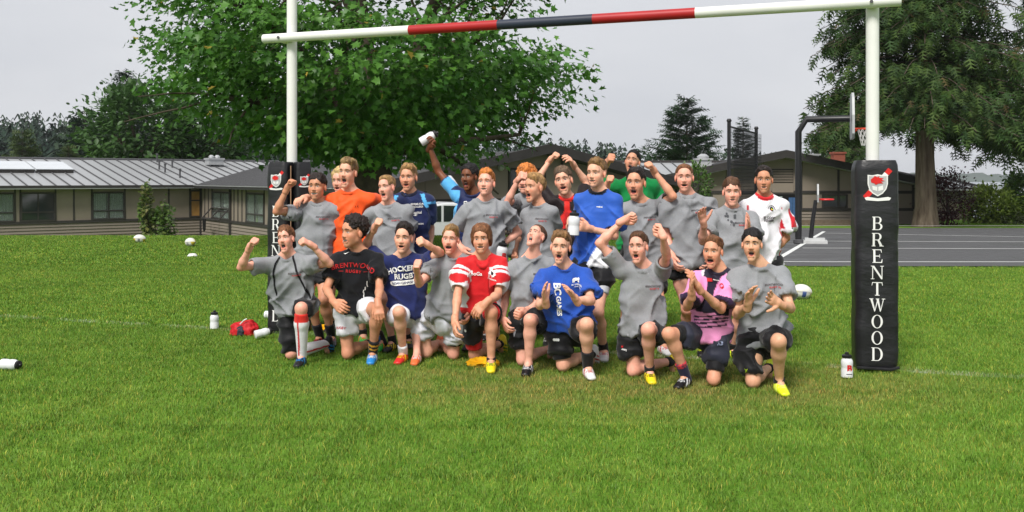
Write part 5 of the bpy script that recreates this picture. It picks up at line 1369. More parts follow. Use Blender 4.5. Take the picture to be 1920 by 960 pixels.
def folds(L, seed, amp, kneel=0.0):
    """Cloth fold relief for torso-local coordinates L (side, front, up)."""
    wp = L + .045 * np.stack([vnoise(L * 6 + seed), vnoise(L * 6 + seed + 11), vnoise(L * 6 + seed + 23)], 1)
    x, y, z = wp[:, 0], wp[:, 1], wp[:, 2]
    def ridge(a, b, c, o): q = 1 - np.abs(vnoise(np.stack([a, b, c], 1) + seed + o)); return q ** 3.2 - .22
    r1 = ridge(x * 10, y * 5, z * 2.4, 0)
    r2 = ridge((x + z) * 8.5, y * 4, (z - x) * 1.9, 5)
    r3 = ridge((x - z) * 8.5, y * 4, (z + x) * 1.9, 9)
    r4 = ridge(x * 3.2, y * 4, z * 13, 14) * np.clip(.9 - z * 3.2, .1, 1)
    return 2.1 * amp * (.7 * r1 + 1.1 * r2 * np.clip(vnoise(L * 4 + seed) + .6, 0, 1) + 1.1 * r3 * np.clip(vnoise(L * 4 + seed + 31) + .6, 0, 1) + .8 * r4 + .25 * fbm(L * 5 + seed))

class Fig: pass
def person(sp):
    """Build one boy from pixel joints and real bone lengths. Keys: see the table below."""
    g = Fig(); H = sp['H']; s = H / 1.75; Y = sp['Y']; seed = sp.get('seed', 1); rs = np.random.RandomState(seed)
    fat = sp.get('fat', 1.0)
    th_, sh_, ua_, fa_ = .245 * H, .243 * H, .172 * H, .148 * H
    yaw = R(sp.get('yaw', 0)); s0 = np.array([math.cos(yaw), math.sin(yaw), 0])
    nk = at(*sp['neck'], Y + sp.get('lean', 0)) + np.array([0, 0, .034 * s]); pv = at(*sp['pelvis'], Y)
    U = nrm(nk - pv); side = nrm(s0 - U * float(s0 @ U)); front = np.cross(side, U)
    hw = .165 * s
    S = {}
    for q, k in ((-1, 'l'), (1, 'r')):
        p = at(*sp['s' + k], nk[1] + q * math.sin(yaw) * hw); S[k] = p + (nk - p) * .1
    hips = {k: pv + side * q * .085 * s * fat for q, k in ((-1, 'l'), (1, 'r'))}
    El, Wr = {}, {}
    for k in 'lr':
        e = sp['e' + k]; El[k] = reach_px(e[0], e[1], S[k], ua_, e[2]) if len(e) == 3 else at(e[0], e[1], Y + e[3])
        v = sp['w' + k]; Wr[k] = reach_px(v[0], v[1], El[k], fa_, v[2]) if len(v) == 3 else at(v[0], v[1], Y + v[3])
    Kn, An, toe = {}, {}, {}
    az = .085 * s
    kneel = 'kd' in sp
    for k in 'lr':
        q = -1 if k == 'l' else 1
        if kneel and k == sp['kd'][0]:
            Kn[k] = ground_px(sp['kd'][1], sp['kd'][2], .06)
            a = sp.get('backfoot', (q * .05, .36)); An[k] = np.array([Kn[k][0] + a[0], Kn[k][1] + a[1], .09])
            An[k] = Kn[k] + nrm(An[k] - Kn[k]) * sh_
            toe[k] = nrm(np.array([a[0] * .3, .25, -.75]))
        elif kneel:
            An[k] = ground_px(sp['ft'][0], sp['ft'][1], az)
            Kn[k] = knee_px(sp['ku'][0], sp['ku'][1], hips[k], An[k], th_, sh_)
            toe[k] = nrm(np.array([math.sin(R(sp.get('toe', 0))), -math.cos(R(sp.get('toe', 0))), 0]))
        else:
            f = sp.get('f' + k)
            if f: An[k] = ground_px(f[0], f[1], az)
            else: An[k] = np.array([pv[0], pv[1], az]) + s0 * q * .13 * s + np.array([0, rs.uniform(-.05, .1), 0])
            Kn[k] = ik(hips[k], An[k], th_, sh_, front + np.array([0, 0, .0]))
            ta = yaw + R(q * 14 + sp.get('toe', 0)); toe[k] = np.array([math.sin(ta), -math.cos(ta), 0])
    if not kneel:                                  # keep the legs the length of legs: drop or lift the hips' pixel depth only
        pass
    base_p = np.array([pv[0], pv[1], 0.0])
    T = lambda p: np.asarray(p) - base_p
    pts = np.array([nk, pv] + [d[k] for d in (S, El, Wr, hips, Kn, An) for k in 'lr'])
    lo, hi = pts.min(0) - base_p - .17, pts.max(0) - base_p + .17; lo[2] = max(lo[2], -.04)
    nkT, pvT = T(nk), T(pv)
    # ---------- head frame
    (hx, ht, hc_) = sp['head']; op_ = sp.get('face', {}).get('open', 0); hl_ = (.136 if sp['hair'][0] == 'crop' else .146) + .116 + .03 * op_
    hs_ = (hc_ - ht) * Y / FPX / hl_
    ho = at(hx, ht + (hc_ - ht) * (hl_ - .116 - .03 * op_) / hl_, nk[1] - .03 + sp.get('headfwd', 0))
    ly, lp, lr = (R(a) for a in sp.get('look', (0, 0, 0)))
    f_ = np.array([math.sin(ly) * math.cos(lp), -math.cos(ly) * math.cos(lp), math.sin(lp)])
    r0 = np.array([math.cos(ly), math.sin(ly), 0]); u0 = np.cross(f_, -r0) * 1.0
    u0 = np.cross(r0, f_) if np.cross(r0, f_)[2] > 0 else -np.cross(r0, f_)
    r_ = r0 * math.cos(lr) + u0 * math.sin(lr); u_ = u0 * math.cos(lr) - r0 * math.sin(lr)
    A = np.array([r_, f_, u_]); hoT = T(ho)
    nks = nkT + np.array([0, 0, -.02])
    # ---------- body
    B = Field(lo, hi, .0165)
    w0 = pvT + U * .02; mid = pvT * .55 + nkT * .45; chest = pvT * .25 + nkT * .75 - U * .03 * s
    B.econe(pvT - U * .02 * s, mid, (.13 * s * fat, .085 * s * fat), (.118 * s * fat, .075 * s * fat), side, .04)
    B.econe(mid, chest, (.118 * s * fat, .075 * s * fat), (.132 * s * fat, .082 * s * fat), side, .04)
    for k in 'lr':
        B.cone(nkT - U * .09 * s, T(S[k]) - U * .008 * s, .044 * s, .038 * s, .03)
        B.cone(nkT + U * .03 * s, T(S[k]) + U * .0, .038 * s, .03 * s, .04)
        B.cone(T(S[k]), T(El[k]), .042 * s * fat, .035 * s * fat, .03)
        m = S[k] * .45 + El[k] * .55; B.cone(T(m), T(m), .0415 * s * fat, .0415 * s * fat, .03)
        fm = El[k] * .72 + Wr[k] * .28
        B.cone(T(El[k]), T(fm), .035 * s * fat, .0385 * s * fat, .02); B.cone(T(fm), T(Wr[k]), .0385 * s * fat, .0245 * s, .02)
        eb = nrm(2 * El[k] - S[k] - Wr[k] + 1e-5); B.cone(T(El[k] + eb * .016 * s), T(El[k] + eb * .016 * s), .02 * s, .02 * s, .015)
        B.cone(T(hips[k]), T(Kn[k]), .085 * s * fat, .05 * s * fat, .04)
        tm = hips[k] * .55 + Kn[k] * .45; B.cone(T(tm), T(tm), .074 * s * fat, .074 * s * fat, .04)
        kf = nrm(2 * Kn[k] - hips[k] - An[k] + 1e-5); B.cone(T(Kn[k]), T(Kn[k]), .05 * s * fat, .05 * s * fat, .02); B.cone(T(Kn[k] + kf * .028 * s), T(Kn[k] + kf * .026 * s + nrm(An[k] - Kn[k]) * .03 * s), .032 * s, .024 * s, .015)
        cd = nrm(An[k] - Kn[k]); bk = nrm(nrm(hips[k] - Kn[k]) - cd * float(nrm(hips[k] - Kn[k]) @ cd) + 1e-4) if True else 0
        cm = Kn[k] * .68 + An[k] * .32 + bk * .012 * s
        B.cone(T(Kn[k]), T(cm), .047 * s * fat, .052 * s * fat, .03); B.cone(T(cm), T(An[k]), .052 * s * fat, .031 * s, .03)
        B.cone(T(An[k]), T(An[k] + toe[k] * .1 * s + np.array([0, 0, -.05 * s if toe[k][2] > -.3 else 0])), .036 * s, .028 * s, .02)
    B.cone(nks, hoT - u_ * .06 - f_ * .024, .053 * s * sp.get('neckw', 1), .044 * s * sp.get('neckw', 1), .03)
    V, Q, nr = B.skin(); V = relax(V, Q, 1, .4)
    sk = np.array(SKINS[sp['skin']]); c = np.tile(sk, (len(V), 1)); n1 = fbm(V * 9 + seed, 3)[:, None]
    c = c * (1 + .09 * n1); red = sk * np.array([1.04, .72, .66])
    for k in 'lr':
        for J, rad, a in ((El, .055, .45), (Kn, .075, .42)):
            m = np.clip(1.25 - np.linalg.norm(V - T(J[k]), axis=1) / (rad * s) + n1[:, 0] * .3, 0, 1)[:, None] * a; c = c * (1 - m) + red * m
    allV, allQ, allC = [V], [Q], [c]
    hsp = dict(wide=rs.uniform(.95, 1.05), nose=rs.uniform(.85, 1.1), jaw=rs.uniform(.9, 1.1)); hsp.update(sp.get('face', {})); hsp.update(skin=sp['skin'], seed=seed, brow=tuple(np.array(sp['hair'][1]) * .55), neck=sp.get('neckw', 1))
    hV, hQ, hC = head_field(hoT, A, nks + (hoT - nks) * .3, hs_, hsp)
    allV.append(hV); allQ.append(hQ); allC.append(hC)
    for k in 'lr':
        q = -1 if k == 'l' else 1
        hk = sp.get('h' + k, ('relax',)); kind = hk[0]
        if kind == 'none': continue
        fd = nrm(Wr[k] - El[k])
        if len(hk) > 1 and hk[1] is not None:
            if len(hk[1]) == 2 or isinstance(hk[1][-1], str): tgt = reach_px(hk[1][0], hk[1][1], Wr[k], .1 * s, hk[1][2] if len(hk[1]) > 2 else 'f'); hd = nrm(tgt - Wr[k])
            else: hd = nrm(hk[1])
        else: hd = fd
        pn = np.array(hk[2], float) if len(hk) > 2 else (side * -q * 1.0 + front * .2)
        # thumb side: cross(d, n) must point to the thumb; the boy's right hand (image left) mirrors the left
        hd_, pn_ = nrm(hd), nrm(pn - nrm(hd) * float(pn @ nrm(hd)))
        if k == 'l':
            v, f, _ = hand_field(np.zeros(3), np.array([0, 0, 1.]), np.array([0, -1., 0]), kind, s * 1.2)
            X = np.cross(hd_, pn_); 
            v = v[:, [0]] * X + v[:, [2]] * hd_ - v[:, [1]] * pn_
        else:
            v, f, _ = hand_field(np.zeros(3), np.array([0, 0, 1.]), np.array([0, -1., 0]), kind, s * 1.2)
            X = -np.cross(hd_, pn_)
            v = v[:, [0]] * X + v[:, [2]] * hd_ - v[:, [1]] * pn_; f = f[:, ::-1]
        v = v + T(Wr[k])
        cc = np.tile(sk * np.array([1.0, .93, .9]), (len(v), 1)) * (1 + .08 * fbm(v * 40 + seed, 2)[:, None])
        allV.append(v); allQ.append(f); allC.append(cc)
    off = 0; Qs = []
    for v, f in zip(allV, allQ): Qs.append(f + off); off += len(v)
    me = mesh_np('person', np.concatenate(allV), np.concatenate(Qs), True, np.concatenate(allC), [M_SKIN])
    body = obj('person', me, None, base_p)
    tag(body, sp['label'], 'person', 'rugby boys posing under the goal')
    # ---------- hair
    hp = dict(style=sp['hair'][0], hair=sp['hair'][1], seed=seed, wide=hsp.get('wide', 1.0))
    if len(sp['hair']) > 2: hp['tip'] = sp['hair'][2]
    hv, hq, hcx = hair_field(hoT, A, hs_, hp)
    ho_ = obj('hair', mesh_np('hair', hv, hq, True, hcx, [M_HAIR]), body)
    if hp['style'] != 'crop':                      # loose locks that break the outline and the hairline
        L_ = (hv - hoT) / hs_; lx, ly_, lz = L_ @ r_, L_ @ f_, L_ @ u_
        edge = np.clip(1.6 - np.abs(ly_ - .06) / .06, .25, 1.6); nb = {'bowl': 420, 'long': 420, 'afro': 260}.get(hp['style'], 380)
        pk = rs.choice(len(hv), nb, p=edge / edge.sum()); p0 = hv[pk]; nn = p0 - (hoT + u_ * .03 * hs_); nn /= np.linalg.norm(nn, axis=1, keepdims=True)
        cmb = {'quiff': f_ * .5 + u_ * .7 + r_ * .5, 'fringe': f_ * .5 - u_ * .75 + r_ * .25, 'bowl': -u_ + f_ * .2, 'long': -u_, 'short': f_ * .7 - u_ * .15 + r_ * .3}.get(hp['style'], u_ * .2)
        dd = cmb[None] + rs.normal(size=(nb, 3)) * (.45 if hp['style'] not in ('curly', 'afro') else 1.2); dd = dd - nn * (dd * nn).sum(1, keepdims=True) * .75 + nn * .22; dd /= np.linalg.norm(dd, axis=1, keepdims=True)
        sw = np.cross(dd, nn); sw /= np.linalg.norm(sw, axis=1, keepdims=True) + 1e-6; ln_ = rs.uniform(.01, .026, (nb, 1)) * hs_ * (.55 if hp['style'] in ('afro', 'curly') else 1); wq = rs.uniform(.0022, .0045, (nb, 1)) * hs_
        b0 = p0 - nn * .003 - dd * .006; Vs = np.stack([b0 - sw * wq, b0 + sw * wq, b0 + dd * ln_ * .6 + nn * .003, b0 + dd * ln_ + nn * .001], 1).reshape(-1, 3); iq = np.arange(nb) * 4
        Fs_ = np.concatenate([np.stack([iq, iq + 1, iq + 2], 1), np.stack([iq, iq + 2, iq + 3], 1), np.stack([iq + 1, iq + 3, iq + 2], 1)])
        cs = np.repeat(hcx[pk] * rs.uniform(.6, 1.5, (nb, 1)), 4, 0); lo_ = obj('locks', mesh_np('locks', Vs, Fs_, False, cs, [M_HAIR]), ho_); lo_['kind'] = 'stuff'
    # ---------- shirt
    sh = sp['shirt']; ls = sh.get('loose', 1.0)
    hemd = sh.get('hem', .025)
    G = Field(lo - .03, hi + .03, sh.get('res', .0118))
    if kneel: ls *= .95
    hem = pvT - U * hemd * s + front * sh.get('hemf', .01)
    wa, ch = .16 * s * fat * ls, .162 * s * fat * (.5 + .5 * ls)
    G.econe(hem - U * .03, mid, (.188 * s * fat * ls, .13 * s * fat * ls), (wa * 1.0, .106 * s * fat * ls), side, .04)
    G.econe(mid, chest - U * .01, (wa, .106 * s * fat * ls), (ch, .107 * s * fat), side, .05)
    for k in 'lr':
        G.cone(nkT - U * .085 * s, T(S[k]) - U * .012 * s, .072 * s, .055 * s, .05)
        G.cone(nkT - U * .005 * s, T(S[k]) + U * .004 * s, .052 * s, .04 * s, .04)
        fr_ = sh.get('sleeve', .62); e0 = T(S[k]); e1 = e0 + (T(El[k]) - e0) * fr_; dr = nrm(e1 - e0)
        sr = .067 * s * (.6 + .4 * fat) * ls
        G.cone(e0, e1 + dr * .09, .059 * s * fat, sr + .012, .025)
    # cut sleeve ends and the hem, then hollow them
    for k in 'lr':
        e0 = T(S[k]); e1 = e0 + (T(El[k]) - e0) * fr_; dr = nrm(e1 - e0)
        G.cutball(e1 + dr * .1, .125, e1, dr)
        G.cone(e1 - dr * .05, e1 + dr * .05, sr - .018, sr - .004, 0, 's')
    tilt = nrm(U + front * sh.get('hemtilt', 0))
    G.cut(hem, -tilt)
    # neck hole
    ncd = nrm(nkT - (nkT - U * .1) + front * .35)
    G.cone(nkT + U * .0 + front * .012, nkT + U * .12 + front * .06, .0655 * s, .085 * s, .012, 's')
    if sh.get('vneck'):
        G.cone(nkT + front * .10 * s - U * .09 * s, nkT + front * .12 * s + U * .05, .012 * s, .05 * s, .01, 's')
    cn = nrm(U + front * .5); cf = nrm(np.cross(side, cn)); cc0 = nkT - U * .004 + front * .022 * s; rg = []
    for q in range(19):
        a = q * 2 * math.pi / 18; p = cc0 + side * math.cos(a) * .064 * s + cf * math.sin(a) * .066 * s
        if sh.get('vneck') and math.sin(a) > .5: p = p - U * (math.sin(a) - .5) * .11 * s + front * (math.sin(a) - .5) * .03
        rg.append(p)
    for q in range(18): G.cone(rg[q], rg[q + 1], .0105, .0105, .006)
    V, Q, nr = G.skin(); V = relax(V, Q, 1, .4)
    rel = V - pvT; L = np.stack([rel @ side, rel @ front, rel @ U], 1)
    ht_ = float((nkT - pvT) @ U); Ln = L / s
    fade = np.clip((ht_ + .02 - L[:, 2]) / .12, .15, 1)
    V0 = V; V = V + nr * (folds(L, seed * 1.7, sh.get('fold', .011) * 1.5 * s) * fade)[:, None]
    col = sh['col'](Ln, ht_ / s, L) if callable(sh['col']) else np.tile(np.array(sh['col']), (len(V), 1))
    # per-arm coordinate for sleeve trims: distance along the upper arm past the shoulder
    arm_t = {}
    for k in 'lr':
        e0 = T(S[k]); dr = T(El[k]) - e0; t = ((V0 - e0) @ dr) / float(dr @ dr); rr = np.linalg.norm(V0 - e0 - t[:, None] * dr, axis=1)
        arm_t[k] = np.where(rr < .1 * s, t, -1)
    if 'sleevecol' in sh: col = sh['sleevecol'](col, arm_t, fr_, Ln, ht_ / s)
    col = np.array(col)
    dn = np.linalg.norm(V - (nkT + front * .02), axis=1)
    ring = np.min([np.linalg.norm(V - p, axis=1) for p in rg], axis=0) < .0215
    cc = sh.get('collar'); 
    if cc is None: col[ring] = col[ring] * .86
    else: col[ring] = np.array(cc)
    shirt = obj('shirt', mesh_np('shirt', V, Q, True, col, [M_SYN if sh.get('syn') else M_COT]), body)
    if sh.get('name'): shirt['label'] = sh['name']
    g.bvh = BVHTree.FromPolygons([tuple(p) for p in V.tolist()], [tuple(f) for f in Q.tolist()])
    # ---------- shorts
    so = sp['shorts']; ln = so.get('len', .62)
    G = Field(lo - .02, hi + .02, .0138)
    G.econe(pvT - U * .03 * s, pvT + U * .09 * s, (.142 * s * fat, .098 * s * fat), (.128 * s * fat, .088 * s * fat), side, .04)
    for k in 'lr':
        a, b = T(hips[k]), T(Kn[k]); e = a + (b - a) * ln; d = nrm(b - a)
        re = (.088 - .034 * ln) * s * fat + .017 * so.get('loose', 1); dn_ = np.array([0, 0, -.016 * so.get('loose', 1)]) * (1 - abs(d[2]))
        G.cone(a, e + d * .05 + dn_, .09 * s * fat, re, .03); G.cone(a, e + d * .05 + dn_ * 2.2, .08 * s * fat, re * .82, .03)
    for k in 'lr':
        a, b = T(hips[k]), T(Kn[k]); e = a + (b - a) * ln; d = nrm(b - a)
        G.cutball(e + d * .11, .145, e, d)
    V, Q, nr = G.skin(); V = relax(V, Q, 1, .4)
    rel = V - pvT; L = np.stack([rel @ side, rel @ front, rel @ U], 1)
    V = V + nr * folds(L, seed * 2.3 + 4, .013 * s)[:, None]
    col = np.tile(np.array(so['col']), (len(V), 1))
    if so.get('trim'):                             # coloured side panel
        col[np.abs(L[:, 0]) * 1.0 > so['trim'][1] * s] = np.array(so['trim'][0])
    shorts = obj('shorts', mesh_np('shorts', V, Q, True, col, [M_SYN]), body)
    g.sbvh = BVHTree.FromPolygons([tuple(p) for p in V.tolist()], [tuple(f) for f in Q.tolist()])
    if so.get('under'):                            # compression shorts showing below
        for k in so['under'][1]:
            a, b = T(hips[k]), T(Kn[k]); d = b - a; e1 = a + d * so['under'][2]
            U_ = Field(np.minimum(a, b) - .14, np.maximum(a, b) + .14, .0115)
            U_.cone(a + d * (ln - .2), e1 + nrm(d) * .05, .086 * s * fat, .072 * s * fat, .0); U_.cut(e1, nrm(d))
            v, f, n_ = U_.skin(); v = relax(v, f, 1, .3)
            obj('compression_leg', mesh_np('compression_leg', v, f, True, np.tile(np.array(so['under'][0]), (len(v), 1)), [M_SYN]), body)
    # ---------- boots and socks
    for k in 'lr':
        t = toe[k]; an = T(An[k]); flat = abs(t[2]) < .3
        if flat: up = np.array([0, 0, 1.]); sole0 = an.copy(); sole0[2] = 0.0
        else: up = nrm(np.cross(np.cross(t, nrm(An[k] - Kn[k])), t)) * -1; sole0 = an - up * .075 * s
        sd = nrm(np.cross(t, up)); fs = s * 1.02
        X = lambda a, b, c_: sole0 + (t * a + sd * b + up * c_) * fs
        Fs = Field(np.minimum(X(-.1, 0, 0), X(.2, 0, 0)) - .1, np.maximum(X(-.1, 0, 0), X(.2, 0, 0)) + .13, .0088)
        Fs.econe(X(-.04, 0, .03), X(.05, 0, .032), (.034 * fs, .03 * fs), (.04 * fs, .03 * fs), sd, .02)
        Fs.econe(X(.05, 0, .032), X(.15, 0, .022), (.04 * fs, .032 * fs), (.036 * fs, .02 * fs), sd, .02)
        Fs.cone(X(.0, 0, .05), X(-.012, 0, .085), .038 * fs, .036 * fs, .03)
        Fs.cone(X(.03, 0, .06), X(.1, 0, .036), .03 * fs, .024 * fs, .03)
        Fs.cone(X(-.012, 0, .095), X(-.012, 0, .13), .034 * fs, .05 * fs, .004, 's')
        for (a, b) in ((.12, .024), (.12, -.024), (.06, .028), (.06, -.028), (-.035, .02), (-.035, -.02)):
            Fs.cone(X(a, b, .008), X(a, b, .001), .008, .006, .002)
        v, f, n_ = Fs.skin()
        loc = np.stack([(v - sole0) @ t, (v - sole0) @ sd, (v - sole0) @ up], 1) / fs
        bc = sp['boot'] if 'boot' in sp else (lin(25, 25, 27), lin(225, 225, 225), lin(225, 225, 225))
        if 'boot' + k in sp: bc = sp['boot' + k]
        cc = np.tile(np.array(bc[0]), (len(v), 1))
        stripe = (np.abs(np.mod((loc[:, 0] * .9 + loc[:, 2] * .6) * 100, 3.2) - 1.6) < .7) & (loc[:, 0] > .01) & (loc[:, 0] < .085) & (np.abs(loc[:, 1]) > .024) & (loc[:, 2] > .016)
        cc[stripe] = np.array(bc[1])
        lace = (np.abs(loc[:, 1]) < .018) & (loc[:, 2] > .042) & (loc[:, 0] > .02) & (loc[:, 0] < .11)
        cc[lace] = np.array(bc[1]) * .9 + np.array(bc[0]) * .1
        cc[lace & (np.mod(loc[:, 0] * 100, 1.8) < .8)] = np.array(bc[0]) * .6
        cc[loc[:, 2] < .011] = np.array(bc[2])
        ob = obj('boot', mesh_np('boot', v, f, True, cc, [M_SHOE]), body)
        so_ = sp.get('sock', (lin(28, 28, 30), .16))
        if so_ and so_[1] > 0:
            ax_ = T(Kn[k]) - an; Ls = np.linalg.norm(ax_); ax_ = ax_ / Ls; top = an + ax_ * so_[1] * Ls
            Fk = Field(np.minimum(an, top) - .1, np.maximum(an, top) + .1, .0075 if len(so_) > 3 else .0115)
            cm = T(Kn[k] * .68 + An[k] * .32)
            Fk.cone(an - ax_ * .03, an + ax_ * min(so_[1], .68) * Ls, .04 * s, (.034 + (.055 - .034) * min(so_[1], .68) / .68) * s * fat + .006, 0)
            if so_[1] > .6: Fk.cone(cm, an + ax_ * .98 * Ls, .063 * s * fat, .058 * s * fat, .02)
            Fk.cut(top, ax_)
            v, f, n_ = Fk.skin(); tt = ((v - an) @ ax_) / Ls
            cc = np.tile(np.array(so_[0]), (len(v), 1))
            if len(so_) > 2:
                for (a, b, c2) in so_[2]: cc[(tt > a) & (tt < b)] = np.array(c2)
            if len(so_) > 3:
                ln_ = np.abs((v - an) @ nrm(np.cross(ax_, [0, 1, 0])) - .016) < .008
                cc[ln_ & ((v - an)[:, 1] < 0)] = np.array(so_[3])
            obj('sock', mesh_np('sock', v, f, True, cc, [M_SYN]), body)
    g.body = body; g.T = T; g.side = side; g.front = front; g.U = U; g.nk = nkT; g.pv = pvT; g.s = s; g.ht = ht_; g.Wr = Wr; g.El = El; g.S = S; g.shirt = shirt; g.shorts = shorts; g.hips = hips; g.Kn = Kn
    return g

def chest_print(g, lst, x, z, m, tilt=0.0, name='print', on=None, direction=None, up=None, origin=None, sidev=None):
    """lst: (verts, faces) flat print; x (towards image right), z (down from the neck) in metres on the chest."""
    v, f = lst; v = np.asarray(v, float)
    if tilt: c, s_ = math.cos(tilt), math.sin(tilt); v = np.stack([v[:, 0] * c - v[:, 1] * s_, v[:, 0] * s_ + v[:, 1] * c], 1)
    o = origin if origin is not None else g.nk - g.U * z + g.side * x
    fr = direction if direction is not None else g.front
    su = up if up is not None else g.U; sd = sidev if sidev is not None else g.side
    P = project(on or g.bvh, v, o, sd, su, fr)
    me = mesh_np(name, P, f, False, None, [m])
    return obj(name, me, g.shirt if on is None else g.shorts)
# ------------------------------------------------------------------ the team: joints read off the photograph, depths from bone lengths
BLK = lin(24, 24, 27); WHT = lin(226, 227, 230); NAVY = lin(34, 41, 84); DKN = lin(30, 32, 48)
RED = lin(204, 30, 36); ORG = lin(246, 92, 36); BLU = lin(44, 84, 176); GRN = lin(20, 128, 66); LBL = lin(92, 176, 232)
YEL = lin(240, 214, 30); LIME = lin(222, 240, 40); PINK = lin(236, 150, 200); SKB = lin(40, 130, 200)
H_BR = lin(92, 62, 42); H_DK = lin(38, 28, 25); H_BLK = lin(22, 19, 20); H_FAIR = lin(158, 122, 78); H_LB = lin(128, 94, 60)
H_GING = lin(196, 118, 54); H_BLOND = lin(206, 176, 120); H_CHEST = lin(120, 78, 48); H_ASH = lin(104, 84, 66)
B_BLK = (BLK, WHT, lin(40, 40, 42)); B_WHT = (lin(220, 220, 222), lin(196, 40, 40), WHT); B_YEL = (YEL, BLK, YEL); B_LIME = (LIME, lin(236, 246, 120), LIME)
B_BLUE = (SKB, WHT, WHT); B_RED = (lin(214, 44, 42), YEL, lin(220, 60, 50)); B_ORG = (lin(238, 112, 62), WHT, lin(225, 215, 205)); B_GRN = (BLK, LIME, BLK)
B_YB = (BLK, YEL, BLK)
GT = dict(col=GREY, fold=.012, loose=1.06, sleeve=.66)
def grey(**k): d = dict(GT); d.update(k); return d

def c_navy_light(Ln, ht, L):
    c = np.tile(np.array(lin(30, 40, 82)), (len(Ln), 1))
    t = ht - Ln[:, 2]; x = np.abs(Ln[:, 0])
    c[(t > .03) & (t < .15) & (x > .1) & (np.abs(x - .115 - t * .35) < .018)] = np.array(LBL)
    c[(x > .155) & (t < .16) & (np.abs(t - .115) < .012)] = np.array(LBL)
    return c
def c_navy_arm(Ln, ht, L):
    c = np.tile(np.array(lin(30, 40, 82)), (len(Ln), 1))
    t = ht - Ln[:, 2]
    c[(Ln[:, 0] < -.115) & (t > -.02)] = np.array(LBL)
    c[(Ln[:, 0] < -.165) & (t > .12)] = np.array(WHT)
    return c
def s_navy_arm(col, at_, fr, Ln, ht):
    m = (at_['l'] > .15) & (at_['l'] < .55); col[m] = np.array(LBL)
    m = (at_['l'] >= .2) & (Ln[:, 1] < .0); col[m] = np.array(WHT)
    return col
def c_canada(Ln, ht, L):
    c = np.tile(np.array(lin(206, 32, 38)), (len(Ln), 1)); t = ht - Ln[:, 2]
    side = np.abs(Ln[:, 0]); wob = .013 * np.sin(Ln[:, 2] * 60)
    c[(t > .2) & (side > .115 + wob) & (t < .46)] = np.array(WHT)
    return c
def s_canada(col, at_, fr, Ln, ht):
    for k in 'lr':
        t = at_[k]
        for a in (.2, .36): col[(t > a) & (t < a + .1)] = np.array(WHT)
    return col
def c_redblack(Ln, ht, L):
    c = np.tile(np.array(lin(32, 24, 26)), (len(Ln), 1)); t = ht - Ln[:, 2]; x = Ln[:, 0]
    r = np.array(lin(212, 42, 36))
    c[(np.abs(x) < .022) & (t < .17)] = r
    c[(np.abs(x - .005) < .03 + .11 * np.clip((t - .15) / .16, 0, 1)) & (t > .15) & (t < .33)] = r
    c[(x < -.135) & (t > .12)] = r; c[(x > .15) & (t > .2)] = r
    n = vnoise(np.stack([x * 22, Ln[:, 1] * 5, t * 22], 1)); c[(t > .2) & (n > .25) & (t < .4)] = np.array(lin(34, 24, 26))
    return c
def c_pink(Ln, ht, L):
    c = np.tile(np.array(lin(34, 30, 48)), (len(Ln), 1)); t = ht - Ln[:, 2]; x = Ln[:, 0]; p = np.array(PINK)
    low = t > .36; c[low] = p
    d = t + x * .25
    for a in (.385, .412, .44, .475): c[low & (np.abs(d - a) < .0075)] = np.array(lin(34, 30, 48))
    c[(np.abs(x) > .125)] = p
    c[(np.abs(x) > .105) & (np.abs(x) < .125) & (t < .3)] = np.array(lin(214, 208, 216))
    return c
def s_pink(col, at_, fr, Ln, ht):
    for k in 'lr': col[at_[k] > .02] = np.array(PINK); col[at_[k] > fr - .07] = np.array(lin(52, 36, 66))
    return col
def c_white(Ln, ht, L):
    c = np.tile(np.array(lin(232, 230, 236)), (len(Ln), 1)); t = ht - Ln[:, 2]; x = np.abs(Ln[:, 0])
    c[(x > .145) & (t > .1)] = np.array(lin(196, 36, 50)); c[(x > .16) & (t > .1)] = np.array(lin(232, 230, 236))
    return c
def s_white(col, at_, fr, Ln, ht):
    t = at_['r']
    col[t > .05] = np.array(lin(232, 230, 236))
    col[(t > .1) & (np.abs(Ln[:, 1] - .03) < .014) & (t < fr - .06)] = np.array(lin(200, 36, 48))
    col[(t > -.1) & (Ln[:, 1] < .0)] = np.array(lin(44, 36, 84))
    t = at_['l']; col[(t > .1) & (Ln[:, 1] < .03)] = np.array(lin(200, 36, 48))
    return col
def c_bluewhite(Ln, ht, L):
    c = np.tile(np.array(lin(46, 92, 186)), (len(Ln), 1)); t = ht - Ln[:, 2]
    c[(Ln[:, 0] > .1 - (t - .38) * .5) & (t > .36) & (Ln[:, 0] < .15)] = np.array(WHT)
    return c

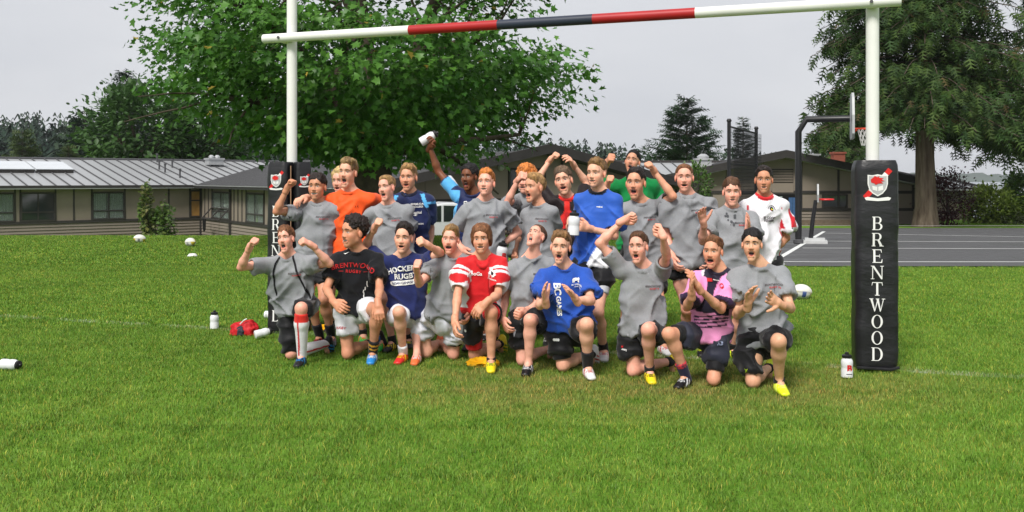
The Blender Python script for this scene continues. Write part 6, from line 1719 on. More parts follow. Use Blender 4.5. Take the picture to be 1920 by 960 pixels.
SH_BLK = dict(col=BLK); SH_WHT = dict(col=lin(214, 216, 226)); SH_NAV = dict(col=lin(36, 42, 78))
SHOUT = lambda o=1.0, sq=.6, **k: dict(open=o, squint=sq, **k)
SMILE = lambda o=.0, **k: dict(open=o, smile=1.0, squint=.5, **k)
Fgs = {}
TEAM = [
 # ---- back row and standing
 dict(id='S2b', label='blond boy in a washed-out blue top, mostly hidden behind the boy in orange', H=1.7, Y=9.75, head=(640, 313, 364), look=(-20, 0, 0), neck=(642, 374), pelvis=(645, 480), sl=(610, 386), sr=(676, 386), el=(606, 430, 'b'), er=(680, 430, 'b'), wl=(612, 470, 'f'), wr=(676, 470, 'f'),
      skin='pink', hair=('long', H_BLOND), face=SHOUT(.4), shirt=dict(col=lin(118, 128, 150)), shorts=SH_BLK),
 dict(id='S11', label='tall boy in a green T-shirt at the back, fist up behind the boy in grey', H=1.87, Y=9.65, head=(1186, 280, 327), look=(-18, 14, -8), neck=(1192, 338), pelvis=(1196, 462), sl=(1154, 352), sr=(1230, 352), el=(1124, 336, 'b'), wl=(1138, 306, 'f'), hl=('fist',), er=(1252, 395, 'b'), wr=(1240, 440, 'f'),
      skin='tan', hair=('short', H_BLK), face=SHOUT(.8), shirt=dict(col=GRN), shorts=SH_BLK),
 dict(id='S7', label='curly ginger-haired boy holding a fist before his face behind the others', H=1.7, Y=9.6, head=(987, 309, 362), look=(-25, 0, 0), neck=(992, 368), pelvis=(992, 472), sl=(964, 380), sr=(1022, 380), el=(951, 380, 'f'), wl=(971, 338, 'f'), hl=('fist', (980, 328)), er=(1030, 425, 'b'), wr=(1025, 465, 'f'),
      skin='pink', hair=('curly', H_GING), face=SMILE(), shirt=grey(), shorts=SH_BLK),
 dict(id='S5', label='dark-skinned boy in a navy and sky-blue jersey lifting a white bottle', H=1.74, Y=9.3, head=(880, 307, 358), look=(-24, 2, 0), neck=(886, 368), pelvis=(882, 476), yaw=-8, sl=(853, 362), sr=(920, 378), el=(822, 322, 'b'), wl=(806, 276, 'f'), hl=('grip', (812, 262), (-.3, -.9, .1)), er=(930, 420, 'b'), wr=(925, 462, 'f'),
      skin='brown', hair=('afro', H_BLK), face=SHOUT(.9, nose=1.2), shirt=dict(col=c_navy_arm, res=.0095, sleevecol=s_navy_arm, syn=1, sleeve=.6), shorts=SH_NAV),
 dict(id='S9', label='boy in a red and black jersey with both arms raised', H=1.66, Y=9.3, head=(1057, 310, 366), look=(-14, 4, 10), neck=(1062, 374), pelvis=(1062, 478), sl=(1032, 380), sr=(1092, 378), el=(1004, 342, 'b'), wl=(1031, 301, 'f'), hl=('fist', (1041, 288)), er=(1101, 344, 'b'), wr=(1076, 310, 'f'), hr=('relax', (1069, 298), (-1, -.3, 0)),
      skin='fair', hair=('fringe', H_ASH), face=SHOUT(.45, smile=.5), shirt=dict(col=c_redblack, res=.0095, syn=1, collar=lin(204, 40, 36), sleeve=.7), shorts=SH_BLK),
 dict(id='S4', label='boy in a navy jersey with light-blue shoulder panels, standing bareheaded', H=1.73, Y=9.2, head=(766, 306, 358), look=(-10, 0, 0), neck=(768, 366), pelvis=(772, 472), sl=(734, 380), sr=(806, 380), el=(733, 425, 'b'), er=(808, 428, 'b'), wl=(742, 465, 'f'), wr=(805, 472, 'f'),
      skin='tan', hair=('quiff', H_FAIR), face=SHOUT(.4, .7), shirt=dict(col=c_navy_light, res=.0095, syn=1, collar=lin(18, 22, 44), sleeve=.72), shorts=SH_BLK, boot=(BLK, SKB, lin(190, 60, 50)), fl=(800, 636)),
 dict(id='S2', label='shouting boy in an orange T-shirt with his arms round two neighbours', H=1.78, Y=9.1, head=(653, 295, 353), look=(-16, 2, -3), neck=(655, 363), pelvis=(656, 470), sl=(620, 377), sr=(696, 376), el=(594, 388, 'b'), wl=(572, 371, 'f'), hl=('drape', (560, 374, 'f'), (.2, .3, -1)), er=(738, 385, 'b'), wr=(776, 387, 'f'), hr=('fist', (765, 388, 'f'), (0, .5, -.9)),
      skin='fair', hair=('quiff', H_LB, H_BLOND), face=SHOUT(1.0, .8), shirt=dict(col=ORG, syn=1, sleeve=.5, loose=.97, fold=.007), shorts=SH_NAV, fl=(716, 640), boot=(lin(60, 190, 80), ORG, lin(230, 230, 60))),
 dict(id='S1', label='dark-haired smiling boy in grey with one fist up against the padded post', H=1.63, Y=9.05, head=(595, 323, 375), look=(-8, 4, 0), neck=(597, 384), pelvis=(592, 492), sl=(557, 399), sr=(634, 397), el=(518, 397, 'f'), wl=(538, 354, 'f'), hl=('fist',), er=(640, 440, 'b'), wr=(630, 480, 'f'),
      skin='olive', hair=('fringe', H_DK), face=SMILE(.15), shirt=grey(), shorts=SH_BLK, sock=(BLK, .35), boot=(BLK, lin(180, 40, 40), BLK), fr=(622, 632), fl=(600, 632)),
 dict(id='S6', label='ginger-haired boy in grey with his hands on his hips', H=1.68, Y=8.75, head=(912, 316, 368), look=(-14, 10, 0), neck=(910, 379), pelvis=(906, 490), sl=(868, 396), sr=(949, 394), el=(847, 440, 'b'), wl=(868, 468, 'f'), er=(972, 436, 'b'), wr=(936, 462, 'f'), hr=('drape', (922, 460, 'f'), (0, .8, .3)),
      skin='pink', hair=('quiff', H_GING), face=SMILE(.05), shirt=grey(), shorts=SH_BLK),
 dict(id='S3', label='fair-haired boy in grey whose shirt the boy in orange is pulling', H=1.62, Y=8.9, head=(726, 327, 378), look=(-26, 4, 6), neck=(728, 388), pelvis=(736, 492), yaw=-6, sl=(694, 403), sr=(764, 398), el=(690, 440, 'b'), wl=(652, 432, 'b'), hl=('fist', None), er=(772, 442, 'b'), wr=(764, 484, 'f'),
      skin='pink', hair=('short', H_FAIR), face=SHOUT(.8), shirt=grey(), shorts=SH_BLK, boot=B_YB, fl=(736, 642), fr=(766, 636)),
 dict(id='S12', label='dark-haired boy in grey shouting with his fist raised before the green shirt', H=1.72, Y=8.75, head=(1192, 312, 374), look=(-20, 2, 0), neck=(1200, 384), pelvis=(1204, 500), sl=(1162, 396), sr=(1240, 388), el=(1130, 388, 'b'), wl=(1138, 349, 'f'), hl=('fist',), er=(1262, 368, 'f'), wr=(1227, 322, 'f'), hr=('fist', (1219, 306, 'f')),
      skin='tan', hair=('short', H_DK), face=SHOUT(.7, smile=.4), shirt=grey(), shorts=dict(col=BLK, len=.7), boot=B_WHT, fr=(1242, 646), fl=(1192, 650)),
 dict(id='S8', label='boy in grey seen nearly in profile, mouth wide open', H=1.62, Y=8.95, head=(1003, 324, 380), look=(-48, 4, 0), neck=(1010, 388), pelvis=(1006, 490), yaw=-24, sl=(984, 403), sr=(1038, 400), el=(976, 444, 'b'), wl=(966, 474, 'f'), hl=('fist',), er=(1040, 440, 'b'), wr=(1030, 478, 'f'),
      skin='tan', hair=('quiff', H_FAIR), face=SHOUT(.8), shirt=grey(), shorts=SH_BLK),
 dict(id='S13', label='boy with a buzz cut in grey, arms down, white tights under black shorts', H=1.72, Y=8.6, head=(1283, 306, 359), look=(-10, 0, 0), neck=(1288, 370), pelvis=(1290, 492), fat=1.05, sl=(1246, 388), sr=(1330, 388), el=(1250, 446, 'b'), wl=(1262, 484, 'f'), er=(1336, 446, 'b'), wr=(1330, 484, 'f'),
      skin='pink', hair=('crop', H_CHEST), face=SHOUT(.3, smile=.3), shirt=grey(), shorts=dict(col=BLK, len=.3, under=(lin(196, 198, 206), 'lr', .5)), sock=(BLK, .6), fl=(1290, 636), fr=(1330, 640)),
 dict(id='S15', label='boy in a white and red jersey with a navy sleeve', H=1.72, Y=8.5, head=(1432, 309, 362), look=(-14, 0, 0), neck=(1432, 372), pelvis=(1424, 490), sl=(1394, 390), sr=(1470, 388), el=(1398, 440, 'b'), wl=(1400, 480, 'f'), er=(1474, 446, 'b'), wr=(1437, 482, 'f'),
      skin='olive', hair=('short', H_DK), face=SHOUT(.15, .3), shirt=dict(col=c_white, res=.0095, sleevecol=s_white, syn=1, collar=lin(204, 36, 44), sleeve=.72), shorts=SH_BLK),
 dict(id='S14', label='stocky boy in a water-splashed grey T-shirt with both palms raised', H=1.58, Y=8.35, head=(1372, 331, 386), look=(-8, 0, 0), neck=(1372, 394), pelvis=(1366, 512), fat=1.14, sl=(1332, 412), sr=(1410, 412), el=(1318, 452, 'f'), wl=(1319, 418, 'f'), hl=('open', (1316, 402, 'f'), (.2, -.9, .1)), er=(1418, 460, 'f'), wr=(1402, 432, 'f'), hr=('open', (1404, 416, 'f'), (-.9, .1, .1)),
      skin='pink', hair=('fringe', H_BR), face=SHOUT(.15, .5), shirt=grey(), shorts=SH_BLK, sock=(BLK, .2), boot=B_GRN, fl=(1316, 650), fr=(1372, 655)),
 dict(id='S10', label='tall boy in a blue T-shirt holding a white bottle in both hands', H=1.76, Y=8.25, head=(1119, 296, 351), look=(-32, 2, 0), neck=(1122, 362), pelvis=(1112, 496), yaw=-18, sl=(1086, 380), sr=(1158, 378), el=(1084, 428, 'b'), wl=(1068, 428, 'f'), hl=('grip', (1066, 414, 'f'), (.8, -.2, .1)), er=(1152, 442, 'f'), wr=(1104, 428, 'f'), hr=('grip', (1088, 424, 'f'), (-.3, .9, .1)),
      skin='fair', hair=('quiff', H_LB, H_FAIR), face=SMILE(.0), shirt=dict(col=c_bluewhite, res=.0095, syn=1, collar=lin(20, 22, 30), sleeve=.75, fold=.009, hem=0), shorts=dict(col=BLK, len=.5, under=(lin(200, 202, 208), 'lr', .62)), sock=(BLK, .2), boot=(lin(214, 212, 214), lin(204, 40, 50), WHT), fr=(1132, 656), fl=(1098, 660)),
 # ---- kneeling row
 dict(id='F1', label='kneeling boy in grey with both fists up and long red and white socks', H=1.58, Y=8.3, head=(537, 422, 475), look=(-12, 8, 6), neck=(540, 484), pelvis=(556, 580), lean=-.1, fat=1.06, sl=(503, 497), sr=(582, 495), el=(452, 501, 'f'), wl=(468, 464, 'f'), hl=('fist',), er=(618, 494, 'f'), wr=(584, 460, 'f'), hr=('fist', (568, 450)),
      skin='pink', hair=('fringe', H_CHEST), face=SHOUT(1.0, .9), shirt=grey(hem=0.03), shorts=dict(col=BLK, len=.97), kd=('l', 546, 662), ft=(566, 668), ku=(565, 578), toe=-5, backfoot=(.25, .3),
      sock=(lin(222, 222, 226), .9, [(.74, .9, lin(214, 48, 40))], lin(196, 40, 44)), boot=(BLK, SKB, lin(60, 140, 200))),
 dict(id='F2', label='curly dark-haired boy in a black printed T-shirt and white shorts, hand on knee', H=1.68, Y=8.3, head=(664, 404, 464), look=(-44, 4, 0), neck=(669, 473), pelvis=(664, 578), lean=-.05, sl=(628, 491), sr=(711, 489), el=(612, 542, 'f'), wl=(627, 567, 'f'), hl=('relax', (637, 576, 'f'), (.5, .5, -.3)), er=(712, 540, 'f'), wr=(709, 570, 'f'), hr=('drape', (711, 590, 'f'), (0, .8, -.3)),
      skin='olive', hair=('curly', H_DK), face=SMILE(.05, gaze=-.7), shirt=dict(col=lin(24, 25, 29), hem=0.02, sleeve=.7), shorts=dict(col=lin(222, 222, 228), len=.6, loose=1.15), kd=('l', 652, 662), ft=(699, 662), ku=(708, 580), toe=0, backfoot=(.15, .32),
      sock=(lin(28, 28, 30), .3, [(.2, .24, lin(220, 160, 40)), (.12, .15, lin(220, 160, 40))]), boot=B_BLUE),
 dict(id='F3', label='dark-haired boy in a navy T-shirt with arched white lettering', H=1.64, Y=8.3, head=(757, 416, 474), look=(-6, 2, -3), neck=(757, 484), pelvis=(768, 590), lean=-.05, sl=(719, 495), sr=(796, 493), el=(684, 463, 'b'), wl=(702, 428, 'f'), hl=('fist', (707, 414)), er=(826, 474, 'f'), wr=(803, 460, 'f'), hr=('fist', (790, 450, 'f')),
      skin='fair', hair=('quiff', H_DK), face=SHOUT(.3, .7), shirt=dict(col=lin(36, 44, 92), hem=0, sleeve=.72, loose=1.1), shorts=SH_WHT, kd=('r', 800, 660), ft=(756, 662), ku=(748, 585), toe=-14, backfoot=(.1, .34), sock=(WHT, .2), boot=B_RED),
 dict(id='F4', label='fair-haired boy in grey and white shorts, orange boot forward', H=1.6, Y=8.15, head=(845, 421, 476), look=(-8, 4, -2), neck=(850, 484), pelvis=(838, 596), yaw=8, lean=-.05, sl=(815, 500), sr=(886, 494), el=(786, 532, 'f'), wl=(781, 505, 'f'), hl=('fist',), er=(890, 545, 'b'), wr=(880, 585, 'f'),
      skin='pink', hair=('quiff', H_FAIR), face=SMILE(.5), shirt=grey(hem=-0.02), shorts=dict(col=lin(216, 218, 228), len=.66, loose=1.15, under=(BLK, 'lr', .74)), kd=('r', 850, 663), ft=(782, 664), ku=(776, 590), toe=-5, backfoot=(-.12, .34), sock=None, boot=B_ORG),
 dict(id='F5', label='boy with a bowl haircut in a red jersey with white sleeve bands', H=1.68, Y=8.1, head=(903, 418, 474), look=(-6, 2, 2), neck=(905, 484), pelvis=(903, 590), lean=-.08, sl=(864, 499), sr=(942, 496), el=(858, 552, 'f'), wl=(853, 602, 'f'), hl=('relax', (853, 622, 'f'), (.9, .2, 0)), er=(934, 552, 'f'), wr=(911, 568, 'f'), hr=('drape', (894, 584, 'f'), (0, .7, -.6)),
      skin='tan', hair=('bowl', H_CHEST), face=SMILE(.0), shirt=dict(col=c_canada, res=.009, sleevecol=s_canada, syn=1, vneck=1, sleeve=.82, collar=lin(196, 28, 34), hem=-0.055, loose=1.04), shorts=dict(col=BLK, len=.66, loose=1.05, under=(lin(190, 34, 38), 'lr', .84)), kd=('l', 890, 664), ft=(921, 676), ku=(921, 585), toe=0, backfoot=(.2, .32), sock=(BLK, .08), boot=(YEL, lin(20, 120, 60), YEL)),
 dict(id='F6', label='boy in grey with his head thrown back, yelling at the sky', H=1.66, Y=8.0, head=(1006, 420, 472), look=(-36, 38, 0), neck=(998, 486), pelvis=(993, 600), lean=0, headfwd=.02, sl=(960, 502), sr=(1036, 498), el=(948, 556, 'b'), wl=(943, 598, 'f'), hl=('relax', (948, 614, 'f'), (.9, .2, 0)), er=(1020, 562, 'f'), wr=(985, 584, 'f'), hr=('fist', (973, 592, 'f')),
      skin='pink', hair=('crop', H_BR), face=SHOUT(1.0, .9), shirt=grey(hem=-0.01, loose=1.0), shorts=dict(col=BLK, len=.68), kd=('l', 980, 674), ft=(991, 682), ku=(994, 600), toe=-12, backfoot=(.22, .3), sock=None, boot=B_BLK),
 dict(id='F7', label='boy in a blue T-shirt with white vertical lettering, about to clap', H=1.66, Y=7.75, head=(1051, 432, 494), look=(-10, 2, -3), neck=(1058, 504), pelvis=(1066, 620), lean=-.08, fat=1.05, sl=(1017, 521), sr=(1102, 518), el=(1012, 572, 'f'), wl=(1023, 566, None, -.42), hl=('open', (1020, 548, 'f'), (.9, -.4, .1)), er=(1108, 564, 'f'), wr=(1080, 562, None, -.42), hr=('open', (1070, 546, 'f'), (-.9, -.4, .1)),
      skin='fair', hair=('quiff', H_LB), face=SHOUT(.75, .8), shirt=dict(col=BLU, hem=-0.03, sleeve=.75, loose=1.08), shorts=dict(col=BLK, len=.62, under=(BLK, 'l', .82)), kd=('l', 1056, 684), ft=(1102, 688), ku=(1100, 608), toe=8, backfoot=(.25, .3), sock=(BLK, .38), boot=(lin(224, 224, 224), lin(190, 50, 46), WHT)),
 dict(id='F8', label='boy in grey with both elbows up beside his head, yellow boots', H=1.66, Y=7.55, head=(1197, 432, 494), look=(-24, 4, 2), neck=(1204, 506), pelvis=(1203, 624), lean=-.04, sl=(1162, 505), sr=(1244, 510), el=(1124, 456, 'f'), wl=(1168, 414, 'b'), hl=('fist', (1186, 405, 'b')), er=(1250, 480, 'f'), wr=(1242, 440, 'f'), hr=('fist', (1236, 428, 'b')),
      skin='pink', hair=('short', H_BR), face=SHOUT(.7, .8), shirt=grey(hem=0), shorts=dict(col=BLK, len=.62), kd=('l', 1188, 694), ft=(1218, 696), ku=(1215, 618), toe=0, backfoot=(.34, .22), sock=(BLK, .14), boot=B_YEL),
 dict(id='F9', label='boy in a pink and navy jersey clapping, one knee up', H=1.6, Y=7.3, head=(1337, 440, 502), look=(-28, 2, 0), neck=(1346, 510), pelvis=(1330, 628), yaw=-14, lean=-.06, sl=(1305, 526), sr=(1376, 524), el=(1288, 576, 'f'), wl=(1297, 552, None, -.4), hl=('open', (1296, 532, 'f'), (.8, -.2, .3)), er=(1352, 580, 'f'), wr=(1310, 540, None, -.38), hr=('open', (1300, 522, 'f'), (-.9, .1, .2)),
      skin='tan', hair=('short', H_CHEST), face=SMILE(.6), shirt=dict(col=c_pink, res=.009, sleevecol=s_pink, syn=1, collar=lin(34, 30, 48), sleeve=.8, hem=0.03), shorts=dict(col=lin(44, 46, 60), len=.6, under=(BLK, 'lr', .82)), kd=('r', 1338, 710), ft=(1286, 706), ku=(1254, 626), toe=-38, backfoot=(.1, .34), sock=(lin(36, 38, 66), .34, [(.26, .29, lin(180, 50, 56)), (.31, .34, lin(180, 50, 56))]), boot=B_BLK),
 dict(id='F10', label='black-haired boy in grey clapping, lime boot forward, nearest the big pad', H=1.66, Y=7.2, head=(1410, 427, 490), look=(-18, 4, 0), neck=(1422, 503), pelvis=(1430, 634), lean=-.04, fat=1.04, sl=(1380, 522), sr=(1468, 518), el=(1382, 590, 'f'), wl=(1402, 572, None, -.4), hl=('spread', (1404, 552, 'f'), (.5, -.8, .2)), er=(1482, 578, 'f'), wr=(1462, 570, None, -.4), hr=('spread', (1446, 560, 'f'), (-.3, -.8, .3)),
      skin='asian', hair=('fringe', H_BLK), face=SHOUT(.8, 1.0, nose=1.1), shirt=grey(hem=0.045), shorts=dict(col=BLK, len=.8, trim=(lin(206, 232, 50), .215)), kd=('l', 1412, 714), ft=(1461, 716), ku=(1460, 640), toe=2, backfoot=(.2, .32), sock=(BLK, .1), boot=B_LIME),
]
for _i, _sp in enumerate(TEAM):
    if 'ONLY' in globals() and ONLY and _sp['id'] not in ONLY: continue
    _sp['seed'] = _i * 1 + 3
    Fgs[_sp['id']] = person(_sp)

# ------------------------------------------------------------------ prints on the clothes
def rects(lst):
    V = []; F = []
    for (x0, y0, x1, y1) in lst:
        b = len(V); n = max(1, int(abs(x1 - x0) / .02))
        for i in range(n + 1):
            x = x0 + (x1 - x0) * i / n; V += [(x, y0), (x, y1)]
        F += [(b + 2 * i, b + 2 * i + 2, b + 2 * i + 3, b + 2 * i + 1) for i in range(n)]
    return np.array(V, float), F
def poly(pts): return np.array(pts, float), [tuple(range(len(pts)))]
def disc(r, n=16, c=(0, 0)): return poly([(c[0] + r * math.cos(a * 2 * math.pi / n), c[1] + r * math.sin(a * 2 * math.pi / n)) for a in range(n)])
def moved(vf, dx, dy): v = np.array(vf[0], float)[:, :2].copy(); v[:, 0] += dx; v[:, 1] += dy; return v, vf[1]
def arched(body, size, rad, spacing=1.0, bold=.0):
    v, f = text_mesh(body, size, bold, spacing); a = v[:, 0] / rad; r = rad + v[:, 1]
    return np.stack([r * np.sin(a), r * np.cos(a) - rad], 1), f
for _k, g in Fgs.items():
    if g.shirt.data.materials[0] is M_COT and _k in ('S1', 'S3', 'S6', 'S8', 'S12', 'S13', 'S14', 'F1', 'F6', 'F8', 'F10'):
        chest_print(g, text_mesh('BRENTWOOD', .019, .0003, 1.0, .2), .075 * g.s, .15 * g.s, P_DARK, .0, 'lettering')
        chest_print(g, text_mesh('RUGBY 7s', .017, .0004, 1.0, .2), .085 * g.s, .171 * g.s, P_RED, .0, 'lettering')
def on(k): return Fgs.get(k)
def ribbon(pts, w_=.006):
    V = []; n = len(pts)
    for i, p in enumerate(pts):
        a = np.array(pts[max(0, i - 1)]); b = np.array(pts[min(n - 1, i + 1)]); d = (b - a) / np.linalg.norm(b - a); q = np.array([-d[1], d[0]]) * w_
        V += [tuple(np.array(p) + q), tuple(np.array(p) - q)]
    return np.array(V), [(2 * i, 2 * i + 1, 2 * i + 3, 2 * i + 2) for i in range(n - 1)]
def spline(ctrl, n=28):
    c = np.array(ctrl, float); t = np.linspace(0, len(c) - 1, n); return [tuple(np.array([np.interp(q, range(len(c)), c[:, k]) for k in (0, 1)])) for q in t]
g = on('F1')
if g:
    for cc in ([(-.06, .02), (-.1, -.03), (-.125, -.1), (-.128, -.2), (-.12, -.3)], [(.055, .02), (.075, -.06), (.1, -.16), (.135, -.27), (.16, -.36)]):
        chest_print(g, ribbon(spline(cc), .0075), 0, .02, P_BLACK, 0, 'bib_strap')
g = on('F2')
if g:
    chest_print(g, arched('BRENTWOOD', .056, .6, 1.08, .0006), .0, .125, P_RED, 0, 'lettering')
    chest_print(g, text_mesh('RUGBY', .036, .0008, 1.25), .0, .178, P_RED, 0, 'lettering')
    chest_print(g, joined([rects([(-.125, -.002, -.085, .002), (.085, -.002, .125, .002)])]), .0, .178, P_RED, 0, 'print_rule')
    chest_print(g, poly([(-.03, .004), (-.012, -.006), (.03, .012), (-.01, .001)]), -.075, .035, P_WHITE, .2, 'logo')
    for q in range(7):
        chest_print(g, rects([(-.004, -.014, .004, .014)]), .118 - .006 * q + .008 * math.sin(q * 1.6), .27 + q * .025, P_WHITE, .25 * math.sin(q * 1.6), 'piping')
g = on('F3')
if g:
    chest_print(g, arched('HOCKERILL', .062, .42, 1.0, .0022), .012, .105, P_WHITE, 0, 'lettering')
    chest_print(g, text_mesh('RUGBY', .062, .0022, 1.0), .012, .172, P_WHITE, 0, 'lettering')
    n = 14
    pill = poly([(.115 + .021 * math.cos(a), .021 * math.sin(a)) for a in np.linspace(-math.pi / 2, math.pi / 2, 8)] + [(-.115 + .021 * math.cos(a), .021 * math.sin(a)) for a in np.linspace(math.pi / 2, 3 * math.pi / 2, 8)])
    chest_print(g, joined([rects([(-.12, -.02, .12, .02)]), disc(.02, 14, (-.12, 0)), disc(.02, 14, (.12, 0))]), .012, .224, P_WHITE, 0, 'print_panel')
    g2 = chest_print(g, text_mesh('GOAN CANADA 2014', .026, .0006, .96), .012, .224, printmat('print_navy', lin(36, 44, 92)), 0, 'lettering')
    g2.location = tuple(g.front * .005)
g = on('F5')
if g:
    chest_print(g, text_mesh('KooGa', .042, .001, 1.0), -.06, .145, P_WHITE, 0, 'lettering')
    leaf = [(0, .036), (.008, .02), (.016, .024), (.014, .008), (.028, .012), (.026, .0), (.034, -.004), (.016, -.018), (.018, -.026), (.002, -.022), (.002, -.036), (-.002, -.036), (-.002, -.022), (-.018, -.026), (-.016, -.018), (-.034, -.004), (-.026, .0), (-.028, .012), (-.014, .008), (-.016, .024), (-.008, .02)]
    chest_print(g, poly(leaf), .085, .125, P_WHITE, 0, 'emblem')
    e = chest_print(g, poly([(-.008, .014), (.012, .006), (.006, -.01), (-.012, -.012)]), .085, .125, P_BLACK, 0, 'emblem'); e.location = tuple(g.front * .002)
    chest_print(g, text_mesh('CANADA', .016, .0006, 1.1), .085, .172, P_WHITE, 0, 'lettering')
g = on('F7')
if g:
    v, f = text_mesh('BC', .078, .003, .95); v2 = np.stack([v[:, 1], -v[:, 0]], 1)
    chest_print(g, (v2, f), -.075, .165, P_WHITE, 0, 'lettering')
    v, f = text_mesh('GAMES', .052, .0018, .95); v2 = np.stack([v[:, 1], -v[:, 0]], 1)
    chest_print(g, (v2, f), -.07, .3, P_WHITE, 0, 'lettering')
    bear = [(-.028, -.014), (-.028, .012), (-.018, .02), (.0, .022), (.018, .018), (.026, .022), (.03, .012), (.026, .004), (.024, -.014), (.014, -.014), (.012, -.002), (-.008, -.002), (-.01, -.014), (-.016, -.014), (-.018, -.004), (-.02, -.014)]
    chest_print(g, poly(bear), .08, .11, P_WHITE, 0, 'emblem')
    chest_print(g, text_mesh('BC GAMES', .016, .0005, 1.0), .08, .14, P_WHITE, 0, 'lettering')
    chest_print(g, text_mesh('TEAM 5', .013, .0004, 1.0), .085, .158, P_WHITE, 0, 'lettering')
g = on('F9')
if g:
    chest_print(g, text_mesh('samurai', .015, .0006, 1.0), -.0, .075, P_WHITE, 0, 'lettering')
    chest_print(g, disc(.017, 10), .045, .105, P_RED, 0, 'emblem')
    chest_print(g, poly([(-.02, .012), (.018, .016), (.024, -.008), (-.016, -.014)]), -.05, .085, P_RED, 0, 'emblem')
    chest_print(g, rects([(-.012, -.01, .012, .01)]), -.065, .2, P_WHITE, 0, 'print_panel')
    chest_print(g, rects([(-.008, -.005, .008, .005)]), .0, .2, P_WHITE, 0, 'print_panel')
g = on('S10')
if g: chest_print(g, text_mesh('reebok', .018, .0006, 1.0), .04, .15, P_WHITE, 0, 'lettering')
g = on('S2')
if g:
    chest_print(g, joined([poly([(-.012, .011), (-.004, 0), (-.012, -.011), (-.016, -.009), (-.011, 0), (-.016, .009)]), poly([(.012, .011), (.004, 0), (.012, -.011), (.016, -.009), (.011, 0), (.016, .009)])]), .085, .155, P_ORANGE_DK, 0, 'logo')
g = on('S4')
if g:
    for q, (tx, sz, z, x) in enumerate((('BERMUDA', .026, .12, .08), ('COLLEGE', .024, .145, .085), ('Capital', .036, .2, .07), ('G&T', .018, .225, .06), ('CENTURION', .022, .31, .07))):
        chest_print(g, text_mesh(tx, sz, .0007, 1.0), x, z, P_WHITE, 0, 'lettering')
g = on('S5')
if g:
    sh_ = poly([(-.016, .024), (.016, .024), (.016, -.004), (0, -.024), (-.016, -.004)])
    chest_print(g, sh_, -.045, .105, P_WHITE, .1, 'emblem')
    e = chest_print(g, poly([(-.01, .018), (.01, .018), (-.006, -.012)]), -.045, .105, P_BLACK, .1, 'emblem'); e.location = tuple(g.front * .002)
g = on('S15')
if g:
    ring_ = [(.03 * math.cos(a), .03 * math.sin(a)) for a in np.linspace(0, 2 * math.pi, 17)[:-1]]
    v, f = arched('THE BARBARIANS', .013, .028, .95, .0004); chest_print(g, (v + np.array([0, .028]), f), .05, .12, P_BLACK, 0, 'lettering')
    chest_print(g, disc(.017, 12), .05, .12, P_BLACK, 0, 'emblem')
    e = chest_print(g, disc(.009, 8, (.003, .0)), .05, .122, P_YEL, 0, 'emblem'); e.location = tuple(g.front * .002)
    e = chest_print(g, disc(.006, 8, (-.004, -.006)), .05, .122, P_RED, 0, 'emblem'); e.location = tuple(g.front * .0035)
    chest_print(g, text_mesh('ES COOP', .027, .0009, 1.0), .03, .2, P_DARK, 0, 'lettering')
    chest_print(g, text_mesh('VERBIER', .027, .0009, 1.0), .03, .226, P_DARK, 0, 'lettering')
g = on('S9')
if g:
    lion = [(-.03, -.06), (-.036, -.01), (-.02, .03), (-.028, .05), (.0, .06), (.02, .045), (.012, .02), (.03, .0), (.02, -.03), (.034, -.06), (.012, -.05), (.0, -.02), (-.012, -.05)]
    chest_print(g, poly(lion), -.0, .21, P_RED, 0, 'emblem')
g = on('S14')
if g:   # water drops soaked into the cotton
    wet = printmat('wet_cotton', lin(78, 80, 84)); rr = random.Random(5)
    for q in range(12):
        e = chest_print(g, disc(rr.uniform(.004, .012), 8), -.04 + rr.uniform(-.03, .06), .06 + rr.random() * .1, wet, 0, 'water_splash')
g = on('S6')
if g:
    wet = printmat('wet_patch', lin(84, 86, 90))
    chest_print(g, poly([(-.012, -.012), (-.004, -.004), (.004, .012), (.01, .0), (.002, -.006)]), -.005, .15, wet, 0, 'water_splash')
# marks on the shorts
def shorts_print(k, px, py, vf, m, name='logo'):
    g = on(k)
    if not g: return
    r = nrm(ray(px, py)); o = CAMP; base_ = np.array(g.body.location)
    hit = g.sbvh.ray_cast(Vector(o - base_), Vector(r), 30)
    if hit[0] is None: return
    p = np.array(hit[0]); n = np.array(hit[1]); n = n if n @ r < 0 else -n
    sd = nrm(np.cross([0, 0, 1.], n)); up = np.cross(n, sd)
    P = project(g.sbvh, np.asarray(vf[0], float), p, sd, up, n, .004, .12)
    obj(name, mesh_np(name, P, vf[1], False, None, [m]), g.shorts)
shorts_print('F7', 1043, 637, joined([disc(.012, 8, (-.016, 0)), disc(.012, 8, (0, 0)), disc(.012, 8, (.016, 0))]), P_WHITE)
shorts_print('F5', 873, 620, disc(.013, 10), P_WHITE)
shorts_print('F6', 965, 622, joined([disc(.014, 8, (0, .012)), poly([(-.01, 0), (.01, 0), (.004, -.04), (-.004, -.04)])]), printmat('print_grey', lin(150, 150, 155)))
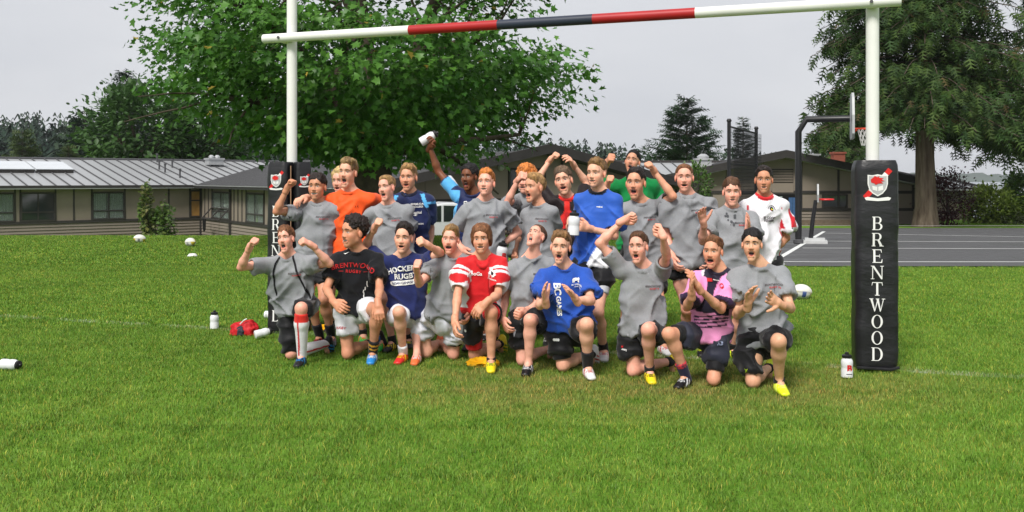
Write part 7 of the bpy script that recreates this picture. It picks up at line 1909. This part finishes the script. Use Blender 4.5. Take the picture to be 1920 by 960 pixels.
shorts_print('F2', 638, 615, text_mesh('RUGBY', .03, .0005), P_RED, 'lettering')
shorts_print('F10', 1400, 695, joined([poly([(-.014, .015), (-.004, 0), (-.014, -.015), (-.008, -.015), (.002, 0), (-.008, .015)]), poly([(.014, .015), (.004, 0), (.014, -.015), (.008, -.015), (-.002, 0), (.008, .015)])]), P_YEL)
shorts_print('F8', 1168, 650, joined([poly([(-.016, -.008), (-.01, .01), (0, 0), (.006, .014), (.008, -.008)])]), P_RED)
shorts_print('F8', 1170, 656, text_mesh('GAIN', .02, .0006), P_WHITE, 'lettering')
shorts_print('F9', 1350, 645, text_mesh('NB', .03, .0008, 1.0, .3), printmat('print_pale_blue', lin(150, 160, 190)), 'lettering')
# ---- bottles held by two of the boys
g = Fgs.get('S10')
if g:
    c = np.array(at(1075, 441, float(g.Wr['r'][1]) - .06)); bottle(tuple(c), RotY(R(3)), 'white bottle held by the tall boy in blue', 1.12)
g = Fgs.get('S5')
if g:
    Yb = float(g.Wr['l'][1]) - .03; a = np.array(at(789, 267, Yb)); d_ = Vector((.86, 0, .5)).normalized(); bottle(tuple(a), d_.to_track_quat('Z', 'Y').to_matrix(), 'white bottle held up high under the tree', 1.05)
g = Fgs.get('S6')
if g:
    bottle(tuple(at(938, 495, float(g.Wr['r'][1]) - .1)), RotY(R(8)) @ RotX(R(6)), 'white bottle with a red B held at the hip behind the red jersey', 1.15, .5)

# ------------------------------------------------------------------ moist air over the lake and the far wood
hz = MB(); hz.box((0, 3080, 28), (18600, 6240, 86)); hm = bpy.data.materials.new('haze_air'); hm.use_nodes = True
hm.node_tree.nodes.clear(); _o = hm.node_tree.nodes.new('ShaderNodeOutputMaterial'); _v = hm.node_tree.nodes.new('ShaderNodeVolumePrincipled')
_v.inputs['Color'].default_value = (.92, .95, 1, 1); _v.inputs['Density'].default_value = .00016; _v.inputs['Anisotropy'].default_value = 0.0
hm.node_tree.links.new(_v.outputs[0], _o.inputs['Volume'])
tag(hz.build('haze', hm), 'thin bluish haze between the field and the far shore', 'haze', kind='stuff')
